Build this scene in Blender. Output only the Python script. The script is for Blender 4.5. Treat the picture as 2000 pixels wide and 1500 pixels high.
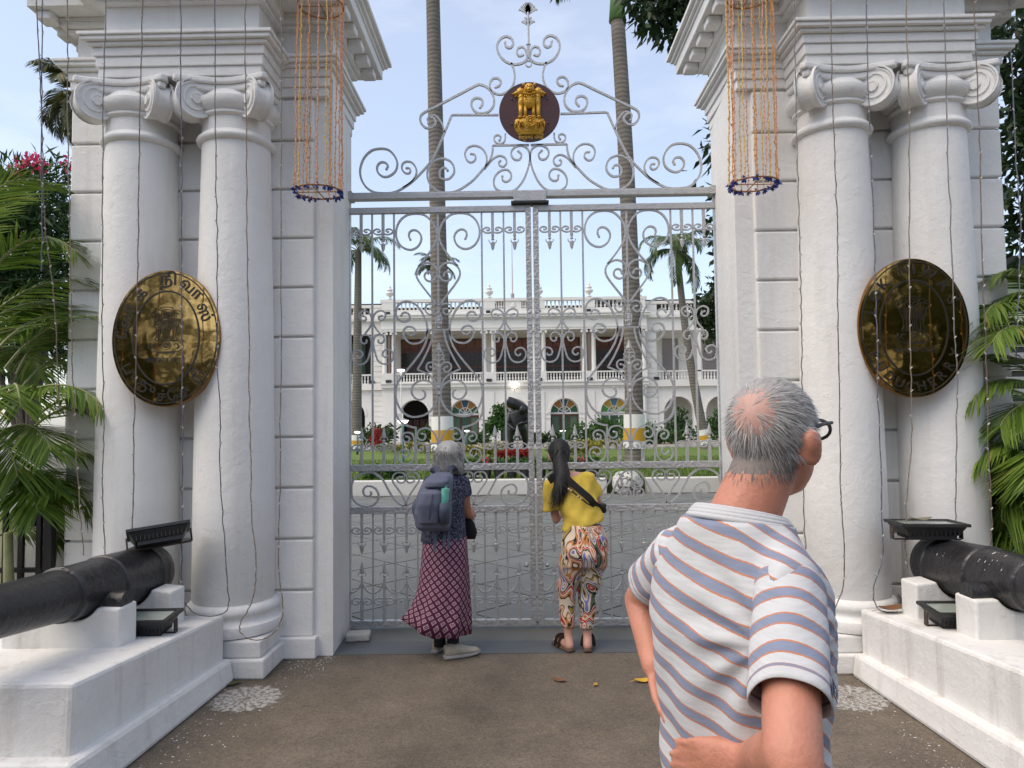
import bpy, bmesh, math, random
import numpy as np
from mathutils import Vector, Matrix, Euler
random.seed(7); np.random.seed(7)
PI = math.pi
SC = bpy.context.scene
for o in list(bpy.data.objects): bpy.data.objects.remove(o)
C = SC.collection
# ------------------------------------------------------------------ camera
CAMPOS = Vector((-0.113, -5.887, 1.70)); YAW, PITCH, ROLL, FPX = 0.0118, 0.0499, -0.0127, 1386.0
CF = Vector((-math.sin(YAW)*math.cos(PITCH), math.cos(YAW)*math.cos(PITCH), math.sin(PITCH)))
_r0 = Vector((math.cos(YAW), math.sin(YAW), 0)); _u0 = _r0.cross(CF)
CR = _r0*math.cos(ROLL)+_u0*math.sin(ROLL); CU = _u0*math.cos(ROLL)-_r0*math.sin(ROLL)
cam = bpy.data.cameras.new('camera'); camo = bpy.data.objects.new('camera', cam); C.objects.link(camo)
mw = Matrix((CR, CU, -CF)).transposed().to_4x4(); mw.translation = CAMPOS
camo.matrix_world = mw
cam.sensor_width = 36; cam.lens = 36*FPX/2000; cam.clip_start = 0.05; cam.clip_end = 5000
SC.camera = camo
# ------------------------------------------------------------------ sky, sun, exposure
SUN_EL, SUN_AZ = math.radians(56), math.radians(242)      # azimuth: compass-wise from +Y
w = bpy.data.worlds.new('World'); SC.world = w; w.use_nodes = True
nt = w.node_tree; bg = nt.nodes['Background']
sky = nt.nodes.new('ShaderNodeTexSky'); sky.sky_type = 'NISHITA'; sky.sun_disc = False
sky.sun_elevation = SUN_EL; sky.sun_rotation = SUN_AZ; sky.air_density = 1.0; sky.dust_density = 1.5; sky.ozone_density = 1.0
tc = nt.nodes.new('ShaderNodeTexCoord'); mp = nt.nodes.new('ShaderNodeMapping'); mp.inputs['Scale'].default_value = (1.6, 1.6, 5)
nz = nt.nodes.new('ShaderNodeTexNoise'); nz.inputs['Scale'].default_value = 2.2; nz.inputs['Detail'].default_value = 7; nz.inputs['Roughness'].default_value = .58
cr = nt.nodes.new('ShaderNodeValToRGB'); cr.color_ramp.elements[0].position = .52; cr.color_ramp.elements[1].position = .85
cr.color_ramp.elements[1].color = (.52, .52, .52, 1); cr.color_ramp.elements[0].color = (.26, .26, .26, 1)
mx = nt.nodes.new('ShaderNodeMix'); mx.data_type = 'RGBA'; mx.inputs['B'].default_value = (5.9, 6.0, 6.3, 1)
nt.links.new(tc.outputs['Generated'], mp.inputs['Vector']); nt.links.new(mp.outputs['Vector'], nz.inputs['Vector'])
nt.links.new(nz.outputs['Fac'], cr.inputs['Fac']); nt.links.new(cr.outputs['Color'], mx.inputs['Factor'])
nt.links.new(sky.outputs['Color'], mx.inputs['A']); nt.links.new(mx.outputs['Result'], bg.inputs['Color'])
bg.inputs['Strength'].default_value = 0.13
sl = bpy.data.lights.new('sun', 'SUN'); sl.energy = 1.5; sl.angle = math.radians(60); sl.color = (1, .84, .64)
so = bpy.data.objects.new('sun', sl); C.objects.link(so)
sd = Vector((math.sin(SUN_AZ)*math.cos(SUN_EL), math.cos(SUN_AZ)*math.cos(SUN_EL), math.sin(SUN_EL)))
so.rotation_euler = sd.to_track_quat('Z', 'Y').to_euler(); so.location = (0, 0, 30)
SC.view_settings.view_transform = 'Standard'; SC.view_settings.look = 'None'; SC.view_settings.gamma = 1
SC.view_settings.exposure = 0.84
SC.render.engine = 'CYCLES'
# ------------------------------------------------------------------ measuring: a picked point at a known depth plane
def at(u, v, Y):
    d = CF+CR*((u-1000)/FPX)+CU*((750-v)/FPX); return CAMPOS+d*((Y-CAMPOS.y)/d.y)
def atd(u, v, dist): return at(u, v, CAMPOS.y+dist)
# ------------------------------------------------------------------ object helpers
def link(o, parent=None):
    C.objects.link(o)
    if parent is not None: o.parent = parent
    return o
def empty(name, loc=(0, 0, 0), rz=0):
    o = bpy.data.objects.new(name, None); o.location = loc; o.rotation_euler = (0, 0, rz); o.empty_display_size = .1
    return link(o)
def tag(o, label=None, cat=None, group=None, kind=None):
    if label: o['label'] = label
    if cat: o['category'] = cat
    if group: o['group'] = group
    if kind: o['kind'] = kind
    return o
def copy_tree(o, parent=None):
    c = o.copy(); C.objects.link(c); c.parent = parent
    for ch in list(o.children): copy_tree(ch, c)
    return c
def meshobj(name, V, F, mat=None, parent=None, smooth=False, loc=None):
    me = bpy.data.meshes.new(name)
    me.from_pydata([tuple(v) for v in V], [], [tuple(f) for f in F]); me.validate(); me.update()
    if mat:
        for m in (mat if isinstance(mat, (list, tuple)) else [mat]): me.materials.append(m)
    if smooth: me.polygons.foreach_set('use_smooth', [True]*len(me.polygons))
    o = bpy.data.objects.new(name, me)
    if loc is not None: o.location = loc
    return link(o, parent)
def inst(o, parent=None, loc=None, rot=None, scale=None, name=None):
    n = bpy.data.objects.new(name or o.name.split('.')[0], o.data); link(n, parent)
    if loc is not None: n.location = loc
    if rot is not None: n.rotation_euler = rot
    if scale is not None: n.scale = scale
    return n
class MB:
    """collects vertices and faces of ONE mesh"""
    def __init__(s): s.v = []; s.f = []; s.mi = []
    def add(s, V, F, mi=0):
        b = len(s.v); s.v += [tuple(p) for p in V]; s.f += [tuple(i+b for i in f) for f in F]; s.mi += [mi]*len(F); return s
    def box(s, x0, x1, y0, y1, z0, z1, mi=0):
        return s.add([(x0,y0,z0),(x1,y0,z0),(x1,y1,z0),(x0,y1,z0),(x0,y0,z1),(x1,y0,z1),(x1,y1,z1),(x0,y1,z1)],
                     [(0,3,2,1),(4,5,6,7),(0,1,5,4),(1,2,6,5),(2,3,7,6),(3,0,4,7)], mi)
    def lathe(s, prof, n=24, c=(0,0,0), mi=0, a0=0, a1=2*PI, cap=True, sx=1, sy=1):
        full = abs(a1-a0-2*PI) < 1e-6; m = n if full else n+1; V = []; F = []
        for r, z in prof:
            for i in range(m):
                a = a0+(a1-a0)*i/n; V.append((c[0]+r*sx*math.cos(a), c[1]+r*sy*math.sin(a), c[2]+z))
        for j in range(len(prof)-1):
            for i in range(n):
                i2 = (i+1) % m if full else i+1
                F.append((j*m+i, j*m+i2, (j+1)*m+i2, (j+1)*m+i))
        if cap and full:
            F.append(tuple(reversed(range(m)))); F.append(tuple((len(prof)-1)*m+i for i in range(m)))
        return s.add(V, F, mi)
    def prism(s, poly, a, b, axis='y', mi=0):
        """poly = 2-D outline; extruded from a to b along the axis"""
        def P(p, t): return {'y': (p[0], t, p[1]), 'x': (t, p[0], p[1]), 'z': (p[0], p[1], t)}[axis]
        n = len(poly); V = [P(p, a) for p in poly]+[P(p, b) for p in poly]
        F = [tuple(range(n)), tuple(reversed(range(n, 2*n)))]+[(i, i+n, (i+1) % n+n, (i+1) % n) for i in range(n)]
        return s.add(V, F, mi)
    def strip(s, pts, w, d, y=0., cap=True, mi=0, taper=None):
        """flat bar bent in the XZ plane: w across, d deep; pts = [(x,z)]"""
        n = len(pts); V = []; F = []
        for i, p in enumerate(pts):
            q0 = pts[max(i-1, 0)]; q1 = pts[min(i+1, n-1)]; tx, tz = q1[0]-q0[0], q1[1]-q0[1]; L = math.hypot(tx, tz) or 1
            nx, nz = -tz/L, tx/L; h = w/2*(taper(i/(n-1)) if taper else 1)
            V += [(p[0]+nx*h, y-d/2, p[1]+nz*h), (p[0]+nx*h, y+d/2, p[1]+nz*h), (p[0]-nx*h, y+d/2, p[1]-nz*h), (p[0]-nx*h, y-d/2, p[1]-nz*h)]
        for i in range(n-1):
            for k in range(4): F.append((4*i+k, 4*i+(k+1) % 4, 4*i+4+(k+1) % 4, 4*i+4+k))
        if cap: F += [(3, 2, 1, 0), (4*n-4, 4*n-3, 4*n-2, 4*n-1)]
        return s.add(V, F, mi)
    def tube(s, pts, r, n=8, mi=0, cap=True):
        pts = [Vector(p) for p in pts]; m = len(pts); R = r if callable(r) else (lambda t: r); V = []; F = []
        up = Vector((0, 0, 1)); prev = None
        for i, p in enumerate(pts):
            t = (pts[min(i+1, m-1)]-pts[max(i-1, 0)]).normalized()
            if prev is None:
                a = up if abs(t.z) < .9 else Vector((1, 0, 0)); x = t.cross(a).normalized()
            else: x = (prev-t*prev.dot(t)).normalized()
            prev = x; y = t.cross(x); rr = R(i/(m-1))
            for k in range(n):
                a = 2*PI*k/n; V.append(p+x*(rr*math.cos(a))+y*(rr*math.sin(a)))
        for i in range(m-1):
            for k in range(n): F.append((i*n+k, i*n+(k+1) % n, (i+1)*n+(k+1) % n, (i+1)*n+k))
        if cap: F += [tuple(reversed(range(n))), tuple((m-1)*n+k for k in range(n))]
        return s.add(V, F, mi)
    def ball(s, c, r, n=10, m=6, mi=0, rot=None):
        r = (r, r, r) if not hasattr(r, '__len__') else r; V = []; F = []
        for j in range(1, m):
            t = PI*j/m
            for i in range(n):
                a = 2*PI*i/n; V.append(Vector((r[0]*math.sin(t)*math.cos(a), r[1]*math.sin(t)*math.sin(a), r[2]*math.cos(t))))
        V += [Vector((0, 0, r[2])), Vector((0, 0, -r[2]))]; T, B = len(V)-2, len(V)-1
        for j in range(m-2):
            for i in range(n): F.append((j*n+i, (j+1)*n+i, (j+1)*n+(i+1) % n, j*n+(i+1) % n))
        for i in range(n): F += [(T, i, (i+1) % n), (B, (m-2)*n+(i+1) % n, (m-2)*n+i)]
        if rot is not None: V = [rot @ v for v in V]
        c = Vector(c); return s.add([v+c for v in V], F, mi)
    def build(s, name, mat=None, parent=None, smooth=False, loc=None, bevel=0, auto=None):
        o = meshobj(name, s.v, s.f, mat, parent, smooth, loc)
        if any(s.mi) and len(o.data.polygons) == len(s.mi): o.data.polygons.foreach_set('material_index', s.mi)
        if bevel:
            b = o.modifiers.new('bevel', 'BEVEL'); b.width = bevel; b.segments = 2; b.limit_method = 'ANGLE'; b.angle_limit = math.radians(40)
        if auto is not None:
            o.data.polygons.foreach_set('use_smooth', [True]*len(o.data.polygons))
            m = o.modifiers.new('edges', 'EDGE_SPLIT'); m.split_angle = math.radians(auto)
        return o
def catmull(P, n=6):
    P = [np.array(p, float) for p in P]; Q = [2*P[0]-P[1]]+P+[2*P[-1]-P[-2]]; out = []
    for i in range(1, len(Q)-2):
        p0, p1, p2, p3 = Q[i-1:i+3]
        for k in range(n):
            t = k/n; out.append(.5*((2*p1)+(-p0+p2)*t+(2*p0-5*p1+4*p2-p3)*t*t+(-p0+3*p1-3*p2+p3)*t**3))
    out.append(P[-1]); return [tuple(p) for p in out]
def rotm(a, axis='Z'): return Matrix.Rotation(a, 3, axis)
# ------------------------------------------------------------------ materials
MATS = {}
def mat(name, col, rough=.6, metal=0, spec=.5, bump=None, var=None, col2=None, stain=None, coat=0, sub=0):
    """procedural Principled; bump=(scale,strength,detail), var=(scale,lo,hi) mottles col->col2, stain=(scale,thresh,color)"""
    if name in MATS: return MATS[name]
    m = bpy.data.materials.new(name); m.use_nodes = True; t = m.node_tree; N = t.nodes; L = t.links; b = N['Principled BSDF']
    b.inputs['Base Color'].default_value = (*col, 1); b.inputs['Roughness'].default_value = rough; b.inputs['Metallic'].default_value = metal
    b.inputs['Specular IOR Level'].default_value = spec; b.inputs['Coat Weight'].default_value = coat
    if sub: b.inputs['Subsurface Weight'].default_value = sub; b.inputs['Subsurface Radius'].default_value = (.012, .005, .003)
    co = N.new('ShaderNodeTexCoord').outputs['Object']
    src = None
    if var:
        n = N.new('ShaderNodeTexNoise'); n.inputs['Scale'].default_value = var[0]; n.inputs['Detail'].default_value = 6; n.inputs['Roughness'].default_value = .62
        L.new(co, n.inputs['Vector']); r = N.new('ShaderNodeValToRGB'); e = r.color_ramp.elements
        e[0].position, e[1].position = var[1], var[2]; e[0].color = (*col, 1); e[1].color = (*(col2 or col), 1)
        L.new(n.outputs['Fac'], r.inputs['Fac']); src = r.outputs['Color']
    if stain:
        n = N.new('ShaderNodeTexNoise'); n.inputs['Scale'].default_value = stain[0]; n.inputs['Detail'].default_value = 9; n.inputs['Roughness'].default_value = .7
        L.new(co, n.inputs['Vector']); r = N.new('ShaderNodeValToRGB'); e = r.color_ramp.elements
        e[0].position, e[1].position = stain[1], stain[1]+.06; L.new(n.outputs['Fac'], r.inputs['Fac'])
        mxx = N.new('ShaderNodeMix'); mxx.data_type = 'RGBA'; mxx.inputs['B'].default_value = (*stain[2], 1)
        if src: L.new(src, mxx.inputs['A'])
        else: mxx.inputs['A'].default_value = (*col, 1)
        L.new(r.outputs['Color'], mxx.inputs['Factor']); src = mxx.outputs['Result']
    if src: L.new(src, b.inputs['Base Color'])
    if bump:
        n = N.new('ShaderNodeTexNoise'); n.inputs['Scale'].default_value = bump[0]; n.inputs['Detail'].default_value = bump[2] if len(bump) > 2 else 5
        L.new(co, n.inputs['Vector']); bp = N.new('ShaderNodeBump'); bp.inputs['Strength'].default_value = bump[1]; bp.inputs['Distance'].default_value = .02
        L.new(n.outputs['Fac'], bp.inputs['Height']); L.new(bp.outputs['Normal'], b.inputs['Normal'])
    MATS[name] = m; return m
def emis(name, col, s):
    m = mat(name, col); b = m.node_tree.nodes['Principled BSDF']; b.inputs['Emission Color'].default_value = (*col, 1); b.inputs['Emission Strength'].default_value = s; return m
def plaster(name, c1, c2, dirt, bs=1.0, streak=.5, crack=.0):
    """lime-washed masonry: lumpy coats, flaked edges, hairline cracks, rain streaks"""
    m = bpy.data.materials.new(name); m.use_nodes = True; t = m.node_tree; N, L = t.nodes, t.links; b = N['Principled BSDF']; b.inputs['Roughness'].default_value = .78; b.inputs['Specular IOR Level'].default_value = .3
    co = N.new('ShaderNodeTexCoord').outputs['Object']
    def noise(sc, det=6, ro=.6, vec=None, dist=0):
        n = N.new('ShaderNodeTexNoise'); n.inputs['Scale'].default_value = sc; n.inputs['Detail'].default_value = det; n.inputs['Roughness'].default_value = ro; n.inputs['Distortion'].default_value = dist; L.new(vec or co, n.inputs['Vector']); return n.outputs['Fac']
    def ramp(f, p0, p1, c0=(0, 0, 0), c1_=(1, 1, 1)):
        r = N.new('ShaderNodeValToRGB'); e = r.color_ramp.elements; e[0].position, e[1].position = p0, p1; e[0].color = (*c0, 1); e[1].color = (*c1_, 1); L.new(f, r.inputs['Fac']); return r.outputs['Color']
    def mixc(f, a, b_, bt='MIX'):
        x = N.new('ShaderNodeMix'); x.data_type = 'RGBA'; x.blend_type = bt
        for k, v in (('Factor', f), ('A', a), ('B', b_)):
            if isinstance(v, (tuple, float, int)): x.inputs[k].default_value = v if not isinstance(v, tuple) else (*v, 1)
            else: L.new(v, x.inputs[k])
        return x.outputs['Result']
    def math_(op, a, b_):
        x = N.new('ShaderNodeMath'); x.operation = op
        for k, v in ((0, a), (1, b_)):
            if isinstance(v, (float, int)): x.inputs[k].default_value = v
            else: L.new(v, x.inputs[k])
        return x.outputs[0]
    base = ramp(noise(1.4, 6, .65), .32, .70, c1, c2)
    mp = N.new('ShaderNodeMapping'); mp.inputs['Scale'].default_value = (7, 7, .55); L.new(co, mp.inputs['Vector'])
    st = ramp(noise(1.0, 7, .65, mp.outputs['Vector']), .52, .78); st = math_('MULTIPLY', st, streak); base = mixc(st, base, dirt)
    sp = ramp(noise(6.0, 10, .75), .64, .72); base = mixc(math_('MULTIPLY', sp, .55), base, dirt)
    v = N.new('ShaderNodeTexVoronoi'); v.feature = 'DISTANCE_TO_EDGE'; v.inputs['Scale'].default_value = 2.3
    wv = N.new('ShaderNodeMix'); wv.data_type = 'VECTOR'; wv.inputs['Factor'].default_value = .18; L.new(co, wv.inputs['A']); nc = N.new('ShaderNodeTexNoise'); nc.inputs['Scale'].default_value = 4; nc.inputs['Detail'].default_value = 5; L.new(co, nc.inputs['Vector']); L.new(nc.outputs['Color'], wv.inputs['B']); L.new(wv.outputs['Result'], v.inputs['Vector'])
    ck = ramp(v.outputs['Distance'], .0, .006, (1, 1, 1), (0, 0, 0)); ck = math_('MULTIPLY', ck, ramp(noise(1.1, 3), .56, .62)); base = mixc(math_('MULTIPLY', ck, .6*crack), base, tuple(d*.6 for d in dirt))
    L.new(base, b.inputs['Base Color'])
    fl = ramp(noise(5.0, 7, .6, dist=.6), .50, .515); h = math_('ADD', math_('MULTIPLY', noise(16, 8, .62), 1.0), math_('MULTIPLY', fl, .12)); h = math_('ADD', h, math_('MULTIPLY', noise(70, 4, .6), .22)); h = math_('SUBTRACT', h, math_('MULTIPLY', ck, .5*crack))
    bp = N.new('ShaderNodeBump'); bp.inputs['Strength'].default_value = min(1, .55*bs); bp.inputs['Distance'].default_value = .022*bs; L.new(h, bp.inputs['Height']); L.new(bp.outputs['Normal'], b.inputs['Normal']); MATS[name] = m; return m
WHITE = plaster('whitewash', (.73, .72, .70), (.80, .795, .78), (.50, .475, .43), .72, .38)
WHITE2 = plaster('whitewash_plinth', (.66, .655, .64), (.77, .765, .75), (.40, .375, .335), .80, .75)
BWHITE = mat('building_white', (.74, .72, .68), .7, var=(.6, .35, .7), col2=(.67, .65, .61), stain=(1.3, .64, (.52, .50, .46)))
BCREAM = mat('building_cream', (.78, .75, .69), .7, var=(.5, .3, .7), col2=(.72, .69, .62))
SILVER = mat('silver_paint', (.43, .43, .43), .40, metal=.30, bump=(60, .25, 6), var=(18, .3, .7), col2=(.50, .50, .50), stain=(30, .70, (.17, .16, .15)))
SILVERB = mat('silver_paint_blistered', (.41, .41, .41), .36, metal=.32, bump=(38, .8, 3), var=(18, .3, .7), col2=(.50, .50, .50), stain=(22, .69, (.14, .11, .09)))
BLACK = mat('black_paint', (.018, .018, .02), .38, bump=(26, .5, 6), var=(6, .4, .7), col2=(.03, .03, .033))
BLACKM = mat('black_plastic', (.02, .02, .021), .5, bump=(60, .2))
# ================================================================== ground, apron, driveway
GROUND = mat('apron_concrete', (.112, .091, .070), .82, bump=(120, .4, 6), var=(1.3, .30, .70), col2=(.170, .143, .112), stain=(110, .60, (.24, .22, .19)))
def regrit(m):
    """exposed aggregate: pale and dark grains, a few worn patches"""
    t = m.node_tree; N, L = t.nodes, t.links; b = N['Principled BSDF']; src = b.inputs['Base Color'].links[0].from_socket; co = N.new('ShaderNodeTexCoord').outputs['Object']
    v = N.new('ShaderNodeTexVoronoi'); v.inputs['Scale'].default_value = 95; L.new(co, v.inputs['Vector']); r = N.new('ShaderNodeValToRGB'); e = r.color_ramp.elements; e[0].position = .0; e[0].color = (.45, .45, .45, 1); e[1].position = 1; e[1].color = (1.5, 1.45, 1.38, 1)
    sp = N.new('ShaderNodeSeparateColor'); L.new(v.outputs['Color'], sp.inputs[0]); L.new(sp.outputs[0], r.inputs['Fac'])
    mx = N.new('ShaderNodeMix'); mx.data_type = 'RGBA'; mx.blend_type = 'MULTIPLY'; mx.inputs['Factor'].default_value = .48; L.new(src, mx.inputs['A']); L.new(r.outputs['Color'], mx.inputs['B'])
    n = N.new('ShaderNodeTexNoise'); n.inputs['Scale'].default_value = .9; n.inputs['Detail'].default_value = 9; n.inputs['Roughness'].default_value = .72; L.new(co, n.inputs['Vector']); r2 = N.new('ShaderNodeValToRGB'); e = r2.color_ramp.elements; e[0].position = .35; e[0].color = (.62, .62, .62, 1); e[1].position = .66; e[1].color = (1.18, 1.16, 1.12, 1); L.new(n.outputs['Fac'], r2.inputs['Fac'])
    m2 = N.new('ShaderNodeMix'); m2.data_type = 'RGBA'; m2.blend_type = 'MULTIPLY'; m2.inputs['Factor'].default_value = 1; L.new(mx.outputs['Result'], m2.inputs['A']); L.new(r2.outputs['Color'], m2.inputs['B']); L.new(m2.outputs['Result'], b.inputs['Base Color'])
regrit(GROUND)
SILL = mat('threshold_stone', (.075, .082, .088), .55, bump=(30, .15, 8), var=(3, .3, .7), col2=(.10, .108, .112))
SLAB = mat('paving_slab', (.105, .11, .10), .6, bump=(40, .2, 8), var=(1.7, .3, .7), col2=(.15, .152, .138), stain=(9, .66, (.085, .085, .08)))
JOINT = mat('paving_joint', (.045, .042, .038), .9)
def sheet(name, x0, x1, y0, y1, z, m, kind='structure', div=1):
    V = []; F = []
    for j in range(div+1):
        for i in range(div+1): V.append((x0+(x1-x0)*i/div, y0+(y1-y0)*j/div, z))
    for j in range(div):
        for i in range(div): a = j*(div+1)+i; F.append((a, a+1, a+div+2, a+div+1))
    return tag(meshobj(name, V, F, m), kind=kind)
sheet('ground', -900, 900, -300, 900, -.012, mat('earth', (.16, .14, .11), .95, var=(.05, .3, .7), col2=(.12, .115, .08)))
sheet('apron', -2.4, 2.4, -9, -.64, 0, GROUND)
for s in (-1, 1): sheet('pavement', s*2.4 if s > 0 else -14, 14 if s > 0 else -2.4, -9, -.2, -.004, GROUND)
drive = sheet('driveway', -12, 12, .12, 10.35, -.002, JOINT)
sill = MB().box(-1.52, 1.52, -.64, -.345, -.05, .004).build('threshold', SILL); tag(sill, kind='structure')
sill2 = MB().box(-1.52, 1.52, -.345, .13, -.05, .001).build('gate_sill', SLAB); tag(sill2, kind='structure')
# square slabs laid on the diagonal, thinning out of sight far off
S = .78; g = .022; slab0 = None; rnd = random.Random(3)
for a in range(-16, 18):
    for b in range(-16, 18):
        cx, cy = (a-b)*S/math.sqrt(2), (a+b)*S/math.sqrt(2)+.4; hd_ = S/math.sqrt(2)
        if cy < .14-hd_ or cy > 9.78 or abs(cx) > 2.2+cy*.35: continue
        if cy < .135+hd_:                                 # cut slabs along the sill
            h = hd_-g*.707; P = [(cx, cy-h), (cx+h, cy), (cx, cy+h), (cx-h, cy)]; Q = []
            for i in range(4):
                p, q = P[i], P[(i+1) % 4]
                if p[1] >= .135: Q.append(p)
                if (p[1]-.135)*(q[1]-.135) < 0: t = (.135-p[1])/(q[1]-p[1]); Q.append((p[0]+t*(q[0]-p[0]), .135))
            if len(Q) > 2: o = MB().prism(Q, 0, .012, 'z').build('paving_slab', SLAB, drive); o.data.flip_normals()
            continue
        if slab0 is None:
            h = S/2-g/2
            slab0 = MB().prism([(-h, -h), (h, -h), (h, h), (-h, h)], 0, .012, 'z').build('paving_slab', SLAB, drive); slab0.data.flip_normals(); p = slab0
        else: p = inst(slab0, drive)
        p.location = (cx, cy, -.001+rnd.uniform(0, .0015)); p.rotation_euler = (0, 0, PI/4+rnd.choice((0, 1, 2, 3))*PI/2)
# ================================================================== gate piers
def mirror_tree(o, parent=None):
    """mirror image across X=0 of a thing whose parts keep world-placed geometry"""
    c = o.copy(); C.objects.link(c); c.parent = parent
    c.location = (-o.location.x, o.location.y, o.location.z)
    e = o.rotation_euler; c.rotation_euler = (e.x, -e.y, -e.z)
    if o.type == 'MESH':
        me = o.data.copy(); me.transform(Matrix.Diagonal((-1, 1, 1, 1))); me.flip_normals(); c.data = me
    for ch in list(o.children): mirror_tree(ch, c)
    return c
def rebase(root, loc):
    root.location = loc
    for ch in root.children: ch.location = ch.location-Vector(loc)
pier = empty('gate_pier')
MB().prism([(-3.44, -.655), (-1.645, -.655), (-1.645, -.645), (-1.503, -.645), (-1.538, .08), (-3.44, .08)], 0, 4.72, 'z').build('wall_core', WHITE, pier)
X0, X1 = -3.47, -1.64
zs = [.15, .48]+[.48+.37*k for k in range(1, 10)]+[4.128]
for i in range(len(zs)-1):
    e = .006
    MB().box(X0, X1, -.685, -.60, zs[i]+(.008 if i else 0), zs[i+1]-.008).build('block', WHITE, pier, bevel=.012)
MB().box(X0-.03, X1+.03, -.725, -.58, 0, .15).build('base_course', WHITE, pier, bevel=.01)
def stack(m, x0, x1, y0, y1, levels, dz=0):
    for (z0, z1, p) in levels: m.box(x0-p, x1+p, y0-p, y1+p, z0+dz, z1+dz)
ARCH = [(4.13, 4.20, .0), (4.20, 4.272, .014), (4.272, 4.335, .028), (4.335, 4.362, .055), (4.362, 4.39, .085), (4.39, 4.415, .10)]
m = MB(); stack(m, -3.46, -1.53, -.69, .09, ARCH, .012); m.build('architrave', WHITE, pier, bevel=.006)
m = MB(); stack(m, -3.045, -1.895, -1.06, -.5, ARCH); m.build('column_architrave', WHITE, pier, bevel=.006)
MB().box(-3.44, -1.545, -.67, .08, 4.43, 4.70).build('frieze', WHITE, pier)
MB().box(-3.02, -1.925, -1.035, -.5, 4.415, 4.70).build('column_frieze', WHITE, pier)
COR = [(4.65, 4.68, .05), (4.68, 4.715, .09), (4.75, 4.84, .235), (4.84, 4.865, .25), (4.865, 4.895, .275), (4.895, 4.93, .305)]
m = MB(); stack(m, -3.44, -1.545, -.67, .08, COR); m.box(-3.53, -1.455, -.76, .17, 4.715, 4.75); cor = m.build('cornice', WHITE, pier, bevel=.006)
m = MB(); stack(m, -3.02, -1.925, -1.035, -.5, COR, .003); m.box(-3.11, -1.835, -1.125, -.41, 4.718, 4.753); cor2 = m.build('column_cornice', WHITE, pier, bevel=.006)
for k in range(5):                                   # modillions under the inner and the outer soffit
    y = -.86+k*.235
    MB().box(-1.456, -1.345, y, y+.125, 4.685, 4.75).build('modillion', WHITE, cor, bevel=.012)
    MB().box(-3.64, -3.529, y, y+.125, 4.685, 4.75).build('modillion', WHITE, cor, bevel=.012)
for k in range(6):
    x = -3.02+k*.20
    MB().box(x, x+.115, -1.235, -1.124, 4.688, 4.753).build('modillion', WHITE, cor2, bevel=.012)
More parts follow.
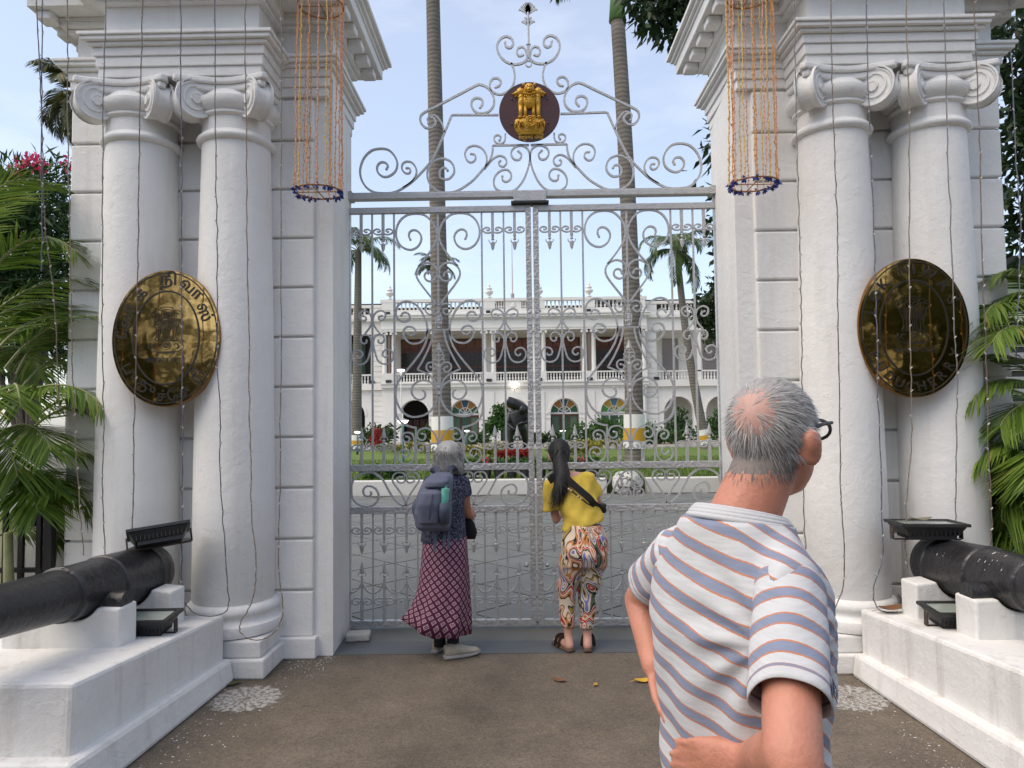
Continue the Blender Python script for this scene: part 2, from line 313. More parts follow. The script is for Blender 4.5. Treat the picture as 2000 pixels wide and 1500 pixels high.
def column(cx, cy):
    col = MB().lathe([(.258, .44), (.278, .47), (.276, 1.2), (.266, 2.2), (.248, 3.2), (.238, 3.72), (.238, 3.93)], 40, (cx, cy, 0)).build('column', WHITE, pier, smooth=False, auto=35)
    MB().box(cx-.338, cx+.338, cy-.34, -.60, 0, .13).build('plinth', WHITE2, col, bevel=.014)
    MB().box(cx-.305, cx+.305, cy-.31, -.60, .13, .245).build('plinth_step', WHITE2, col, bevel=.014)
    pr = [(.27, .245), (.325, .252), (.34, .285), (.332, .325), (.30, .342), (.288, .36), (.292, .378), (.308, .392), (.314, .415), (.305, .44), (.285, .455), (.27, .46)]
    MB().lathe(pr, 44, (cx, cy, 0)).build('base_moulding', WHITE, col, auto=50)
    MB().lathe([(.245, 3.70), (.268, 3.712), (.276, 3.73), (.268, 3.748), (.256, 3.752), (.252, 3.765), (.243, 3.772)], 44, (cx, cy, 0)).build('astragal', WHITE, col, auto=60)
    m = MB().lathe([(.243, 3.87), (.262, 3.885), (.262, 3.90), (.25, 3.905), (.285, 3.93), (.305, 3.965), (.30, 3.995), (.27, 4.01), (.25, 4.05)], 44, (cx, cy, 0))
    cap = m.build('capital', WHITE, col, auto=50)
    def aba(h, c, cut, z0, z1):
        P = []
        for q in range(4):
            R = rotm(q*PI/2)
            for t in np.linspace(-1, 1, 9):
                P.append(R @ Vector((h-c*(1-t*t), t*(h-cut), 0)))
        return MB().prism([(cx+p.x, cy+p.y) for p in P], z0, z1, 'z')
    a = aba(.315, .075, .03, 4.04, 4.085); a2 = aba(.335, .07, .03, 4.085, 4.13); a.add(a2.v, a2.f)
    ab = a.build('abacus', WHITE, col); ab.data.flip_normals(); b = ab.modifiers.new('b', 'BEVEL'); b.width = .012; b.segments = 2; b.limit_method = 'ANGLE'
    for q in range(4):                               # corner volutes: waisted drums set on the diagonal
        A = PI/4+q*PI/2; d = Vector((math.cos(A), math.sin(A), 0)); nrm = Vector((-math.sin(A), math.cos(A), 0))
        c0 = Vector((cx, cy, 3.965))+d*.315; V = []; F = []; n = 28
        prof = [(0, -.078), (.030, -.078), (.030, -.062), (.112, -.055), (.122, -.068), (.128, -.06), (.118, -.03), (.108, 0)]
        prof = prof+[(r, -t) for r, t in reversed(prof[:-1])]
        mm = MB()
        for r, t in prof:
            for i in range(n):
                a_ = 2*PI*i/n; V.append(c0+nrm*t+d*(r*math.cos(a_))+Vector((0, 0, r*math.sin(a_))))
        for j in range(len(prof)-1):
            for i in range(n): F.append((j*n+i, j*n+(i+1) % n, (j+1)*n+(i+1) % n, (j+1)*n+i))
        mm.add(V, F)
        for sg in (-1, 1):                           # raised spiral fillet
            V = []; F = []; N = 54
            for i in range(N):
                t = i/(N-1); a_ = PI/2+sg*0-t*2.3*2*PI; r = .118*(1-t)+.030
                for (dr, dn) in ((-.007, .052), (-.005, .068), (.005, .068), (.007, .052)):
                    V.append(c0+nrm*(sg*dn)+d*((r+dr)*math.cos(a_))+Vector((0, 0, (r+dr)*math.sin(a_))))
            for i in range(N-1):
                for k in range(3): F.append((4*i+k, 4*i+k+1, 4*i+5+k, 4*i+4+k))
            mm.add(V, F)
        v = mm.build('volute', WHITE, col, auto=40)
        bmx = bmesh.new(); bmx.from_mesh(v.data); bmesh.ops.recalc_face_normals(bmx, faces=bmx.faces); bmx.to_mesh(v.data); bmx.free()
    return col
column(-2.175, -.785); column(-2.875, -.785)
rebase(pier, (-2.5, -.6, 0))
tag(pier, 'white gate pier with paired ionic columns carrying the oval plaque lettered in Tamil', 'gate pier', 'white gate piers')
pier2 = mirror_tree(pier)
tag(pier2, 'white gate pier with paired ionic columns carrying the oval plaque with English letters', 'gate pier', 'white gate piers')
# ================================================================== wrought iron gate (traced left half of a leaf, mirrored about its axis)
GY = 0.0; AX = -.79; SP = .0922
def trace(pts, ox, oy, sc, n=5, ax=AX):
    out = []
    for x, y in catmull(pts, n): p = at(ox+x/sc, oy+y/sc, GY); out.append((p.x-ax, p.z))
    return out
Z2 = lambda p, n=5: trace(p, 680, 400, 5.263, n)
Z3 = lambda p, n=5: trace(p, 680, 570, 7.143, n)
Z4 = lambda p, n=5: trace(p, 680, 740, 7.143, n)
Z5 = lambda p, n=5: trace(p, 670, 890, 9.375, n)
Z6 = lambda p, n=5: trace(p, 670, 1030, 7.143, n)
def z7(p, n=5): return [(q[0]-1.58, q[1]) for q in trace(p, 1180, 880, 7.5, n)]      # picked on the other leaf
leaf = empty('gate_leaf')
BW, BD = .0135, .020
def scroll(pts, both=True, w=BW, knob=(True, False), name='scroll', mt=None, fade=True):
    for sg in ((1, -1) if both else (1,)):
        P = [(sg*x, z) for x, z in pts]; m = MB().strip(P, w*1.18, BD)
        if knob[0]: m.ball((P[0][0], 0, P[0][1]), (.0105, .012, .0105), 8, 6)
        if knob[1]: m.ball((P[-1][0], 0, P[-1][1]), (.0105, .012, .0105), 8, 6)
        o = m.build(name, mt or SILVER, leaf)
        bmx = bmesh.new(); bmx.from_mesh(o.data); bmesh.ops.recalc_face_normals(bmx, faces=bmx.faces); bmx.to_mesh(o.data); bmx.free()
def bar(x, z0, z1, w=.015, name='bar', d=.016, mt=None): return MB().box(x-w/2, x+w/2, -d/2, d/2, z0, z1).build(name, mt or SILVER, leaf)
RX = 8*SP
ZT0, ZT1, ZL0, ZL1, ZW0, ZW1, ZB0, ZB1 = 3.443, 3.493, 1.287, 1.340, .938, .993, .020, .072
MB().box(-RX-.030, -RX, -.026, .026, .02, ZT1).build('hanging_stile', SILVERB, leaf, bevel=.003)
MB().box(RX, RX+.046, -.026, .026, .02, ZT1).build('meeting_stile', SILVERB, leaf, bevel=.003)
for z0, z1, nm, mt_ in ((ZT0, ZT1, 'top_rail', SILVER), (ZL0, ZL1, 'lock_rail', SILVERB), (ZW0, ZW1, 'middle_rail', SILVERB), (ZB0, ZB1, 'bottom_rail', SILVERB)):
    MB().box(-RX, RX, -.022, .022, z0, z1).build(nm, mt_, leaf, bevel=.003)
def spear(x, zbase, ztip, down=False, shaft=.024):
    """shaft from zbase towards a barbed leaf-shaped point at ztip"""
    sg = -1 if down else 1; L = abs(ztip-zbase); m = MB()
    P = lambda t: zbase+sg*t
    hd = .105 if not down else .080; sh = L-hd-.045
    z0, z1 = sorted((zbase, P(sh))); m.box(x-shaft/2, x+shaft/2, -.011, .011, z0, z1)
    m.ball((x, 0, P(sh+.010)), (.012, .012, .011), 8, 6); m.ball((x, 0, P(sh+.030)), (.014, .014, .012), 8, 6)
    zb = P(sh+.048); zt = ztip
    pr = [(.004, 0), (.020, .012), (.018, .03), (.012, .06), (.001, 1)]
    pr = [(r, (t if t < 1 else hd)) for r, t in pr]
    V = []; F = []
    for r, t in pr:
        V += [(x-r, 0, zb+sg*t), (x, -r*.55, zb+sg*t), (x+r, 0, zb+sg*t), (x, r*.55, zb+sg*t)]
    for j in range(len(pr)-1):
        for k in range(4): F.append((4*j+k, 4*j+(k+1) % 4, 4*j+4+(k+1) % 4, 4*j+4+k))
    m.add(V, F)
    for s2 in (-1, 1):                                # curled barbs
        m.strip([(x+s2*.010, zb+sg*.018), (x+s2*.024, zb+sg*.012), (x+s2*.032, zb-sg*.002), (x+s2*.030, zb-sg*.012)], .007, .010)
    o = m.build('spear', SILVER, leaf)
    bmx = bmesh.new(); bmx.from_mesh(o.data); bmesh.ops.recalc_face_normals(bmx, faces=bmx.faces); bmx.to_mesh(o.data); bmx.free(); return o
def cscroll(x, z, h, sx, flip):
    """small C scroll between a spear at x and its neighbour bar; z = the row's middle; flip -1: mouth upwards"""
    P = [(.012, -.55), (.035, -.72), (.060, -.62), (.079, -.25), (.078, .2), (.058, .55), (.034, .50), (.024, .15), (.038, -.12), (.052, .02)]
    pts = catmull([(x+sx*a*SP/.0922, z+flip*b*h) for a, b in P], 4); m = MB().strip(pts, .0115, .018)
    o = m.build('scroll', SILVER, leaf)
    bmx = bmesh.new(); bmx.from_mesh(o.data); bmesh.ops.recalc_face_normals(bmx, faces=bmx.faces); bmx.to_mesh(o.data); bmx.free()
# upright bars and spears
for k in (-6, -4, 4, 6): bar(k*SP, ZL1, ZT0)
bar(0, 2.50, ZT0); bar(0, ZL1, 2.03)
for k in (-7, -5, 5, 7):
    spear(k*SP, ZT0, 3.118, True); spear(k*SP, ZL1, 1.655, False)
    for sx in (-1, 1): cscroll(k*SP, 3.292, .036, sx, 1); cscroll(k*SP, 1.478, .036, sx, -1)
for k in range(-7, 8):
    if k % 2 == 0: bar(k*SP, ZB1, ZW0, .013)
    else:
        spear(k*SP, ZW0, .612, True, .02)
        spear(k*SP, ZB1, .548, False, .016)
        MB().box(k*SP-.014, k*SP+.014, -.010, .010, ZB1, .235).build('socket', SILVERB, leaf, bevel=.003)
        for sx in (-1, 1): cscroll(k*SP, .800, .040, sx, 1); cscroll(k*SP, .222, .040, sx, -1)
for k in range(-7, 7, 2):                              # hanging garland bars between the spears
    pts = catmull([(k*SP+.006, .368), (k*SP+.03, .325), (k*SP+.06, .298), ((k+1)*SP, .288), ((k+2)*SP-.06, .298), ((k+2)*SP-.03, .325), ((k+2)*SP-.006, .368)], 4)
    scroll(pts, False, .011, (False, False), 'garland_bar')
for s in (-1, 1): scroll([(s*q[0], q[1]) for q in catmull([(8*SP, .296), (8*SP-.03, .300), (7*SP+.03, .325), (7*SP+.006, .368)], 4)], False, .011, (False, False), 'garland_bar')
# main panel
scroll(Z2([(640,360),(625,325),(632,285),(665,262),(710,270),(745,310),(752,360),(725,420),(670,458),(610,460),(545,425),(500,350),(495,260),(530,170),(600,110),(690,92),(780,105),(850,160),(895,230),(913,300),(905,360),(870,440),(810,530),(745,610),(720,635)]))
scroll(Z2([(868,735),(855,700),(825,690),(795,705),(785,740),(805,775),(845,788),(885,770),(912,730),(918,690),(905,645),(865,610),(815,598),(765,612),(720,650),(700,700),(710,755),(750,820),(820,910),(890,1000),(918,1045)]))
scroll(Z3([(740,335),(760,300),(800,290),(845,310),(860,350),(840,395),(785,420),(720,400),(675,345),(667,280),(690,205),(740,155),(810,135),(890,150),(965,200),(1025,280),(1065,360),(1095,440),(1105,530),(1085,620),(1030,690),(950,722),(870,715),(800,660),(768,590),(780,530),(820,490),(870,488),(920,510),(940,550),(915,590),(870,605),(830,582)]), knob=(True, True))
scroll(Z3([(1140,240),(1180,245),(1190,275),(1165,310),(1125,315),(1085,280),(1075,230),(1100,185),(1150,165),(1200,175),(1235,205),(1250,250),(1245,330),(1240,480)]), w=.011)
# lower loop: from the crossbar out and round to a spiral
lo = [(1105,545),(1100,640),(1070,740),(1010,850),(930,960),(840,1070),(750,1180),(695,1264)]
lo4 = [(665,150),(665,260),(690,350),(740,440),(810,500),(890,530),(970,528),(1060,505),(1140,455),(1200,380),(1235,300),(1248,220),(1235,140),(1195,80),(1130,40),(1050,22),(970,40),(910,90),(885,160),(895,215),(930,265),(985,290),(1040,280),(1075,240),(1070,190),(1045,160)]
scroll(Z3(lo+[(x, y+1214.3) for x, y in lo4]), knob=(False, True))
scroll(Z3([(1185,545),(1175,620),(1150,720),(1105,830),(1040,960),(965,1085)]), knob=(False, False), w=.012)
scroll(Z3([(965,1085),(1040,1115),(1120,1155),(1190,1220),(1230,1290),(1252,1340)]), knob=(False, False), w=.012)
scroll(Z3([(1145,1048),(1180,1055),(1195,1085),(1170,1118),(1125,1112),(1095,1075),(1095,1025),(1125,990),(1175,985),(1215,1005),(1240,1040),(1262,1060)]), w=.011)
cb = Z3([(1100,532),(1262,532)], 1); scroll([(-abs(cb[0][0]), cb[0][1]), (abs(cb[0][0]), cb[0][1])], False, .012, (False, False), 'crossbar')
def zz(y): return at(680+1262/7.143, 570+y/7.143, GY).z
# flower boss above the crossbar and the standing finial below it
m = MB().box(-.014, .014, -.012, .012, zz(510), zz(300))
for sx in (-1, 1): m.strip([(sx*.012, zz(300)), (sx*.026, zz(380)), (sx*.016, zz(500))], .012, .02)
m.ball((0, 0, zz(300)), (.018, .016, .03)); m.build('boss', SILVERB, leaf)
m = MB().box(-.014, .014, -.011, .011, zz(1330), zz(1060))
V = []; pr = [(.003, zz(905)), (.013, zz(838)), (.028, zz(815)), (.020, zz(790)), (.004, zz(705))]
for r, z in pr: V += [(-r, 0, z), (0, -r*.5, z), (r, 0, z), (0, r*.5, z)]
m.add(V, [(4*j+k, 4*j+(k+1) % 4, 4*j+4+(k+1) % 4, 4*j+4+k) for j in range(4) for k in range(4)])
for sx in (-1, 1):
    m.strip(catmull([(sx*.003, zz(830)), (sx*.03, zz(840)), (sx*.036, zz(868)), (sx*.02, zz(870))], 3), .008, .012)
    m.strip(catmull([(sx*.003, zz(890)), (sx*.03, zz(880)), (sx*.046, zz(905)), (sx*.035, zz(925)), (sx*.02, zz(915))], 3), .009, .012)
    m.strip(catmull([(sx*.003, zz(960)), (sx*.03, zz(940)), (sx*.046, zz(950)), (sx*.040, zz(972))], 3), .009, .012)
m.box(-.006, .006, -.008, .008, zz(1060), zz(820)); m.ball((0, 0, zz(1045)), (.02, .014, .024)); m.build('finial', SILVER, leaf)
for y in (1340, 1420): MB().ball((0, 0, zz(y)), (.022, .018, .026)).build('collar', SILVERB, leaf)
# bottom of the main panel
scroll(Z4([(655,330),(668,480),(700,560),(760,620),(830,655),(900,675),(945,679)]), knob=(False, False))
bx = Z4([(945,900),(945,1000)], 1)[0][0]
for s in (-1, 1): bar(s*abs(bx), ZL1, Z4([(945,679),(945,700)], 1)[0][1]+.006, .013)
scroll(Z4([(810,805),(845,815),(855,850),(825,880),(780,870),(752,825),(765,775),(810,750),(865,755),(905,790),(920,850),(925,960),(928,1050),(910,1120),(860,1175),(800,1190),(740,1165),(700,1110),(695,1050),(725,1005),(780,985),(830,1000),(850,1045),(830,1085),(795,1090),(760,1060)]), knob=(True, True), w=.011)
scroll(Z4([(1035,770),(1070,775),(1080,815),(1050,850),(1000,850),(968,815),(965,765),(1000,710),(1060,688),(1120,695),(1180,735),(1220,790),(1245,860),(1258,905)]), w=.011)
scroll(Z4([(1015,960),(1045,965),(1045,995),(1010,1010),(970,995),(955,950),(975,910),(1020,895),(1065,910),(1090,950),(1096,1010)]), w=.011)
scroll(Z4([(1190,955),(1172,985),(1205,1005),(1245,985),(1258,940),(1240,905),(1190,900),(1145,920),(1120,960)]), w=.011)
sx_ = abs(Z4([(1112,1000),(1112,1050)], 1)[0][0])
for s in (-1, 1): MB().box(s*sx_-.015, s*sx_+.015, -.012, .012, ZL1, Z4([(1112,945),(1112,950)], 1)[0][1]).build('socket', SILVERB, leaf, bevel=.003)
# frieze of scrolls at the side bays
SB = 6*SP
def side(pts):
    for q in (-1, 1):
        for r in (-1, 1):
            P = [(q*SB+r*(x+SB), z) for x, z in pts]; m = MB().strip(P, .0135, .018); m.ball((P[0][0], 0, P[0][1]), .010, 8, 6); o = m.build('scroll', SILVER, leaf)
            bmx = bmesh.new(); bmx.from_mesh(o.data); bmesh.ops.recalc_face_normals(bmx, faces=bmx.faces); bmx.to_mesh(o.data); bmx.free()
side(Z3([(205,338),(240,350),(252,380),(225,405),(180,390),(155,340),(165,295),(210,268),(260,275),(305,310),(327,370),(325,430),(300,500),(235,585)]))
side(Z3([(258,680),(250,710),(215,722),(180,690),(178,645),(200,610),(245,600),(290,615),(318,660),(327,740),(300,860),(270,950),(220,1000),(150,1013),(85,985),(55,930),(55,865),(90,820),(140,812),(185,835),(200,875),(180,910),(145,918),(120,890)]))
# band between the lock rail and the middle rail
scroll(Z5([(510,670),(520,705),(470,745),(405,730),(370,670),(385,600),(440,558),(520,565),(600,610),(645,690),(650,770),(615,850),(545,910),(450,932),(340,915),(240,860),(175,770),(155,660),(158,540),(190,450),(260,375),(360,320),(470,303),(570,320),(660,380),(740,460),(800,570),(860,680),(910,760),(980,840),(1060,900),(1120,922)]))
hz = Z5([(1080,395),(1020,390),(990,430),(1010,480),(1065,500),(1120,480),(1143,420),(1130,350),(1080,312),(1000,307),(930,350),(905,430),(925,500),(990,590),(1060,690),(1110,780),(1140,870),(1146,920)])
hx = Z5([(1150,500),(1150,600)], 1)[0][0]
scroll(hz, w=.011); scroll([(2*hx-x, z) for x, z in hz], w=.011)
scroll(z7([(-150,785),(-60,765),(80,680),(150,540),(220,400),(280,320),(340,290),(400,282)]), knob=(False, False))
scroll(z7([(325,480),(345,445),(320,410),(275,410),(245,450),(250,500),(290,530),(345,530),(380,500),(392,455)]), w=.011)
scroll(z7([(290,600),(320,610),(325,650),(285,675),(245,655),(232,610),(255,565),(300,545),(345,555),(372,590),(380,650),(380,792)]), w=.011)
bar(0, 1.16, ZL0, .012)
# latch bolt
k_ = MB().lathe([(.004, -.03), (.018, -.02), (.02, 0), (.012, .012), (.009, .03)], 12).build('latch_knob', SILVERB, leaf, smooth=True)
k_.rotation_euler = (PI/2, 0, 0); k_.location = (RX-.03, -.04, .515)
leaf.location = (AX, GY, 0)
tag(leaf, 'silver scrolled iron gate leaf that the grey-haired woman stands at', 'gate leaf', 'leaves of the iron gate')
leaf2 = copy_tree(leaf); leaf2.scale = (-1, 1, 1); leaf2.location = (-AX+.004, GY, 0)
tag(leaf2, 'silver scrolled iron gate leaf that the woman in yellow leans on', 'gate leaf', 'leaves of the iron gate')
# ================================================================== overthrow with the state emblem
ot = empty('gate_overthrow')
def oscr(pts, w=.014, kn=(True, False), both=True, n=5):
    P = []
    for x, y in catmull(pts, n): p = at(690+x/3.75, y/3.75, GY); P.append((p.x+.010, p.z))
    for sg in ((1, -1) if both else (1,)):
        Q = [(sg*x, z) for x, z in P]; m = MB().strip(Q, w*1.18, .020)
        if kn[0]: m.ball((Q[0][0], 0, Q[0][1]), (.012, .012, .012), 8, 6)
        if kn[1]: m.ball((Q[-1][0], 0, Q[-1][1]), (.012, .012, .012), 8, 6)
        o = m.build('scroll', SILVER, ot)
        bmx = bmesh.new(); bmx.from_mesh(o.data); bmesh.ops.recalc_face_normals(bmx, faces=bmx.faces); bmx.to_mesh(o.data); bmx.free()
oscr([(240,1240),(250,1215),(228,1192),(195,1192),(172,1222),(178,1265),(215,1295),(262,1290),(305,1255),(320,1200),(300,1145),(255,1100),(195,1090),(130,1105),(75,1160),(48,1240),(55,1310),(90,1370),(140,1405),(195,1415),(280,1413),(350,1385),(430,1330),(500,1260),(560,1190),(605,1110),(660,985),(718,845)])
oscr([(720,843),(880,843),(1060,843)], .013, (False, False), n=1)
oscr([(388,1232),(408,1235),(416,1255),(400,1272),(372,1265),(353,1235),(360,1200),(390,1184),(430,1195),(458,1240),(455,1285),(430,1325),(400,1350),(360,1375)], .012)
oscr([(688,1250),(672,1232),(645,1235),(628,1262),(635,1300),(668,1315),(705,1305),(735,1265),(730,1215),(700,1178),(650,1162),(600,1175),(560,1210),(540,1260),(545,1320),(575,1370),(630,1405),(690,1412),(740,1405),(800,1375),(870,1325),(930,1260),(985,1195),(1008,1150),(1018,1100),(1018,1068)])
oscr([(1018,1066),(1150,1064),(1284,1063)], .013, (False, False), n=1)
oscr([(860,1128),(885,1135),(893,1165),(865,1190),(832,1178),(815,1130),(835,1085),(885,1068),(935,1085),(968,1130),(975,1180),(965,1220)], .012)
oscr([(1072,1180),(1062,1195),(1072,1215),(1100,1220),(1120,1190),(1105,1155),(1065,1142),(1020,1165),(985,1205),(958,1240)], .012)
oscr([(1088,1292),(1092,1322),(1120,1332),(1150,1310),(1152,1275),(1125,1245),(1080,1250),(1040,1285),(1025,1335),(1040,1380),(1085,1405),(1140,1405),(1190,1385),(1240,1325),(1275,1240),(1288,1180),(1290,1140),(1275,1095),(1240,1070),(1195,1072),(1160,1100),(1155,1140),(1180,1170),(1215,1168),(1228,1135),(1205,1108)], .013, (True, True))
oscr([(1068,1028),(1078,1005),(1055,990),(1030,1005),(1032,1035),(1058,1052),(1090,1050),(1108,1025),(1110,980)], .011)
oscr([(925,790),(945,760),(935,728),(900,718),(870,735),(862,775),(885,815),(930,832),(985,820),(1022,780),(1028,730),(1010,680),(975,640),(930,622),(895,628),(800,678),(700,730),(600,783),(510,830),(488,865),(495,905),(530,938),(575,932),(600,895),(585,865),(560,858)], .015, (True, True))
oscr([(548,905),(540,872),(565,847),(600,850),(635,885),(655,930),(665,972)], .011)
oscr([(1038,640),(1065,630),(1078,600),(1055,575),(1020,578),(997,615),(1003,655),(1035,685),(1085,692),(1130,670),(1165,630),(1180,570),(1172,510),(1152,462)], .014)
oscr([(1108,310),(1115,340),(1145,352),(1168,325),(1155,285),(1115,268),(1072,290),(1050,340),(1065,400),(1110,450),(1170,472),(1230,465),(1262,440),(1275,420)], .015)
oscr([(1238,405),(1212,412),(1195,388),(1205,355),(1235,345),(1258,365),(1266,400),(1276,420)], .013)
zo = lambda y: at(690+1280/3.75, y/3.75, GY).z
m = MB().strip([(.026*math.cos(a), zo(468)+.026*math.sin(a)) for a in np.linspace(0, 2*PI, 20)], .008, .016, cap=False); m.build('ring', SILVER, ot)
m = MB().box(-.013, .013, -.012, .012, zo(425), zo(330)); m.tube([(0, 0, zo(345)), (0, 0, zo(180)), (0, 0, zo(90))], .0105, 10)
m.lathe([(.012, 0), (.022, .008), (.012, .018)], 12, (0, 0, zo(335)))
for (y0, y1, W, N) in ((190, 120, .046, 5), (110, 18, .066, 9)):       # two tiers of palmette leaves
    for i in range(N):
        t = (i/(N-1)-.5)*2; zt = zo(y1)-abs(t)**2*.055*(W/.066); xt = t*W
        zb = zo(y0); c = [(0, zb), (xt*.35, zb+(zt-zb)*.5), (xt*.9, zt-.008), (xt*1.12+(.006 if t > 0 else -.006 if t < 0 else 0), zt-.012*abs(t))]
        m.strip(catmull(c, 4), .017, .012, taper=lambda s_: .5+.8*math.sin(PI*min(1, s_*.9+.1)))
m.build('palmette', SILVER, ot)
# crossbar: long flat beam with a stepped centre block and hinge brackets
m = MB().box(-1.55, 1.55, -.04, .04, 3.560, 3.607); m.build('crossbar', SILVER, ot, bevel=.004)
MB().box(-1.54, 1.54, -.030, .030, 3.607, 3.618).build('crossbar_cap', SILVER, ot)
MB().box(-.145, .130, -.052, .05, 3.520, 3.609).build('centre_block', SILVER, ot, bevel=.004)
MB().box(-.165, .150, -.062, .06, 3.500, 3.520).build('centre_plate', BLACKM, ot, bevel=.002)
for s in (-1, 1):
    m = MB().box(s*1.55-.055, s*1.55+.055, -.06, .06, 3.555, 3.625); m.tube([(s*1.55, 0, 3.625), (s*1.55, 0, 3.645)], .02, 6); m.tube([(s*1.54, 0, 3.555), (s*1.54, 0, 3.49)], .014, 8); m.build('hinge_bracket', SILVERB, ot, bevel=.003)
    MB().tube([(s*1.575, .01, 3.62), (s*1.585, .02, 3.85)], .006, 6).build('stay_rod', SILVER, ot)
# emblem: maroon disc, gold lions on an abacus, motto
MAROON = mat('maroon_paint', (.055, .014, .014), .45, bump=(20, .1)); GOLD = mat('gold_paint', (.62, .36, .04), .42, metal=.25, bump=(60, .3, 3), var=(40, .35, .7), col2=(.50, .27, .025))
ec = at(1033, 222, GY); ec.x += .010; ER = .256
V = [(ER*math.cos(2*PI*i/64), ER*math.sin(2*PI*i/64)) for i in range(64)]
disc = MB().prism([(x, ec.z+z) for x, z in V], -.036, -.020, 'y').build('emblem_disc', MAROON, ot)
bmx = bmesh.new(); bmx.from_mesh(disc.data); bmesh.ops.recalc_face_normals(bmx, faces=bmx.faces); bmx.to_mesh(disc.data); bmx.free()
for a in (.62, 2.5, 3.75, 5.7): MB().ball((ER*.72*math.cos(a), -.036, ec.z+ER*.72*math.sin(a)), .009, 8, 6).build('bolt', MAROON, disc)
k = ER/578; E = lambda x, y: ((x-690)*k, ec.z-(y-757)*k)      # relief picked on the 1406-pixel enlargement
def eb(m, x, y, rx, ry, rz=None, dy=-.04, a=0): p = E(x, y); m.ball((p[0], dy, p[1]), (rx*k, rz or .02, ry*k), 14, 9, rot=rotm(a, 'Y'))
lion = MB()
eb(lion, 690, 560, 130, 150, .045, -.045); eb(lion, 690, 640, 115, 60, .04); eb(lion, 690, 330, 100, 100, .05, -.055)      # chest, belly, front head
eb(lion, 690, 370, 125, 120, .03, -.04); eb(lion, 585, 250, 28, 28, .012, -.06); eb(lion, 795, 250, 28, 28, .012, -.06)
eb(lion, 690, 380, 48, 36, .022, -.095); eb(lion, 655, 310, 18, 14, .01, -.098); eb(lion, 728, 310, 18, 14, .01, -.098); eb(lion, 690, 340, 20, 34, .014, -.105); eb(lion, 690, 418, 40, 12, .01, -.098)
for s in (-1, 1):
    X = lambda x: 690+s*(x-690)
    eb(lion, X(860), 380, 80, 85, .035, -.04); eb(lion, X(930), 405, 62, 40, .028, -.042, s*.35); eb(lion, X(985), 415, 26, 20, .018, -.042); eb(lion, X(938), 455, 34, 18, .016, -.04, s*.3); eb(lion, X(860), 318, 22, 24, .012, -.05)
    eb(lion, X(845), 560, 62, 150, .035, -.036, -s*.12); eb(lion, X(850), 480, 60, 80, .03, -.04)
    for (lx, top, w_) in ((765, 650, 34), (855, 640, 40)):
        p = E(X(lx), top); q = E(X(lx+(4 if lx < 800 else 8)), 875); lion.tube([(p[0], -.045, p[1]), (q[0], -.045, q[1])], lambda t, w_=w_: k*w_*(1.1-.25*t), 10)
        eb(lion, X(lx+14), 880, 46, 24, .024, -.055)
for (rr, yy) in ((0, 470), (1, 520), (2, 570), (3, 615)):            # locks of the mane
    for i in range(7-rr):
        x = 690+(i-(6-rr)/2)*34; eb(lion, x, yy-abs(x-690)*.25, 15, 26, .014, -.085+rr*.004, .0)
b2 = E(690, 0)[0]
pl = [(275, 905), (290, 930), (282, 985), (300, 1050), (285, 1100), (262, 1150), (245, 1165), (225, 1175), (232, 1195), (205, 1205)]
lion.lathe([(r*k*.98, E(0, y)[1]) for r, y in pl], 32, (b2, -.036, 0), sy=.26)
for (x, y, r) in ((705, 1005, 92),):
    c0 = E(x, y)
    for rr, w_ in ((92, 16), (58, 10)):
        lion.strip([(c0[0]+rr*k*math.cos(a), c0[1]+rr*k*math.sin(a)) for a in np.linspace(0, 2*PI, 30)], w_*k, .022, y=-.105, cap=False)
    lion.ball((c0[0], -.108, c0[1]), 26*k, 10, 6)
    for i in range(12): a = i*PI/6; lion.strip([(c0[0]+20*k*math.cos(a), c0[1]+20*k*math.sin(a)), (c0[0]+88*k*math.cos(a), c0[1]+88*k*math.sin(a))], 5*k, .014, y=-.104)
eb(lion, 530, 1010, 55, 34, .03, -.075, .2); eb(lion, 480, 985, 24, 22, .03, -.07); eb(lion, 870, 1010, 52, 36, .03, -.075, -.2); eb(lion, 915, 985, 24, 22, .03, -.07)
for x in (500, 560, 850, 900): eb(lion, x, 1060, 12, 34, .02, -.08)
eb(lion, 425, 1020, 22, 60, .03, -.05); eb(lion, 968, 1020, 22, 60, .03, -.05)
lo_ = lion.build('lion_capital', GOLD, disc, smooth=True)
bmx = bmesh.new(); bmx.from_mesh(lo_.data); bmesh.ops.recalc_face_normals(bmx, faces=bmx.faces); bmx.to_mesh(lo_.data); bmx.free()
def text_mesh(name, s, size, mt, parent, ext=.002, bold=0, align='CENTER'):
    cu = bpy.data.curves.new(name, 'FONT'); cu.body = s; cu.size = size; cu.extrude = ext; cu.offset = bold; cu.align_x = align; cu.resolution_u = 4
    tmp = bpy.data.objects.new(name, cu); C.objects.link(tmp); dg = bpy.context.evaluated_depsgraph_get(); me = bpy.data.meshes.new_from_object(tmp.evaluated_get(dg))
    bpy.data.objects.remove(tmp); me.name = name; me.materials.clear(); me.materials.append(mt); o = bpy.data.objects.new(name, me); return link(o, parent)
mo = text_mesh('motto', 'सत्यमेव जयते', .068, GOLD, disc, .003, .0008); mo.rotation_euler = (PI/2, 0, 0)
wd = max(v.co.x for v in mo.data.vertices)-min(v.co.x for v in mo.data.vertices); mo.scale = (478*k/wd, 1, 1)
mo.location = (E(712, 0)[0], -.040, E(0, 1292)[1])
ot.location = (-.006, GY, 0)
tag(ot, 'silver scrolled iron arch over the gate with maroon disc and gold lion emblem', 'gate arch')
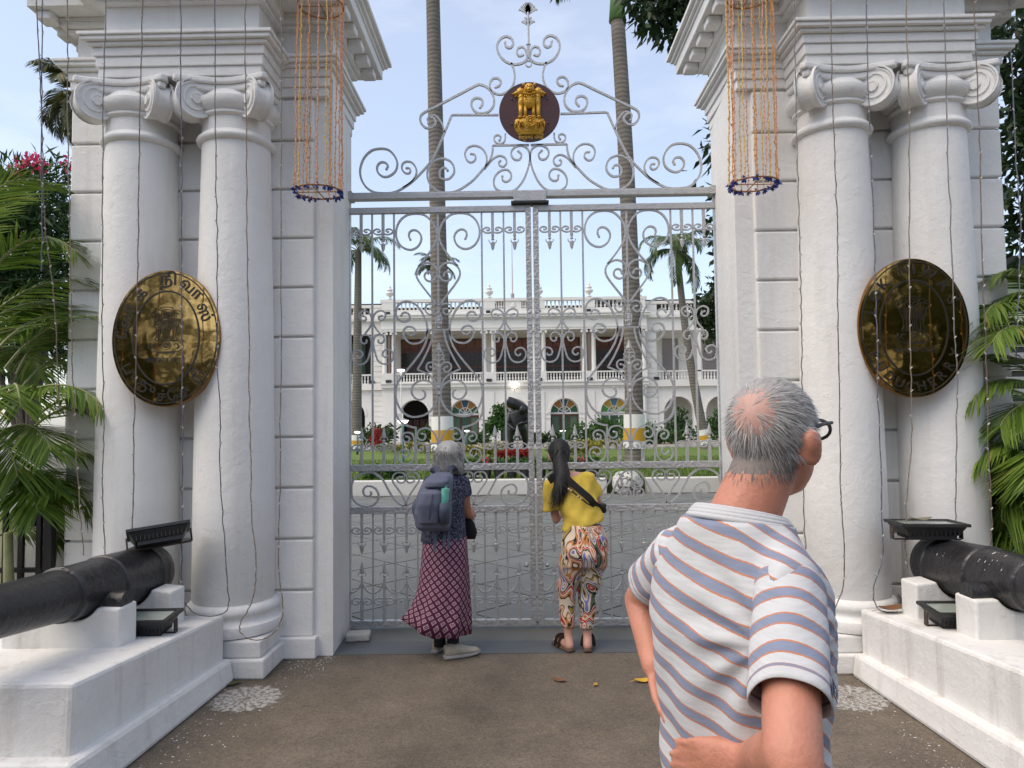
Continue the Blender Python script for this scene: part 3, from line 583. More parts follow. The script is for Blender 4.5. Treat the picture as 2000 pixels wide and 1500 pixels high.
# ================================================================== mansion behind the garden
BY = 42.0
BZ = lambda v: at(1000, v, BY).z
TIMBER = mat('dark_timber', (.075, .022, .014), .5, var=(3, .3, .7), col2=(.11, .035, .02))
DARKIN = mat('interior_shade', (.02, .018, .016), .9); GLASSD = mat('dim_glass', (.014, .013, .012), .25, spec=.4)  # DARKIN: indoor shade put into a near-black colour
GLASSG = mat('green_glass', (.055, .10, .075), .15, spec=.6); CURT = mat('green_curtain', (.10, .16, .11), .8)
PANES = [mat('pane_amber', (.38, .17, .02), .3), mat('pane_blue', (.035, .10, .20), .3), mat('pane_green', (.03, .12, .05), .3)]
PANESB = [mat('pane_amber_lit', (.62, .40, .03), .3), mat('pane_blue_lit', (.10, .24, .42), .3), mat('pane_green_lit', (.10, .34, .06), .3)]  # lit copies: light through the glass put into brighter colours
ROOFD = mat('dark_roofing', (.022, .022, .024), .7); ROOFB = mat('brown_roof', (.13, .075, .05), .8); BOXB = BLACKM
man = empty('mansion')
UC = at(1004.5, 750, BY).x; BAY = 3.385
PX = [UC+(i-2.5)*BAY for i in range(6)]                 # pier axes
CX = [UC+(i-2)*BAY for i in range(5)]                   # bay axes
zPT, zPB1, zPB0, zPC, zC1, zC0, zFR, zOP, zRL, zSL, zSB, zAC, zAS = [BZ(v) for v in (583, 588.5, 603.5, 610, 614, 623, 641, 645, 726.5, 745, 758, 777, 807)]
zG = .25
def arched_wall(m, x0, x1, c, r, zs, y0, y1, zb, zt, n=14, ry=None):
    """bay of wall with an arched opening: front skin, reveal, back skin"""
    ry = ry or r; arc = [(c+r*math.cos(PI-PI*i/n), zs+ry*math.sin(PI-PI*i/n)) for i in range(n+1)]
    for y, fl in ((y0, 0), (y1, 1)):
        V = []; F = []
        def q(*p):
            b = len(V); V.extend([(a, y, z) for a, z in p]); f = tuple(range(b, b+len(p))); F.append(f[::-1] if fl else f)
        q((x0, zb), (c-r, zb), (c-r, zs), (x0, zs)); q((c+r, zb), (x1, zb), (x1, zs), (c+r, zs))
        q((x0, zs), (c-r, zs), (c-r, zt), (x0, zt)); q((c+r, zs), (x1, zs), (x1, zt), (c+r, zt))
        for i in range(n): q(arc[i], arc[i+1], (arc[i+1][0], zt), (arc[i][0], zt))
        m.add(V, F)
    path = [(c-r, zb)]+arc+[(c+r, zb)]; V = [(x, y, z) for x, z in path for y in (y0, y1)]
    m.add(V, [(2*i, 2*i+1, 2*i+3, 2*i+2) for i in range(len(path)-1)])
def hood(m, c, r, zs, w, y, d, n=16, ry=None):
    ry = ry or r
    m.strip([(c+(r+w/2)*math.cos(PI-PI*i/n), zs+(ry+w/2)*math.sin(PI-PI*i/n)) for i in range(n+1)], w, d, y=y)
BPROF = [(.055, 0), (.055, .06), (.035, .10), (.05, .16), (.068, .26), (.05, .42), (.03, .52), (.034, .6), (.05, .7), (.05, .78), (.034, .86), (.055, .92), (.055, 1)]
def balusters(name, parent, x0, x1, y, z0, z1, n, mt=None, wide=1.0):
    m = MB()
    for i in range(n):
        x = x0+(x1-x0)*(i+.5)/n; m.lathe([(r*wide, z0+(z1-z0)*t) for r, t in BPROF], 8, (x, y, 0))
    return tag(m.build(name, mt or BWHITE, parent, smooth=True), kind='stuff')
# ---- central block, ground floor
m = MB()
for i in range(5): arched_wall(m, PX[i], PX[i+1], CX[i], .97, zAS, BY, BY+.75, 0, zSB)
m.build('ground_wall', BWHITE, man)
m = MB().box(PX[0]-.5, PX[0], BY, BY+.75, 0, zSB).box(PX[5], PX[5]+.42, BY, BY+.75, 0, zSB); m.build('end_pier', BWHITE, man)
for i in range(6): MB().box(PX[i]-.33, PX[i]+.33, BY-.07, BY-.003, 0, zSB-.25).build('pilaster', BWHITE, man)
for i in range(5):
    m = MB(); hood(m, CX[i], .97, zAS, .16, BY-.02, .08); m.build('arch_moulding', BWHITE, man)
    m = MB()
    for x0, x1 in ((CX[i]-.97-.36, CX[i]-.965), (CX[i]+.965, CX[i]+.97+.36)):
        m.box(x0, x1, BY-.06, BY+.3, zAS-.06, zAS+.02); m.box(x0, x1, BY-.05, BY+.3, zAS-.36, zAS-.30)
    m.build('impost', BWHITE, man)
def fanlight(c, r, zs, y, lit, parent):
    fr = MB(); cols = PANESB if lit else PANES; w_ = MB()
    wd = MB().box(c-r, c+r, y-.03, y+.03, zs-.10, zs+.02).build('window', BWHITE, parent)
    order = [2, 0, 1, 0, 2] if not lit else [2, 0, 1, 0, 2]; inner = [1, 2, 0, 2, 1] if not lit else [1, 2, 0, 2, 1]
    for i in range(5):
        a0, a1 = PI*i/5, PI*(i+1)/5
        for (ra, rb, od) in ((.44*r, .98*r, order), (0.02*r, .44*r, inner)):
            A = [a0+(a1-a0)*t/5 for t in range(6)]
            V = [(c+rb*math.cos(a), zs+rb*math.sin(a)) for a in A]+[(c+ra*math.cos(a), zs+ra*math.sin(a)) for a in reversed(A)]
            MB().prism(V, y, y+.02, 'y').build('pane', cols[od[i]], wd)
    for i in range(6):
        a = PI*i/5; fr.strip([(c, zs), (c+r*math.cos(a), zs+r*math.sin(a))], .05, .05, y=y-.02)
    for rr in (.44*r, .985*r): fr.strip([(c+rr*math.cos(PI*t/16), zs+rr*math.sin(PI*t/16)) for t in range(17)], .06, .06, y=y-.02)
    fr.build('glazing_bar', BWHITE, wd)
    return wd
for i, (kind) in enumerate(('dark', 'fan', 'fan', 'fan', 'lit')):
    y = BY+.62; c = CX[i]; r = .96
    if kind == 'dark':
        MB().box(c-1.2, c+1.2, BY+2.6, BY+2.7, 0, zSB).build('room_darkness', DARKIN, man)  # flat near-black sheet standing for the darkness inside the open arch
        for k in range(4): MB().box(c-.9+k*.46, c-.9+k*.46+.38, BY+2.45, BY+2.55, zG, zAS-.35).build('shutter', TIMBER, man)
        continue
    fanlight(c, r, zAS, y, kind == 'lit', man)
    d = MB().box(c-r, c+r, y+.10, y+.14, zG, zAS-.1).build('glass_door', GLASSG, man)
    m = MB()
    for x in (-r+.04, -.32, .32, r-.04): m.box(c+x-.045, c+x+.045, y+.02, y+.09, zG, zAS-.1)
    m.box(c-r, c+r, y+.025, y+.085, zAS-.22, zAS-.12); m.build('door_frame', TIMBER if kind != 'lit' else BWHITE, d)
    for s in (-1, 1):
        m = MB(); n = 14
        V = []
        for q in range(n+1): x = c+s*(.36+.5*q/n); V += [(x, y+.095-.015*(q % 2), zG), (x, y+.095-.015*(q % 2), zAS-.22)]
        m.add(V, [(2*q, 2*q+2, 2*q+3, 2*q+1) for q in range(n)]); m.build('curtain', CURT, d)
# ---- balcony slab, balustrade, columns
xa, xb = PX[0]-.52, PX[5]+.52
m = MB().box(xa, xb, BY-.10, BY+2.9, zSB, zSB+.12).box(xa-.04, xb+.04, BY-.22, BY+2.9, zSB+.12, zSL-.10).box(xa-.06, xb+.06, BY-.30, BY+2.9, zSL-.10, zSL); m.build('balcony_slab', BWHITE, man)
for i in range(6):
    MB().box(PX[i]-.50, PX[i]+.50, BY-.18, BY+.22, zSL, zRL+.0).build('pedestal', BWHITE, man)
    for s in (-1, 1):
        x = PX[i]+s*.31; col = MB().lathe([(.17, zRL), (.18, zRL+.03), (.16, zRL+.1), (.155, zRL+1), (.135, zOP-.22), (.15, zOP-.2), (.15, zOP-.15)], 16, (x, BY, 0)).build('upper_column', BWHITE, man, auto=40)
        m = MB().box(x-.20, x+.20, BY-.2, BY+.2, zOP-.07, zOP)
        for t in (-1, 1): m.add(*[(lambda b: (b.v, b.f))(MB().tube([(x+t*.17, BY-.19, zOP-.14), (x+t*.17, BY+.19, zOP-.14)], .085, 12))][0])
        m.build('capital', BWHITE, col)
    MB().box(PX[i]-.10, PX[i]+.10, BY-.06, BY+.3, zRL, zOP).build('gap_darkness', mat('gap_dark_tone', (.16, .12, .10), .7), man) if i not in (2, 3) else None  # strip standing in for the darkness between the paired columns
for i in range(5):
    x0, x1 = PX[i]+.5, PX[i+1]-.5
    MB().box(x0, x1, BY-.10, BY+.10, zRL-.09, zRL).build('handrail', BWHITE, man); MB().box(x0, x1, BY-.11, BY+.11, zSL, zSL+.07).build('bottom_rail', BWHITE, man)
    balusters('baluster_row', man, x0, x1, BY, zSL+.07, zRL-.09, 12)
# back wall of the verandah with timber doors
MB().box(xa, xb, BY+2.5, BY+2.7, zSL, zOP+.4).build('verandah_wall', BCREAM, man)
MB().box(xa, xb, BY, BY+2.5, zOP+.02, zOP+.14).build('verandah_ceiling', BCREAM, man)
for i in range(5):
    c = CX[i]; z0, z1 = zSL+.02, zOP-.25; dr = MB().box(c-1.3, c+1.3, BY+2.40, BY+2.48, z0, z1).build('timber_door', TIMBER, man)
    for k in range(4):
        x = c-1.2+k*.61
        for (a, b) in ((.50, .88), (.05, .44)): MB().box(x, x+.52, BY+2.375, BY+2.399, z0+(z1-z0)*a*.78, z0+(z1-z0)*b*.78).build('pane', GLASSD, dr)
        MB().box(x+.02, x+.50, BY+2.36, BY+2.40, z0+(z1-z0)*.80, z1-.12).build('fretwork', mat('timber_light', (.16, .06, .035), .6), dr)
# entablature, parapet, urns
ent = MB().box(xa, xb, BY-.22, BY+.35, zOP, zFR).box(xa-.02, xb+.02, BY-.25, BY+.35, zFR, zFR+.10).box(xa, xb, BY-.20, BY+.35, zFR+.10, zC0)
ent.box(xa-.05, xb+.05, BY-.30, BY+.4, zC0, zC0+.10).box(xa-.16, xb+.16, BY-.45, BY+.45, zC0+.10, zC1-.05).box(xa-.22, xb+.22, BY-.52, BY+.5, zC1-.05, zC1+.03).build('entablature', BWHITE, man)
m = MB()
for k in range(80): x = xa+(xb-xa)*(k+.5)/80; m.box(x-.055, x+.055, BY-.36, BY-.30, zC0+.0, zC0+.10)
tag(m.build('dentil_row', BWHITE, man), kind='stuff')
MB().box(xa, xb, BY-.20, BY+.12, zC1+.03, zPB0).build('parapet_base', BWHITE, man); MB().box(xa-.04, xb+.04, BY-.24, BY+.16, zPB1, zPT).build('parapet_coping', BWHITE, man)
for i in range(6):
    MB().box(PX[i]-.45, PX[i]+.45, BY-.22, BY+.13, zPB0, zPB1).build('parapet_pier', BWHITE, man)
    u = [(.10, 0), (.22, .03), (.22, .10), (.11, .16), (.10, .22), (.28, .38), (.34, .50), (.30, .58), (.16, .62), (.20, .68), (.26, .74), (.20, .80), (.09, .86), (.12, .93), (.05, 1.05), (.015, 1.16)]
    MB().lathe([(r*.86, zPT+t*.92) for r, t in u], 16, (PX[i]+.06, BY-.03, 0)).build('urn', BWHITE, man, smooth=True)
    MB().box(PX[i]-.14, PX[i]+.14, BY-.52, BY-.30, zC1+.04, zC1+.22).build('floodlight', BOXB, man); MB().box(PX[i]-.18, PX[i]+.18, BY-.36, BY-.19, zSL+.01, zSL+.19).build('floodlight', BOXB, man)
for i in range(5):
    x0, x1 = PX[i]+.45, PX[i+1]-.45
    if i == 2:
        MB().box(CX[i]-.55, CX[i]+.55, BY-.18, BY+.10, zPB0, zPB1).build('crest_panel', BWHITE, man)
        balusters('baluster_row', man, x0, CX[i]-.55, BY-.05, zPB0, zPB1, 4, wide=1.3); balusters('baluster_row', man, CX[i]+.55, x1, BY-.05, zPB0, zPB1, 4, wide=1.3)
        m = MB().lathe([(.05, 0), (.16, .05), (.2, .16), (.1, .25), (.16, .31)], 12, (CX[i], BY-.2, zPB0+.06), sy=.3); m.build('crest', BWHITE, man, smooth=True)
    else: balusters('baluster_row', man, x0, x1, BY-.05, zPB0, zPB1, 9, wide=1.3)
# globe lamp over the middle door
gl = at(1005, 753, BY-.5)
m = MB().ball((gl.x, BY-.45, gl.z), .16, 14, 10); m.build('globe_lamp', emis('lamp_glow', (1, .95, .82), 5), man, smooth=True)
MB().tube([(gl.x, BY-.45, gl.z-.15), (gl.x, BY-.2, gl.z-.32), (gl.x, BY, gl.z-.3)], .025, 6).build('lamp_arm', BWHITE, man)
# ---- wings
def wing(sg, name_x0, w):
    """wing standing back beside the centre: quoined end, arcade below, loggia above"""
    y = BY+.55; e0 = (PX[5]+.42) if sg > 0 else (PX[0]-.50); X = lambda t: e0+sg*t
    def bxx(m, t0, t1, y0, y1, z0, z1): a, b = sorted((X(t0), X(t1))); m.box(a, b, y0, y1, z0, z1); return m
    q = .85; zt = zPT-.25
    for k in range(11):
        z0 = k*.36+.2
        if z0+.33 < zSB: bxx(MB(), .05, q, y-.10, y+.2, z0, z0+.33).build('quoin', BWHITE, man)
    for k in range(8):
        z0 = zSL+.1+k*.36
        if z0+.33 < zOP: bxx(MB(), .05, q-.1, y-.10, y+.2, z0, z0+.33).build('quoin', BWHITE, man)
    bxx(MB(), 0, q, y-.05, y+.6, 0, zOP).build('wing_pier', BWHITE, man)
    nb = 3; bw = 2.85
    m = MB()
    for k in range(nb):
        a, b = sorted((X(q+k*bw), X(q+(k+1)*bw))); c = (a+b)/2; arched_wall(m, a, b, c, 1.0, zAS-.05, y, y+.5, 0, zSB, ry=1.05)
    m.build('wing_arcade', BWHITE, man)
    for k in range(nb):
        c = X(q+(k+.5)*bw); m = MB(); hood(m, c, 1.0, zAS-.05, .14, y-.02, .07, ry=1.05); m.build('arch_moulding', BWHITE, man)
        m = MB(); a, b = sorted((X(q+(k+1)*bw-.42), X(q+(k+1)*bw+.42))); m.box(a, b, y-.05, y+.5, zAS-.12, zAS-.02); m.build('impost', BWHITE, man)
        bxx(MB(), q+(k+1)*bw-.16, q+(k+1)*bw+.16, y-.08, y+.24, zSL, zOP-.1).build('loggia_post', BWHITE, man)
        bxx(MB(), q+k*bw, q+(k+1)*bw, y-.08, y+.08, zRL-.09, zRL).build('handrail', BWHITE, man)
        a, b = sorted((X(q+k*bw+.1), X(q+(k+1)*bw-.2))); balusters('baluster_row', man, a, b, y, zSL, zRL-.09, 12)
        a, b = sorted((X(q+k*bw+.3), X(q+(k+1)*bw-.3))); balusters('baluster_row', man, a, b, y-.05, zPB0-.18, zPB1-.25, 9, wide=1.25)
    L = q+nb*bw
    bxx(MB(), 0, L, y-.25, y+2.4, zSB, zSL).build('wing_slab', BWHITE, man)
    bxx(MB(), 0, L, y-.15, y+.3, zOP-.1, zC0).build('wing_entablature', BWHITE, man); bxx(MB(), 0, L, y-.35, y+.4, zC0, zC1-.1).build('wing_cornice', BWHITE, man)
    bxx(MB(), 0, L, y-.15, y+.1, zC1-.1, zPB0-.18).build('wing_parapet', BWHITE, man); bxx(MB(), 0, L, y-.2, y+.15, zPB1-.25, zt).build('wing_coping', BWHITE, man)
    bxx(MB(), 0, .9, y-.16, y+.11, zPB0-.18, zPB1-.25).build('parapet_pier', BWHITE, man)
    bxx(MB(), 0, L, y+2.3, y+2.5, 0, zOP+.2).build('wing_back_wall', BCREAM if sg > 0 else DARKIN, man)  # left back wall coloured near-black for the shade inside the wing
    for k in range(nb):
        c = X(q+(k+.5)*bw); a = MB().box(c-.55, c+.55, y+2.2, y+2.29, zSL, zOP-.4).build('louvred_door', mat('grey_louvre', (.28, .25, .24), .7) if sg > 0 else mat('green_shutter', (.03, .07, .05), .6), man)
        m = MB()
        for r in range(14): m.box(c-.5, c+.5, y+2.17, y+2.2, zSL+.1+r*.16, zSL+.2+r*.16)
        m.build('louvre', a.data.materials[0], a)
    bxx(MB(), .2, L, y+.6, y+4, zt-.05, zt+.22).build('roof', ROOFD, man)
    bxx(MB(), .6, .95, y-.3, y-.1, zSL+.01, zSL+.2).build('floodlight', BOXB, man)
wing(1, 0, 0); wing(-1, 0, 0)
MB().box(xa, xb, BY+.5, BY+14, zPT-.6, zPT-.45).build('flat_roof', ROOFD, man)
MB().prism([(at(950, 580, BY+6).x, zPT-.5), (at(970, 570, BY+6).x, zPT+.62), (at(1040, 570, BY+6).x, zPT+.62), (at(1075, 580, BY+6).x, zPT-.5)], BY+5, BY+8, 'y').build('hipped_roof', ROOFB, man)
MB().box(at(1142, 570, BY+4).x, at(1240, 570, BY+4).x, BY+4, BY+6, zPT-.5, zPT+.62).build('roof_shed', ROOFD, man)
rebase(man, (UC, BY, 0))
tag(man, 'white colonial mansion with arcaded ground floor, balcony, paired columns and urns on parapet', 'mansion')
fp = empty('flagpole', (at(1001, 585, BY+6).x, BY+6, zPT+.3))
MB().tube([(0, 0, 0), (0, 0, 1.1)], .14, 12).build('base_tube', mat('pole_grey', (.42, .38, .36), .5), fp); MB().tube([(0, 0, 1.1), (0, 0, 5.2)], lambda t: .055-.03*t, 8).build('pole', mat('pole_pink', (.62, .5, .48), .5), fp)
tag(fp, 'slender pale flagpole rising from the mansion roof', 'flagpole')
# ================================================================== plants
def leafmat(name, c1, c2, rough=.45, trans=.25, c3=None):
    m = bpy.data.materials.new(name); m.use_nodes = True; t = m.node_tree; N, L = t.nodes, t.links; b = N['Principled BSDF']
    g = N.new('ShaderNodeNewGeometry'); r = N.new('ShaderNodeValToRGB'); e = r.color_ramp.elements; e[0].color = (*c1, 1); e[1].color = (*c2, 1)
    if c3: x = e.new(.93); x.color = (*c2, 1); e[-1].color = (*c3, 1)
    L.new(g.outputs['Random Per Island'], r.inputs['Fac']); L.new(r.outputs['Color'], b.inputs['Base Color']); b.inputs['Roughness'].default_value = rough
    b.inputs['Specular IOR Level'].default_value = .35
    tr = N.new('ShaderNodeBsdfTranslucent'); mix = N.new('ShaderNodeMixShader'); mix.inputs['Fac'].default_value = trans
    L.new(r.outputs['Color'], tr.inputs['Color']); L.new(b.outputs['BSDF'], mix.inputs[1]); L.new(tr.outputs['BSDF'], mix.inputs[2]); L.new(mix.outputs['Shader'], N['Material Output'].inputs['Surface'])
    return m
LG_ARECA = leafmat('areca_leaf', (.060, .13, .016), (.19, .28, .045), c3=(.30, .27, .06)); LG_DARK = leafmat('dark_leaf', (.012, .03, .010), (.035, .065, .02))
LG_OLE = leafmat('oleander_leaf', (.02, .055, .015), (.06, .11, .03)); LG_SHRUB = leafmat('shrub_leaf', (.03, .09, .02), (.08, .16, .035)); LG_YEL = leafmat('yellow_hedge_leaf', (.10, .15, .015), (.36, .30, .03), c3=(.4, .2, .05))
LG_PALM = leafmat('palm_leaf', (.035, .07, .018), (.09, .14, .035)); LG_PINK = leafmat('pink_petal', (.55, .03, .10), (.75, .10, .22)); LG_RED = leafmat('red_leaf', (.25, .02, .02), (.45, .06, .04)); LG_DRY = leafmat('dry_leaf', (.12, .06, .025), (.22, .11, .04))
BARK = mat('palm_bark', (.19, .165, .14), .85, var=(3, .3, .7), col2=(.125, .11, .095), stain=(9, .63, (.26, .24, .215)))
def rings(m):
    t = m.node_tree; N, L = t.nodes, t.links; co = N.new('ShaderNodeTexCoord').outputs['Object']; w_ = N.new('ShaderNodeTexWave'); w_.bands_direction = 'Z'; w_.inputs['Scale'].default_value = 2.4; w_.inputs['Distortion'].default_value = 2.2; w_.inputs['Detail'].default_value = 4; w_.inputs['Detail Scale'].default_value = 2; L.new(co, w_.inputs['Vector'])
    bp = N.new('ShaderNodeBump'); bp.inputs['Strength'].default_value = .5; bp.inputs['Distance'].default_value = .02; L.new(w_.outputs['Fac'], bp.inputs['Height']); L.new(bp.outputs['Normal'], N['Principled BSDF'].inputs['Normal'])
    b = N['Principled BSDF']; src = b.inputs['Base Color'].links[0].from_socket; r = N.new('ShaderNodeValToRGB'); e = r.color_ramp.elements; e[0].position = .0; e[0].color = (.62, .62, .62, 1); e[1].position = .35; L.new(w_.outputs['Fac'], r.inputs['Fac']); mx = N.new('ShaderNodeMix'); mx.data_type = 'RGBA'; mx.blend_type = 'MULTIPLY'; mx.inputs['Factor'].default_value = .5; L.new(src, mx.inputs['A']); L.new(r.outputs['Color'], mx.inputs['B']); L.new(mx.outputs['Result'], b.inputs['Base Color'])
rings(BARK)
BARK2 = mat('tree_bark', (.10, .08, .06), .9, bump=(14, .5, 6))
CSHAFT = mat('crownshaft', (.10, .20, .05), .5); STEMG = mat('palm_stem', (.30, .27, .15), .6, bump=(20, .2), var=(6, .3, .7), col2=(.16, .2, .07))
def leaves(pos, dirs, L, W, rng, fold=.25):
    """many separate pointed leaves: 2 triangles pairs each"""
    n = len(pos); d = dirs/np.linalg.norm(dirs, axis=1)[:, None]; r = rng.normal(size=(n, 3)); s = np.cross(d, r); s /= np.linalg.norm(s, axis=1)[:, None]; u = np.cross(s, d)
    L = np.asarray(L).reshape(-1, 1)*np.ones((n, 1)); W = np.asarray(W).reshape(-1, 1)*np.ones((n, 1))
    V = np.stack([pos, pos+d*L*.45+s*W+u*W*fold, pos+d*L-u*L*.08, pos+d*L*.45-s*W+u*W*fold], 1).reshape(-1, 3)
    i = np.arange(n)*4; F = np.stack([np.stack([i, i+1, i+2], 1), np.stack([i, i+2, i+3], 1)], 1).reshape(-1, 3)
    return V, F
def fastmesh(name, V, F, mt, parent=None, smooth=False):
    me = bpy.data.meshes.new(name); V = np.asarray(V, np.float32); F = np.asarray(F, np.int32); k = F.shape[1]
    me.vertices.add(len(V)); me.vertices.foreach_set('co', V.ravel()); me.loops.add(F.size); me.loops.foreach_set('vertex_index', F.ravel())
    me.polygons.add(len(F)); me.polygons.foreach_set('loop_start', np.arange(len(F))*k); me.polygons.foreach_set('loop_total', np.full(len(F), k)); me.update(); me.validate()
    me.materials.append(mt)
    if smooth: me.polygons.foreach_set('use_smooth', np.ones(len(F), bool))
    return link(bpy.data.objects.new(name, me), parent)
def blob_leaves(blobs, n, L, W, rng, droop=.0, shell=.55):
    P = []; D = []; tot = sum(b[3]**2 for b in blobs)
    for (x, y, z, r) in blobs:
        k = max(4, int(n*r*r/tot)); v = rng.normal(size=(k, 3)); v /= np.linalg.norm(v, axis=1)[:, None]
        rad = r*(shell+(1-shell)*rng.random((k, 1)))*(1+.15*rng.normal(size=(k, 1)))
        P.append(np.array([x, y, z])+v*rad); D.append(v+.7*rng.normal(size=(k, 3))+np.array([0, 0, -droop]))
    P = np.concatenate(P); D = np.concatenate(D); s = .7+.6*rng.random(len(P)); return leaves(P, D, L*s, W*s, rng)
def frond(base, dirxy, elev, L, n, leafL, leafW, droop, rng, vee=.6, hang=.3, r0=.012):
    """feather leaf: curved midrib with two rows of leaflets; returns (rib MB, V, F)"""
    h = np.array([math.cos(dirxy), math.sin(dirxy), 0]); side = np.array([-math.sin(dirxy), math.cos(dirxy), 0]); up = np.array([0, 0, 1.])
    pts = []; p = np.array(base, float); e = elev; ds = L/16
    for i in range(17):
        pts.append(p.copy()); p = p+(h*math.cos(e)+up*math.sin(e))*ds; e -= droop/16*(.5+i/16)
    pts = np.array(pts); T = np.gradient(pts, axis=0); T /= np.linalg.norm(T, axis=1)[:, None]
    V = []; F = []
    for k in range(n):
        t = .14+.86*(k+.5)/n; f = t*16; i = min(int(f), 15); a = f-i; q = pts[i]*(1-a)+pts[i+1]*a; tt = T[i]; nn = np.cross(side, tt)
        ll = leafL*(math.sin(PI*min(1, .12+.80*t))**.7)*(.9+.2*rng.random()); w = leafW*(.8+.4*rng.random())
        for s in (-1, 1):
            d = tt*(.55+.5*t)+side*s*(1.0-.35*t)-nn*(-vee*.45)+rng.normal(size=3)*.06; d /= np.linalg.norm(d)
            m1 = q+d*ll*.5; e2 = d+np.array([0, 0, -hang*(.8+.4*rng.random())]); e2 /= np.linalg.norm(e2); m2 = m1+e2*ll*.5; wv = np.cross(d, nn); wv = wv/np.linalg.norm(wv)*w
            b = len(V); V += [q+wv*.3, q-wv*.3, m1+wv, m1-wv, m2]; F += [(b, b+1, b+3), (b, b+3, b+2), (b+2, b+3, b+4)]
    return [tuple(x) for x in pts], V, F
def palm(name, base, top, r0, r1, nf, L, leafL, leafW, label, grp, band=None, shaft=None, bend=0, seed=1, elevs=(-.3, 1.2), droop=1.6, n=46, hang=.5, mt=None, azs=None):
    rng = np.random.default_rng(seed); base = Vector(base); top = Vector(top); root = empty(name, base); d = top-base
    P = [Vector((0, 0, -.15))]+[d*t+Vector((bend*math.sin(PI*t), 0, 0)) for t in np.linspace(0, 1, 26)]
    m = MB(); m.tube(P, lambda t: (r0*(1+.35*math.exp(-t*18))*(1-t)+r1*t), 20); tr = m.build('trunk', BARK, root, smooth=True)
    for i in range(int(d.length/.16)):                    # leaf-scar rings
        t = (i+.5)/int(d.length/.16)
    if band:
        for (z0, z1, mt_) in band:
            t0, t1 = z0/d.length, z1/d.length; c0 = d*t0+Vector((bend*math.sin(PI*t0), 0, 0)); c1 = d*t1+Vector((bend*math.sin(PI*t1), 0, 0))
            MB().tube([c0, c1], (r0*(1-t0)+r1*t0)*1.03+.01+.35*r0*math.exp(-t0*18), 20, cap=False).build('painted_band', mt_, tr, smooth=True)
    tp = d
    if shaft: MB().tube([d-Vector((0, 0, .1)), d+Vector((0, 0, shaft*.5)), d+Vector((0, 0, shaft))], lambda t: r1*(1.25-.6*t), 16).build('crownshaft', CSHAFT, root, smooth=True); tp = d+Vector((0, 0, shaft))
    rb = MB(); VV = []; FF = []
    for k in range(nf):
        az = (azs[k] if azs else 2*PI*k/nf*1.0+rng.normal()*.25); el = elevs[0]+(elevs[1]-elevs[0])*rng.random()
        pts, V, F = frond(tp, az, el, L*(.85+.3*rng.random()), n, leafL, leafW, droop*(.8+.4*rng.random()), rng, hang=hang)
        rb.tube(pts, lambda t: .03*L/3*(1-.85*t)+.003, 5); b = len(VV); VV += V; FF += [tuple(i+b for i in f) for f in F]
    cr_ = fastmesh('crown', VV, FF, mt or LG_PALM, root); rb.build('midrib', STEMG, cr_)
    tag(root, label, 'palm tree', grp); return root
YB = mat('band_yellow', (.55, .30, .02), .6); WB = mat('band_white', (.75, .74, .70), .6)
LZ = .30
bands = [(.42, .68, WB), (.68, 1.02, YB), (1.02, 1.32, WB)]
b1 = at(866, 910, 14); t1 = at(842, 0, 14.6)
palm('royal_palm', (b1.x, 14, LZ), (t1.x+.02, 14.6, t1.z+2.4), .27, .19, 11, 3.6, .85, .025, 'tall grey royal palm trunk behind the gate leaf where the grey-haired woman stands', 'royal palms on the lawn', [(.55, .75, WB), (.75, 1.12, YB), (1.12, 1.5, WB)], 1.2, seed=4, droop=2.1, hang=.9)
b2 = at(1240, 912, 14); t2 = at(1206, 35, 14)
palm('royal_palm', (b2.x, 14, LZ), (t2.x, 14, t2.z), .265, .20, 11, 3.6, .85, .025, 'tall grey royal palm trunk behind the gate leaf where the woman in yellow leans', 'royal palms on the lawn', [(.55, .75, WB), (.75, 1.12, YB), (1.12, 1.5, WB)], 1.3, bend=.10, seed=9, droop=1.2, hang=.9, elevs=(.7, 1.35))
b3 = at(1380, 868, 26); t3 = at(1322, 490, 26)
palm('feather_palm', (b3.x, 26, LZ), (t3.x, 26, t3.z), .22, .13, 15, 2.3, .62, .022, 'leaning feathery palm in front of the mansion side wing', 'smaller palms by the mansion', [(.2, .4, WB), (.4, .6, YB), (.6, .85, WB)], bend=-.15, seed=12, droop=2.4, hang=.8, elevs=(-.2, 1.3))
b4 = at(696, 868, 28); t4 = at(700, 490, 28)
palm('feather_palm', (b4.x, 28, LZ), (t4.x, 28, t4.z), .26, .15, 13, 2.3, .65, .022, 'upright feathery palm half hidden by the gate post', 'smaller palms by the mansion', [(.1, .3, WB), (.3, .5, YB), (.5, .75, WB)], seed=13, droop=2.4, hang=.9, elevs=(-.3, 1.2))
t5 = at(852, 520, 62); palm('feather_palm', (t5.x, 62, 0), (t5.x, 62, t5.z), .3, .2, 14, 2.6, .8, .03, 'distant feathery palm whose crown shows above the mansion roof', 'smaller palms by the mansion', seed=15, droop=2.0, hang=.5, elevs=(0, 1.2))
t6 = at(150, 190, 12); palm('fan_palm', (t6.x+.1, 12, 0), (t6.x+.1, 12, t6.z), .22, .15, 22, 1.3, .60, .022, 'shaggy palm showing behind the pier beside the pink oleander', None, seed=18, droop=1.9, hang=.7, elevs=(-1.1, 1.2), mt=leafmat('shaggy_palm_leaf', (.04, .06, .02), (.12, .13, .05), c3=(.25, .17, .07)))
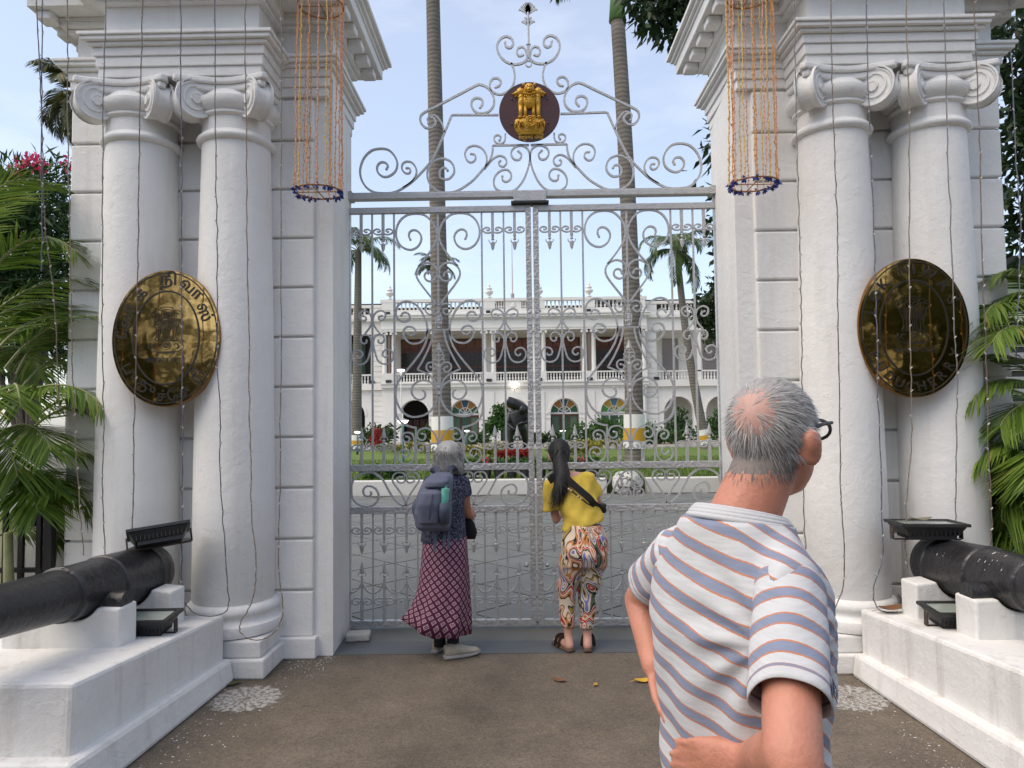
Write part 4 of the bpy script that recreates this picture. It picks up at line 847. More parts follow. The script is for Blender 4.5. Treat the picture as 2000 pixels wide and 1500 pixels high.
# ---- areca clumps beside the piers
def areca(name, base, specs, label, seed, grp, stems=6):
    rng = np.random.default_rng(seed); base = Vector(base); root = empty(name, base); rb = MB(); VV = []; FF = []
    for s in range(stems):
        a = 2*PI*s/stems; b0 = Vector((.22*math.cos(a), .16*math.sin(a), 0)); b1_ = b0*1.8+Vector((0, 0, .75+.5*rng.random()))
        st = MB().tube([b0, (b0+b1_)/2+Vector((.02, 0, 0)), b1_], lambda t: .045-.015*t, 10); st.build('stem', STEMG, root, smooth=True)
    specs = specs+[(a_+.07*rng.normal(), b_+.10*rng.normal(), max(.25, c_+.12*rng.normal()), d_+.35*rng.normal(), e_+.25*rng.normal(), f_*(.8+.3*rng.random()), g_) for a_, b_, c_, d_, e_, f_, g_ in specs]
    for (bx_, by_, bz_, az, el, L, dr) in specs:
        pts, V, F = frond((bx_-base.x, by_-base.y, bz_), az, el, L, 58, .46, .0085, dr, rng, hang=.20)
        rb.tube(pts, lambda t: .010*(1-.8*t)+.002, 5); b = len(VV); VV += V; FF += [tuple(i+b for i in f) for f in F]
    cr_ = fastmesh('fronds', VV, FF, LG_ARECA, root); rb.build('midrib', STEMG, cr_)
    tag(root, label, 'palm plant', grp); return root
rng = np.random.default_rng(5)
sp = []
for (u, v, az, el, L, dr, Y) in [(10, 720, .05, .95, 1.15, 2.0, -.75), (0, 800, -.25, .55, 1.0, 1.5, -.8), (-40, 640, .2, .9, 1.2, 1.9, -.7), (20, 900, .1, .45, .85, 1.4, -.62), (-10, 860, -.5, .5, .8, 1.6, -.9),
                             (30, 980, .05, .5, .75, 1.6, -.58), (-60, 700, .4, 1.1, 1.1, 2.0, -.5), (40, 760, .55, 1.0, .95, 1.9, -.45), (-30, 560, -.1, 1.1, .9, 2.2, -.8), (0, 960, -.6, .35, .7, 1.4, -.75), (60, 840, .0, .75, .8, 2.0, -.5), (-20, 740, 2.2, .9, 1.0, 1.8, -.5), (-40, 760, -2.6, .8, 1.0, 1.8, -.6), (10, 1010, .3, .3, .7, 1.2, -.55), (-60, 820, -.9, .7, 1.0, 1.8, -.9), (30, 700, 1.2, 1.1, .9, 1.6, -.3)]:
    p = at(u, v, Y); sp.append((p.x, p.y, p.z, az, el, L, dr))
areca('areca_palm', (at(10, 1100, -.6).x, -.6, 0), sp, 'bushy green areca palm behind the black fence', 5, 'areca palms beside the piers')
sp = []
for (u, v, az, el, L, dr, Y) in [(2010, 650, PI-.1, .6, .75, 1.7, -.85), (2030, 770, PI+.1, .5, .85, 1.5, -.9), (2020, 860, PI-.2, .5, .75, 1.6, -.8), (2040, 700, PI+.4, .8, .9, 1.8, -.95), (2030, 930, PI, .5, .6, 2.2, -.8), (2010, 960, PI+.3, .2, .5, 2.0, -.85), (2060, 830, PI-.5, .7, .8, 1.8, -.6), (2050, 900, PI+.6, .4, .7, 1.6, -1.0), (2000, 1000, PI-.1, .1, .5, 1.9, -.75), (2080, 640, PI+.1, .9, .9, 1.8, -.7), (2100, 760, .4, .8, .9, 1.8, -.8), (2020, 800, PI-.9, .8, .8, 1.8, -.5), (2030, 880, PI+.9, .4, .7, 1.6, -1.0), (1990, 960, PI+.15, .1, .45, 2.2, -.9)]:
    p = at(u, v, Y); sp.append((p.x, p.y, p.z, az, el, L, dr))
sp = [(a_+.10, b_, c_, d_, e_, f_*.86, g_) for a_, b_, c_, d_, e_, f_, g_ in sp]; areca('areca_palm', (at(2040, 1100, -.8).x, -.8, 0), sp, 'bushy green areca palm beside the plaque lettered in English', 6, 'areca palms beside the piers')
def ridgeline(P): return catmull(P, 4)
# ---- trees and shrubs
def broadtree(name, base, blobs, n, L, W, mt, label, cat, trunk=None, seed=1, droop=.2, grp=None, flowers=None, shell=.35, limbs=10):
    rng = np.random.default_rng(seed); root = empty(name, base); bl = [(x-base[0], y-base[1], z-base[2], r) for x, y, z, r in blobs]
    if trunk:
        m = MB(); m.tube([(0, 0, -.1), (.05, 0, trunk*.5), (0, .03, trunk)], lambda t: trunk*.035*(1.3-.6*t)+.01, 10); t_ = m.build('trunk', BARK2, root, smooth=True)
        for (x, y, z, r) in bl[:limbs]: MB().tube([(0, 0, trunk*.7), (x*.5, y*.5, (trunk*.7+z)/2+.1), (x, y, z)], lambda t: .02+trunk*.012*(1-t), 6).build('limb', BARK2, t_)
    V, F = blob_leaves(bl, n, L, W, rng, droop, shell); fastmesh('crown' if trunk else 'foliage', V, F, mt, root)
    if flowers:
        fb, fn, fl = flowers; V, F = blob_leaves([(x-base[0], y-base[1], z-base[2], r) for x, y, z, r in fb], fn, fl, fl*.4, rng, 0, .2); tag(fastmesh('flowers', V, F, LG_PINK, root), kind='stuff')
    tag(root, label, cat, grp); return root
def bl_at(L, Y, s=1): return [(*at(u, v, Y+dy), r*s) for (u, v, dy, r) in L]
broadtree('oleander_bush', (at(60, 700, 3).x, 3, 0), bl_at([(60, 370, 0, .45), (20, 400, .2, .5), (100, 420, 0, .45), (-40, 420, 0, .6), (60, 480, .1, .6), (120, 480, .2, .35), (0, 520, 0, .6), (80, 560, 0, .55), (-60, 560, .2, .8), (30, 640, .3, .8), (110, 350, .3, .3), (130, 560, .2, .3), (90, 650, .4, .5)], 3), 9000, .18, .017, LG_OLE, 'dense oleander bush with pink blossom beside the pier', 'bush', 1.6, 21, 0, flowers=(bl_at([(45, 318, -.3, .10), (35, 330, -.4, .08), (68, 312, -.35, .09), (75, 320, -.4, .10), (133, 322, -.2, .08), (55, 308, -.3, .06)], 3), 130, .05))
broadtree('street_tree', (at(2150, 900, 1.5).x, 1.5, 0), bl_at([(1985, 60, 0, .35), (1990, 150, .3, .3), (1975, 200, .4, .25), (2010, 240, 0, .35), (1985, 300, .3, .25), (2000, 370, 0, .3), (1985, 420, .3, .2), (2040, 100, 0, .5), (2060, 300, 0, .6), (2080, 450, 0, .6), (2120, 200, 0, .8), (1965, 20, .4, .3), (1995, 470, .3, .2)], 1.5), 2600, .16, .032, LG_DARK, 'dark leafy tree behind the pier with the English plaque', 'tree', 3.2, 22, .4)
mt_ = bl_at([(1265, 20, 0, .30), (1290, 40, .2, .28), (1310, 10, 0, .4), (1240, 0, 0, .25), (1300, 70, .1, .14), (1325, 60, 0, .2), (1270, 60, 0, .15), (1340, -30, 0, .6), (1290, -40, .2, .6), (1380, -60, 0, .8), (1440, 60, .4, .9), (1460, 300, .6, .9)], 6)
broadtree('mango_tree', (at(1520, 900, 6.6).x, 6.6, LZ-.3), mt_, 2600, .24, .042, LG_DARK, 'dark mango tree whose leaves hang over beside the palm trunk', 'tree', 4.0, 23, .9, limbs=0)
broadtree('garden_tree', (at(1440, 860, 30).x, 30, LZ), bl_at([(1385, 600, 0, .9), (1400, 625, .4, .7), (1372, 620, 0, .5), (1410, 590, .4, 1.2), (1440, 640, 0, 1.6), (1395, 640, 0, .5), (1450, 560, 0, 1.6)], 30), 3200, .30, .08, LG_DARK, 'dark round tree overlapping the mansion side wing', 'tree', 4, 24, .2)
broadtree('garden_tree', (at(1470, 900, 9).x, 9, LZ), bl_at([(1398, 425, 0, .12), (1400, 470, 0, .12), (1392, 445, .2, .10), (1405, 500, 0, .15), (1410, 380, 0, .25), (1430, 450, 0, .4)], 9), 360, .20, .04, LG_DARK, 'slim dark tree glimpsed at the edge of the gate', 'tree', 4, 25, .8, limbs=0)
# ---- lawn, garden walls, beds
LAWN = mat('lawn', (.075, .135, .012), .9, bump=(60, .6, 8), var=(.9, .3, .7), col2=(.12, .165, .022))
V = []; F = []; nx, ny = 40, 24
for j in range(ny+1):
    for i in range(nx+1):
        x = -24+48*i/nx; y = 10.55+18*j/ny; V.append((x, y, LZ-.02+.03*math.sin(x*.7)*math.cos(y*.5)))
for j in range(ny):
    for i in range(nx): a = j*(nx+1)+i; F.append((a, a+1, a+nx+2, a+nx+1))
tag(meshobj('lawn', V, F, LAWN, smooth=True), kind='structure')
sheet('garden_path', -26, 26, 28.4, 42.2, .26, mat('garden_gravel', (.30, .27, .23), .9, bump=(30, .3)))
rng = np.random.default_rng(8); n = 26000; P = np.stack([rng.uniform(-8, 8, n), 10.6+9*rng.random(n)**1.6, np.full(n, LZ-.02)], 1); D = rng.normal(size=(n, 3))*.35+np.array([0, 0, 1]); Vg, Fg = leaves(P, D, .07+.05*rng.random(n), .006, rng)
tag(fastmesh('grass', Vg, Fg, leafmat('grass_blade', (.06, .12, .012), (.13, .19, .03))), 'short green lawn grass behind the low white garden wall', 'grass', kind='stuff')
gx0, gx1 = at(1185, 950, 10.4).x, at(1262, 950, 10.4).x
for (x0, x1, lab) in ((-9, gx0, 'low white garden wall with dark flower pots standing behind it'), (gx1, 9, 'low white garden wall running off behind the right-hand pier')):
    w_ = MB(); N_ = 16
    for k in range(N_): a, b = x0+(x1-x0)*k/N_, x0+(x1-x0)*(k+1)/N_; w_.box(a, b, 10.35, 10.62, -.05, .335)
    o = MB().box(x0, x1, 10.35, 10.60, -.05, .335).build('garden_wall', mat('garden_wall_white', (.55, .545, .50), .8, bump=(10, .3), var=(1.5, .3, .7), col2=(.66, .65, .61), stain=(3, .62, (.45, .42, .36))), bevel=.02)
    tag(o, 'low white garden wall with dark flower pots standing behind it' if x0 < 0 else 'low white garden wall beyond the white boulder, below the lawn', 'garden wall')
rk = empty('boulder', ((gx0+gx1)/2, 10.3, 0)); rm = MB().ball((0, 0, .20), (.34, .28, .34), 22, 14)
rg = np.random.default_rng(2); rm.v = [tuple(np.array(v)*(1+.07*math.sin(9*v[0]+3*v[2])*math.cos(7*v[1]+5*v[2]))) for v in rm.v]
o = rm.build('rounded_stone', mat('painted_stone', (.55, .54, .51), .7, bump=(12, .8), stain=(9, .50, (.06, .055, .05))), rk, smooth=True); tag(rk, 'white painted round boulder with dark spots in the garden wall gap', 'boulder')
earth_ = MB().box(gx0-.02, gx1+.02, 10.55, 10.7, -.03, .28).build('earth_bank', mat('grass_bank', (.05, .07, .015), .95, bump=(30, .8))); tag(earth_, kind='structure')
# potted plants behind the wall
pot0 = None; rng = np.random.default_rng(31)
for k, u in enumerate((902, 926, 950, 975, 1000, 1026, 1056, 1082, 1108, 1134, 1160)):
    p = at(u, 940, 10.95); r = empty('potted_plant', (p.x, 10.95, LZ-.01))
    m = MB().lathe([(.10, 0), (.13, .22), (.145, .22), (.145, .25), (.12, .25), (.11, .2)], 14).build('pot', mat('black_pot', (.02, .02, .022), .5), r, auto=40)
    Vp, Fp = blob_leaves([(0, 0, .34, .13), (.05, .03, .42, .10), (-.06, 0, .38, .11)], 170, .10, .022, rng, 0, .1); fastmesh('foliage', Vp, Fp, LG_SHRUB, r)
    fl = k in (2, 9)
    if fl: Vp, Fp = blob_leaves([(0, -.05, .46, .09)], 40, .05, .02, rng, 0, .3); tag(fastmesh('flowers', Vp, Fp, LG_PINK, r), kind='stuff')
    tag(r, 'leafy potted plant in black pot with pink flowers behind the garden wall' if fl else 'plain leafy potted plant in black pot behind the garden wall', 'potted plant', 'pots in a row behind the garden wall')
# flowering hedge, beds and shrubs
def shrub(name, u, v, Y, w, h, n, L, mt, label, cat='shrub', seed=1, grp=None, shape='round'):
    rng = np.random.default_rng(seed); p = at(u, v, Y); z0 = LZ if Y < 28 else .26; root = empty(name, (p.x, Y, z0)); B = []
    k = 9
    for i in range(k):
        if shape == 'cone': t = i/k; B.append((w*.35*(1-t)*rng.normal()*.5, w*.2*rng.normal()*.5, h*(.08+.82*t), w*.42*(1-t)+.10))
        else: B.append((w*.5*(2*(i+.5)/k-1), .2*rng.normal(), h*(.35+.3*rng.random()), h*.36))
    V, F = blob_leaves(B, n, L, L*.3, rng, 0, .2); fastmesh('foliage', V, F, mt, root)
    MB().tube([(0, 0, -.05), (0, 0, h*.5)], .04, 6).build('stem', BARK2, root); tag(root, label, cat, grp); return root
hedges = [(930, 890, 21, 2.6, .55, LG_YEL, 'yellow and green clipped hedge beside the dark statue'), (1005, 898, 19.5, 1.2, .35, LG_RED, 'low red-leaved bedding plants at the foot of the dark statue'), (1120, 885, 22, 2.0, .55, LG_YEL, 'yellow-green hedge beyond the head of the woman in yellow'), (1190, 880, 26, 3.0, .5, LG_YEL, 'yellow hedge at the far side of the lawn'), (800, 880, 25, 2.8, .5, LG_YEL, 'yellow hedge beyond the round lamp on the green post'), (745, 935, 11.3, .9, .30, LG_SHRUB, 'low dark bush at the lawn edge by the gate hinge')]
for i, (u, v, Y, w_, h_, mt_, lab) in enumerate(hedges): shrub('hedge', u, v, Y, w_, h_, 1500, .10, mt_, lab, 'hedge', 50+i)
shr = [(740, 860, 34, 1.6, 2.0, 'round bush in front of the mansion quoins'), (1155, 865, 34, 2.4, 2.0, 'leafy bush below the arched window with green doors'), (1225, 865, 34, 3.2, 2.2, 'wide bush behind the palm trunk with painted bands'), (1328, 862, 36, 1.9, 3.4, 'tall pointed bush standing inside the wing arch'), (1400, 862, 36, 1.8, 3.0, 'tall bush beside the leaning feathery palm'), (850, 868, 36, 2.2, 1.6, 'bush beneath the dark archway'), (1065, 868, 36, 1.8, 1.0, 'low twiggy bush beside the middle door'), (910, 872, 36, 2.6, 1.0, 'low bush below the arched fanlight window'), (1290, 868, 33, 2.2, 1.3, 'small clipped bush by the wing corner')]
for i, (u, v, Y, w_, h_, lab) in enumerate(shr): shrub('shrub', u, v, Y, w_, h_*.72, 1000, .20, LG_SHRUB if i % 3 else LG_OLE, lab, 'shrub', 80+i, 'shrubs along the mansion', 'cone' if h_ > 2.8 else 'round')
bs = empty('standing_plant', (at(968, 870, 30).x, 30, .26)); Vp, Fp = blob_leaves([(0, 0, 1.2, .5), (.3, 0, 1.5, .45), (-.3, 0, .95, .4), (.2, 0, 1.9, .35)], 1500, .16, .05, np.random.default_rng(3), 0, .2); fastmesh('foliage', Vp, Fp, LG_SHRUB, bs); MB().tube([(0, 0, -.05), (0, 0, 1.2)], .05, 8).build('stem', BARK2, bs); tag(bs, 'round topped bush on a stem beside the dark statue', 'shrub')
rf = empty('red_bush', (at(735, 870, 30).x, 30, .26)); Vp, Fp = blob_leaves([(0, 0, .5, .35), (0, 0, .9, .2)], 500, .12, .04, np.random.default_rng(4), 0, .2); fastmesh('foliage', Vp, Fp, LG_RED, rf); MB().tube([(0, 0, -.05), (0, 0, .5)], .03, 6).build('stem', BARK2, rf); tag(rf, 'small red bush in front of the mansion corner', 'shrub')
# trees across the street behind the viewer (seen only as reflections in the brass)
for i, (x, r, s) in enumerate(((-9, 3.2, 1), (-3.5, 2.6, 2), (3.0, 3.0, 3), (9, 3.4, 4), (15, 3, 5), (-15, 3, 6))):
    broadtree('roadside_tree', (x, -17, 0), [(x, -17, 4.5, r), (x+1.6, -17, 3.2, r*.7), (x-1.6, -16.5, 3.4, r*.7), (x, -16, 2.2, r*.6), (x+.5, -17.5, 6.6, r*.6)], 1900, .62, .17, LG_DARK, ['roadside tree reflected in the brass plaque lettered in Tamil', 'roadside tree reflected between the plaques', 'roadside tree reflected in the brass plaque with English letters', 'roadside tree across the street facing the right cannon', 'farther roadside tree down the street to the right', 'farther roadside tree down the street to the left'][i], 'tree', 4.5, 60+s, .2, 'roadside trees')
# compound walls running off from the piers
for s in (-1, 1):
    o = MB().box(min(s*3.46, s*9), max(s*3.46, s*9), -.32, -.08, 0, 1.5).build('compound_wall', WHITE2, bevel=.01)
    tag(o, 'plain white compound wall behind the black fence and areca palm' if s < 0 else 'plain white compound wall behind the right areca palm', 'wall')
# ================================================================== people
def capsule(m, p, q, r0, r1, n=18, flat=False, flat0=False):
    p, q = Vector(p), Vector(q); m.tube([p, p.lerp(q, .5), q], lambda t: r0*(1-t)+r1*t, n)
    if not flat0: m.ball(p, r0*.995, n, 12)
    if not flat: m.ball(q, r1*.995, n, 12)
def loft(m, rings, n=36, sq=2.3, cap=True):
    """rings: (centre, half-width vector, half-depth vector)"""
    V = []; F = []
    for c, a, b in rings:
        c, a, b = Vector(c), Vector(a), Vector(b)
        for i in range(n):
            t = 2*PI*i/n; ct, st = math.cos(t), math.sin(t); x = math.copysign(abs(ct)**(2/sq), ct); y = math.copysign(abs(st)**(2/sq), st); V.append(c+a*x+b*y)
    for j in range(len(rings)-1):
        for i in range(n): F.append((j*n+i, j*n+(i+1) % n, (j+1)*n+(i+1) % n, (j+1)*n+i))
    if cap: F += [tuple(reversed(range(n))), tuple((len(rings)-1)*n+i for i in range(n))]
    m.add(V, F)
def fuse(m, name, mt, parent, voxel=.012, it=8, fn=None):
    """closed overlapping shapes -> one continuous skin"""
    me = bpy.data.meshes.new('tmp'); me.from_pydata(m.v, [], m.f); tmp = bpy.data.objects.new('tmp', me); C.objects.link(tmp)
    bmx = bmesh.new(); bmx.from_mesh(me); bmesh.ops.recalc_face_normals(bmx, faces=bmx.faces); bmx.to_mesh(me); bmx.free()
    r = tmp.modifiers.new('r', 'REMESH'); r.mode = 'VOXEL'; r.voxel_size = voxel; s = tmp.modifiers.new('s', 'SMOOTH'); s.iterations = it; s.factor = .5
    dg = bpy.context.evaluated_depsgraph_get(); out = bpy.data.meshes.new_from_object(tmp.evaluated_get(dg)); bpy.data.objects.remove(tmp); out.name = name
    if fn:
        co = np.empty(len(out.vertices)*3, np.float32); out.vertices.foreach_get('co', co); co = co.reshape(-1, 3); no = np.empty_like(co).ravel(); out.vertices.foreach_get('normal', no); co = fn(co, no.reshape(-1, 3)); out.vertices.foreach_set('co', co.astype(np.float32).ravel()); out.update()
    out.materials.clear(); out.materials.append(mt); out.polygons.foreach_set('use_smooth', [True]*len(out.polygons)); return link(bpy.data.objects.new(name, out), parent)
def attr(o, name, vals):
    a = o.data.attributes.new(name, 'FLOAT', 'POINT'); a.data.foreach_set('value', np.asarray(vals, np.float32))
def coords(o):
    co = np.empty(len(o.data.vertices)*3, np.float32); o.data.vertices.foreach_get('co', co); return co.reshape(-1, 3)
def hand(m, wrist, dirv, palm_n, s=1.0, curl=.5, thumb=1):
    """palm and five fingers from the wrist; palm_n = direction the palm faces; thumb = +-1 side"""
    w = Vector(wrist); d = Vector(dirv).normalized(); pn = Vector(palm_n); pn = (pn-d*pn.dot(d)).normalized(); sd_ = d.cross(pn)*thumb
    loft(m, [(w, sd_*.026*s, pn*.019*s), (w+d*.03*s, sd_*.034*s, pn*.017*s), (w+d*.065*s, sd_*.041*s, pn*.015*s), (w+d*.09*s, sd_*.041*s, pn*.013*s)], 16)
    for i, (off, L) in enumerate(((.031, .070), (.0105, .080), (-.0105, .075), (-.031, .058))):
        p = w+d*.083*s+sd_*off*s; dd = d.copy()
        for k, f in enumerate((.45, .32, .23)):
            q = p+dd*L*f*s; capsule(m, p, q, (.0092-.0009*k)*s, (.0086-.0009*k)*s, 10); p = q; dd = (dd+pn*curl*(.5 if k else .7)).normalized()
    p = w+d*.025*s+sd_*.030*s; dd = (d*.75+sd_*.65+pn*.25).normalized()
    for k, L in enumerate((.040, .032, .026)): q = p+dd*L*s; capsule(m, p, q, (.0125-.0015*k)*s, (.0115-.0015*k)*s, 10); p = q; dd = (dd+d*.35+pn*.1).normalized()
def head(m, c, f, s=1.0, up=Vector((0, 0, 1)), nose=True):
    c = Vector(c); f = Vector(f).normalized(); r_ = f.cross(up).normalized(); up = r_.cross(f)
    R = Matrix((r_, f, up)).transposed()
    def B(x, y, z, r): m.ball(c+R @ Vector((x*s, y*s, z*s)), tuple(q*s for q in r), 24, 16, rot=R)
    B(0, -.008, .025, (.077, .098, .092)); B(0, .018, -.045, (.062, .070, .075)); B(0, .050, -.092, (.034, .034, .026)); B(0, .0, -.03, (.070, .085, .06))
    if nose: capsule(m, c+R @ Vector((0, .088*s, .012*s)), c+R @ Vector((0, .108*s, -.028*s)), .010*s, .015*s, 10); B(0, .082, -.062, (.024, .014, .009)); B(.03, .078, .028, (.024, .014, .009)); B(-.03, .078, .028, (.024, .014, .009))
    for sg in (-1, 1):
        e = Matrix((r_, f, up)).transposed() @ rotm(sg*-.35, 'Z'); m.ball(c+R @ Vector((sg*.081*s, -.008*s, -.022*s)), (.011*s, .022*s, .036*s), 14, 12, rot=e); m.ball(c+R @ Vector((sg*.088*s, -.016*s, -.008*s)), (.009*s, .019*s, .024*s), 14, 10, rot=e)
    return R
def strands(name, pts, nrm, dirs, length, width, lift, mt, parent, rng, seg=3, grav=0.):
    n = len(pts); d = dirs/np.maximum(1e-6, np.linalg.norm(dirs, axis=1))[:, None]; side = np.cross(d, nrm); side /= np.maximum(1e-6, np.linalg.norm(side, axis=1))[:, None]
    L = np.asarray(length).reshape(-1, 1)*np.ones((n, 1)); V = []; p = pts-nrm*.002; dd = d+nrm*lift+rng.normal(size=(n, 3))*.10
    for k in range(seg+1):
        wv = side*width*(1-.75*k/seg); V += [p+wv, p-wv]; dd = dd/np.linalg.norm(dd, axis=1)[:, None]; p = p+dd*L/seg; dd = dd-nrm*lift*.55+np.array([0, 0, -grav])
    V = np.stack(V, 1).reshape(-1, 3); b = (np.arange(n)*2*(seg+1))[:, None]; F = []
    for k in range(seg): F.append(np.concatenate([b+2*k, b+2*k+1, b+2*k+3, b+2*k+2], 1))
    return fastmesh(name, V, np.stack(F, 1).reshape(-1, 4), mt, parent)
def surf(o, n, rng, keep):
    """random points on a mesh with normals, filtered"""
    me = o.data; me.calc_loop_triangles(); co = coords(o); T = np.array([t.vertices[:] for t in me.loop_triangles]); a, b, c = co[T[:, 0]], co[T[:, 1]], co[T[:, 2]]; N = np.cross(b-a, c-a); A = np.linalg.norm(N, axis=1); N /= np.maximum(A, 1e-12)[:, None]
    i = rng.choice(len(T), n, p=A/A.sum()); r = rng.random((n, 2)); f = r.sum(1) > 1; r[f] = 1-r[f]; P = a[i]+(b-a)[i]*r[:, :1]+(c-a)[i]*r[:, 1:]; k = keep(P); return P[k], N[i][k]
def hairmat(name, c1, c2, c3):
    m = leafmat(name, c1, c2, .5, .0, c3); return m
SKIN = mat('skin_tan', (.43, .185, .115), .52, bump=(130, .13, 5), var=(14, .32, .70), col2=(.55, .235, .165), stain=(62, .665, (.30, .12, .07)), sub=.10); SKINL = mat('skin_light', (.52, .30, .22), .5, bump=(90, .08, 4), var=(10, .3, .75), col2=(.56, .30, .24), sub=.12); SKINB = mat('skin_brown', (.30, .13, .075), .5, bump=(90, .08, 4), sub=.1)
def clothnodes(name, rough=.85, bump=(30, .3)):
    m = bpy.data.materials.new(name); m.use_nodes = True; t = m.node_tree; N, L = t.nodes, t.links; b = N['Principled BSDF']; b.inputs['Roughness'].default_value = rough; b.inputs['Specular IOR Level'].default_value = .2
    co = N.new('ShaderNodeTexCoord').outputs['Object']; n = N.new('ShaderNodeTexNoise'); n.inputs['Scale'].default_value = bump[0]; n.inputs['Detail'].default_value = 5; L.new(co, n.inputs['Vector'])
    bp = N.new('ShaderNodeBump'); bp.inputs['Strength'].default_value = bump[1]; bp.inputs['Distance'].default_value = .01; L.new(n.outputs['Fac'], bp.inputs['Height']); L.new(bp.outputs['Normal'], b.inputs['Normal'])
    return m, N, L, b, co
def constramp(N, stops):
    r = N.new('ShaderNodeValToRGB'); r.color_ramp.interpolation = 'CONSTANT'; e = r.color_ramp.elements; e[0].position = stops[0][0]; e[0].color = (*stops[0][1], 1); e[1].position = stops[1][0]; e[1].color = (*stops[1][1], 1)
    for p, c in stops[2:]: x = e.new(p); x.color = (*c, 1)
    return r
# striped jersey
STRIPE, N, L, b, co = clothnodes('striped_jersey', .9, (14, .35))
a = N.new('ShaderNodeAttribute'); a.attribute_name = 'stripe'; nz = N.new('ShaderNodeTexNoise'); nz.inputs['Scale'].default_value = 160; L.new(co, nz.inputs['Vector']); ma = N.new('ShaderNodeMath'); ma.operation = 'MULTIPLY_ADD'; ma.inputs[1].default_value = .04; L.new(nz.outputs['Fac'], ma.inputs[0]); L.new(a.outputs['Fac'], ma.inputs[2])
fr = N.new('ShaderNodeMath'); fr.operation = 'FRACT'; L.new(ma.outputs[0], fr.inputs[0]); WH = (.52, .53, .545)
r = constramp(N, [(0, WH), (.54, (.50, .21, .12)), (.60, (.215, .245, .335)), (.93, (.46, .20, .12))]); L.new(fr.outputs[0], r.inputs['Fac'])
nz2 = N.new('ShaderNodeTexNoise'); nz2.inputs['Scale'].default_value = 60; nz2.inputs['Detail'].default_value = 6; mpn = N.new('ShaderNodeMapping'); mpn.inputs['Scale'].default_value = (.35, .35, 3); L.new(co, mpn.inputs['Vector']); L.new(mpn.outputs['Vector'], nz2.inputs['Vector'])
mxn = N.new('ShaderNodeMix'); mxn.data_type = 'RGBA'; mxn.blend_type = 'MULTIPLY'; mxn.inputs['Factor'].default_value = .35; L.new(r.outputs['Color'], mxn.inputs['A']); L.new(nz2.outputs['Fac'], mxn.inputs['B']); sc_ = N.new('ShaderNodeMix'); sc_.data_type = 'RGBA'; sc_.blend_type = 'MULTIPLY'; sc_.inputs['Factor'].default_value = 1; sc_.inputs['B'].default_value = (1.22, 1.22, 1.22, 1); L.new(mxn.outputs['Result'], sc_.inputs['A']); L.new(sc_.outputs['Result'], b.inputs['Base Color'])
WTRIM = mat('jersey_white', (.50, .51, .525), .9, bump=(120, .1))
# ---------------- man in the striped shirt
pm = empty('person', (.30, -4.47, 0))
sub = lambda v: tuple(Vector(v)-Vector((.30, -4.47, 0)))
MF = Vector((.84, .545, 0)).normalized(); ML = Vector((-MF.y, MF.x, 0)); UP = Vector((0, 0, 1))
HC = Vector(sub(atd(1512, 852, 1.44))); NB = Vector((0.014, 0.006, 1.520)); LS = Vector(sub(atd(1325, 1085, 1.53))); RS = Vector(sub(atd(1540, 1150, 1.27)))
LE = Vector(sub(atd(1252, 1172, 1.70))); LW = Vector(sub(atd(1278, 1300, 1.56))); RE = Vector(sub(atd(1548, 1476, 1.06))); RW = Vector(sub(atd(1468, 1484, 1.27))); WC = Vector((.0, .0, 0))
HF = Vector((.76, .65, .02))
body = MB()
loft(body, [((0, 0, .92), ML*.155, MF*.10), ((0, 0, 1.1), ML*.14, MF*.10), ((0, 0, 1.28), ML*.165, MF*.11), ((0, 0, 1.40), ML*.15, MF*.085), ((0, 0, 1.47), ML*.07, MF*.06)])
capsule(body, NB-MF*.005-UP*.05, HC-HF*.03-UP*.05, .070, .060); capsule(body, LS, NB-UP*.06, .05, .05); capsule(body, RS, NB-UP*.06, .05, .05)
capsule(body, NB-UP*.05+ML*.03, LS, .05, .042); capsule(body, NB-UP*.05-ML*.03, RS, .05, .042)
capsule(body, LS, LE, .048, .040); capsule(body, LE, LW, .040, .028); capsule(body, RS, RE, .047, .043); body.ball(RE+Vector((.0, -.012, -.01)), (.040, .036, .040), 16, 12); capsule(body, RE, RE.lerp(RW, .35), .043, .043); capsule(body, RE.lerp(RW, .35), RW, .043, .030)
hand(body, RW, (RW-RE).normalized()*.35+Vector((-.9, .35, -.15)), MF*.9+ML*.1, 1.02, .25, 1); hand(body, LW, Vector((.4, -.3, -.7)), Vector((.5, -.5, 0)), 1, .4, 1)
HR = head(body, HC, HF, 1.03)
for s in (-1, 1): capsule(body, ML*(s*.085)+UP*.9, ML*(s*.095)+UP*.50+MF*.01, .085, .058); capsule(body, ML*(s*.095)+UP*.50+MF*.01, ML*(s*.10)+UP*.09, .055, .04); capsule(body, ML*(s*.10)+UP*.05-MF*.03, ML*(s*.11)+UP*.04+MF*.14, .04, .035)
mbody = fuse(body, 'body', SKIN, pm, .0065, 6)
# hair: cropped grey with a bald crown
c = np.array(HC); R3 = np.array(HR)
def hl(P): return (P-c) @ R3            # head-local: x right, y face, z up
whorl = np.array([.010, -.098, .048])
def haired(P):
    q = hl(P); y, z, x = q[:, 1], q[:, 2], q[:, 0]; ear = np.hypot(y+.008, z+.012) < .030
    low = -.068-.35*np.clip(y+.04, 0, 1); front = y < .045+.35*(z-.05)
    return (z > np.where(y < 0, -.072+.0*y, -.03+1.2*np.clip(y, 0, .2))) & front & (z > -.085) & ~(ear & (np.abs(x) > .06)) & (np.linalg.norm(q, axis=1) < .16) & ~((np.abs(x) > .05) & (y > -.035) & (z < -.005))
rng = np.random.default_rng(77); P, Nn = surf(mbody, 150000, rng, haired); q = hl(P); bald = np.linalg.norm((q-whorl)*np.array([1, .9, .9]), axis=1); keep = rng.random(len(P)) < np.clip((bald-.010)/.050, .22, 1); P, Nn, q = P[keep], Nn[keep], q[keep]
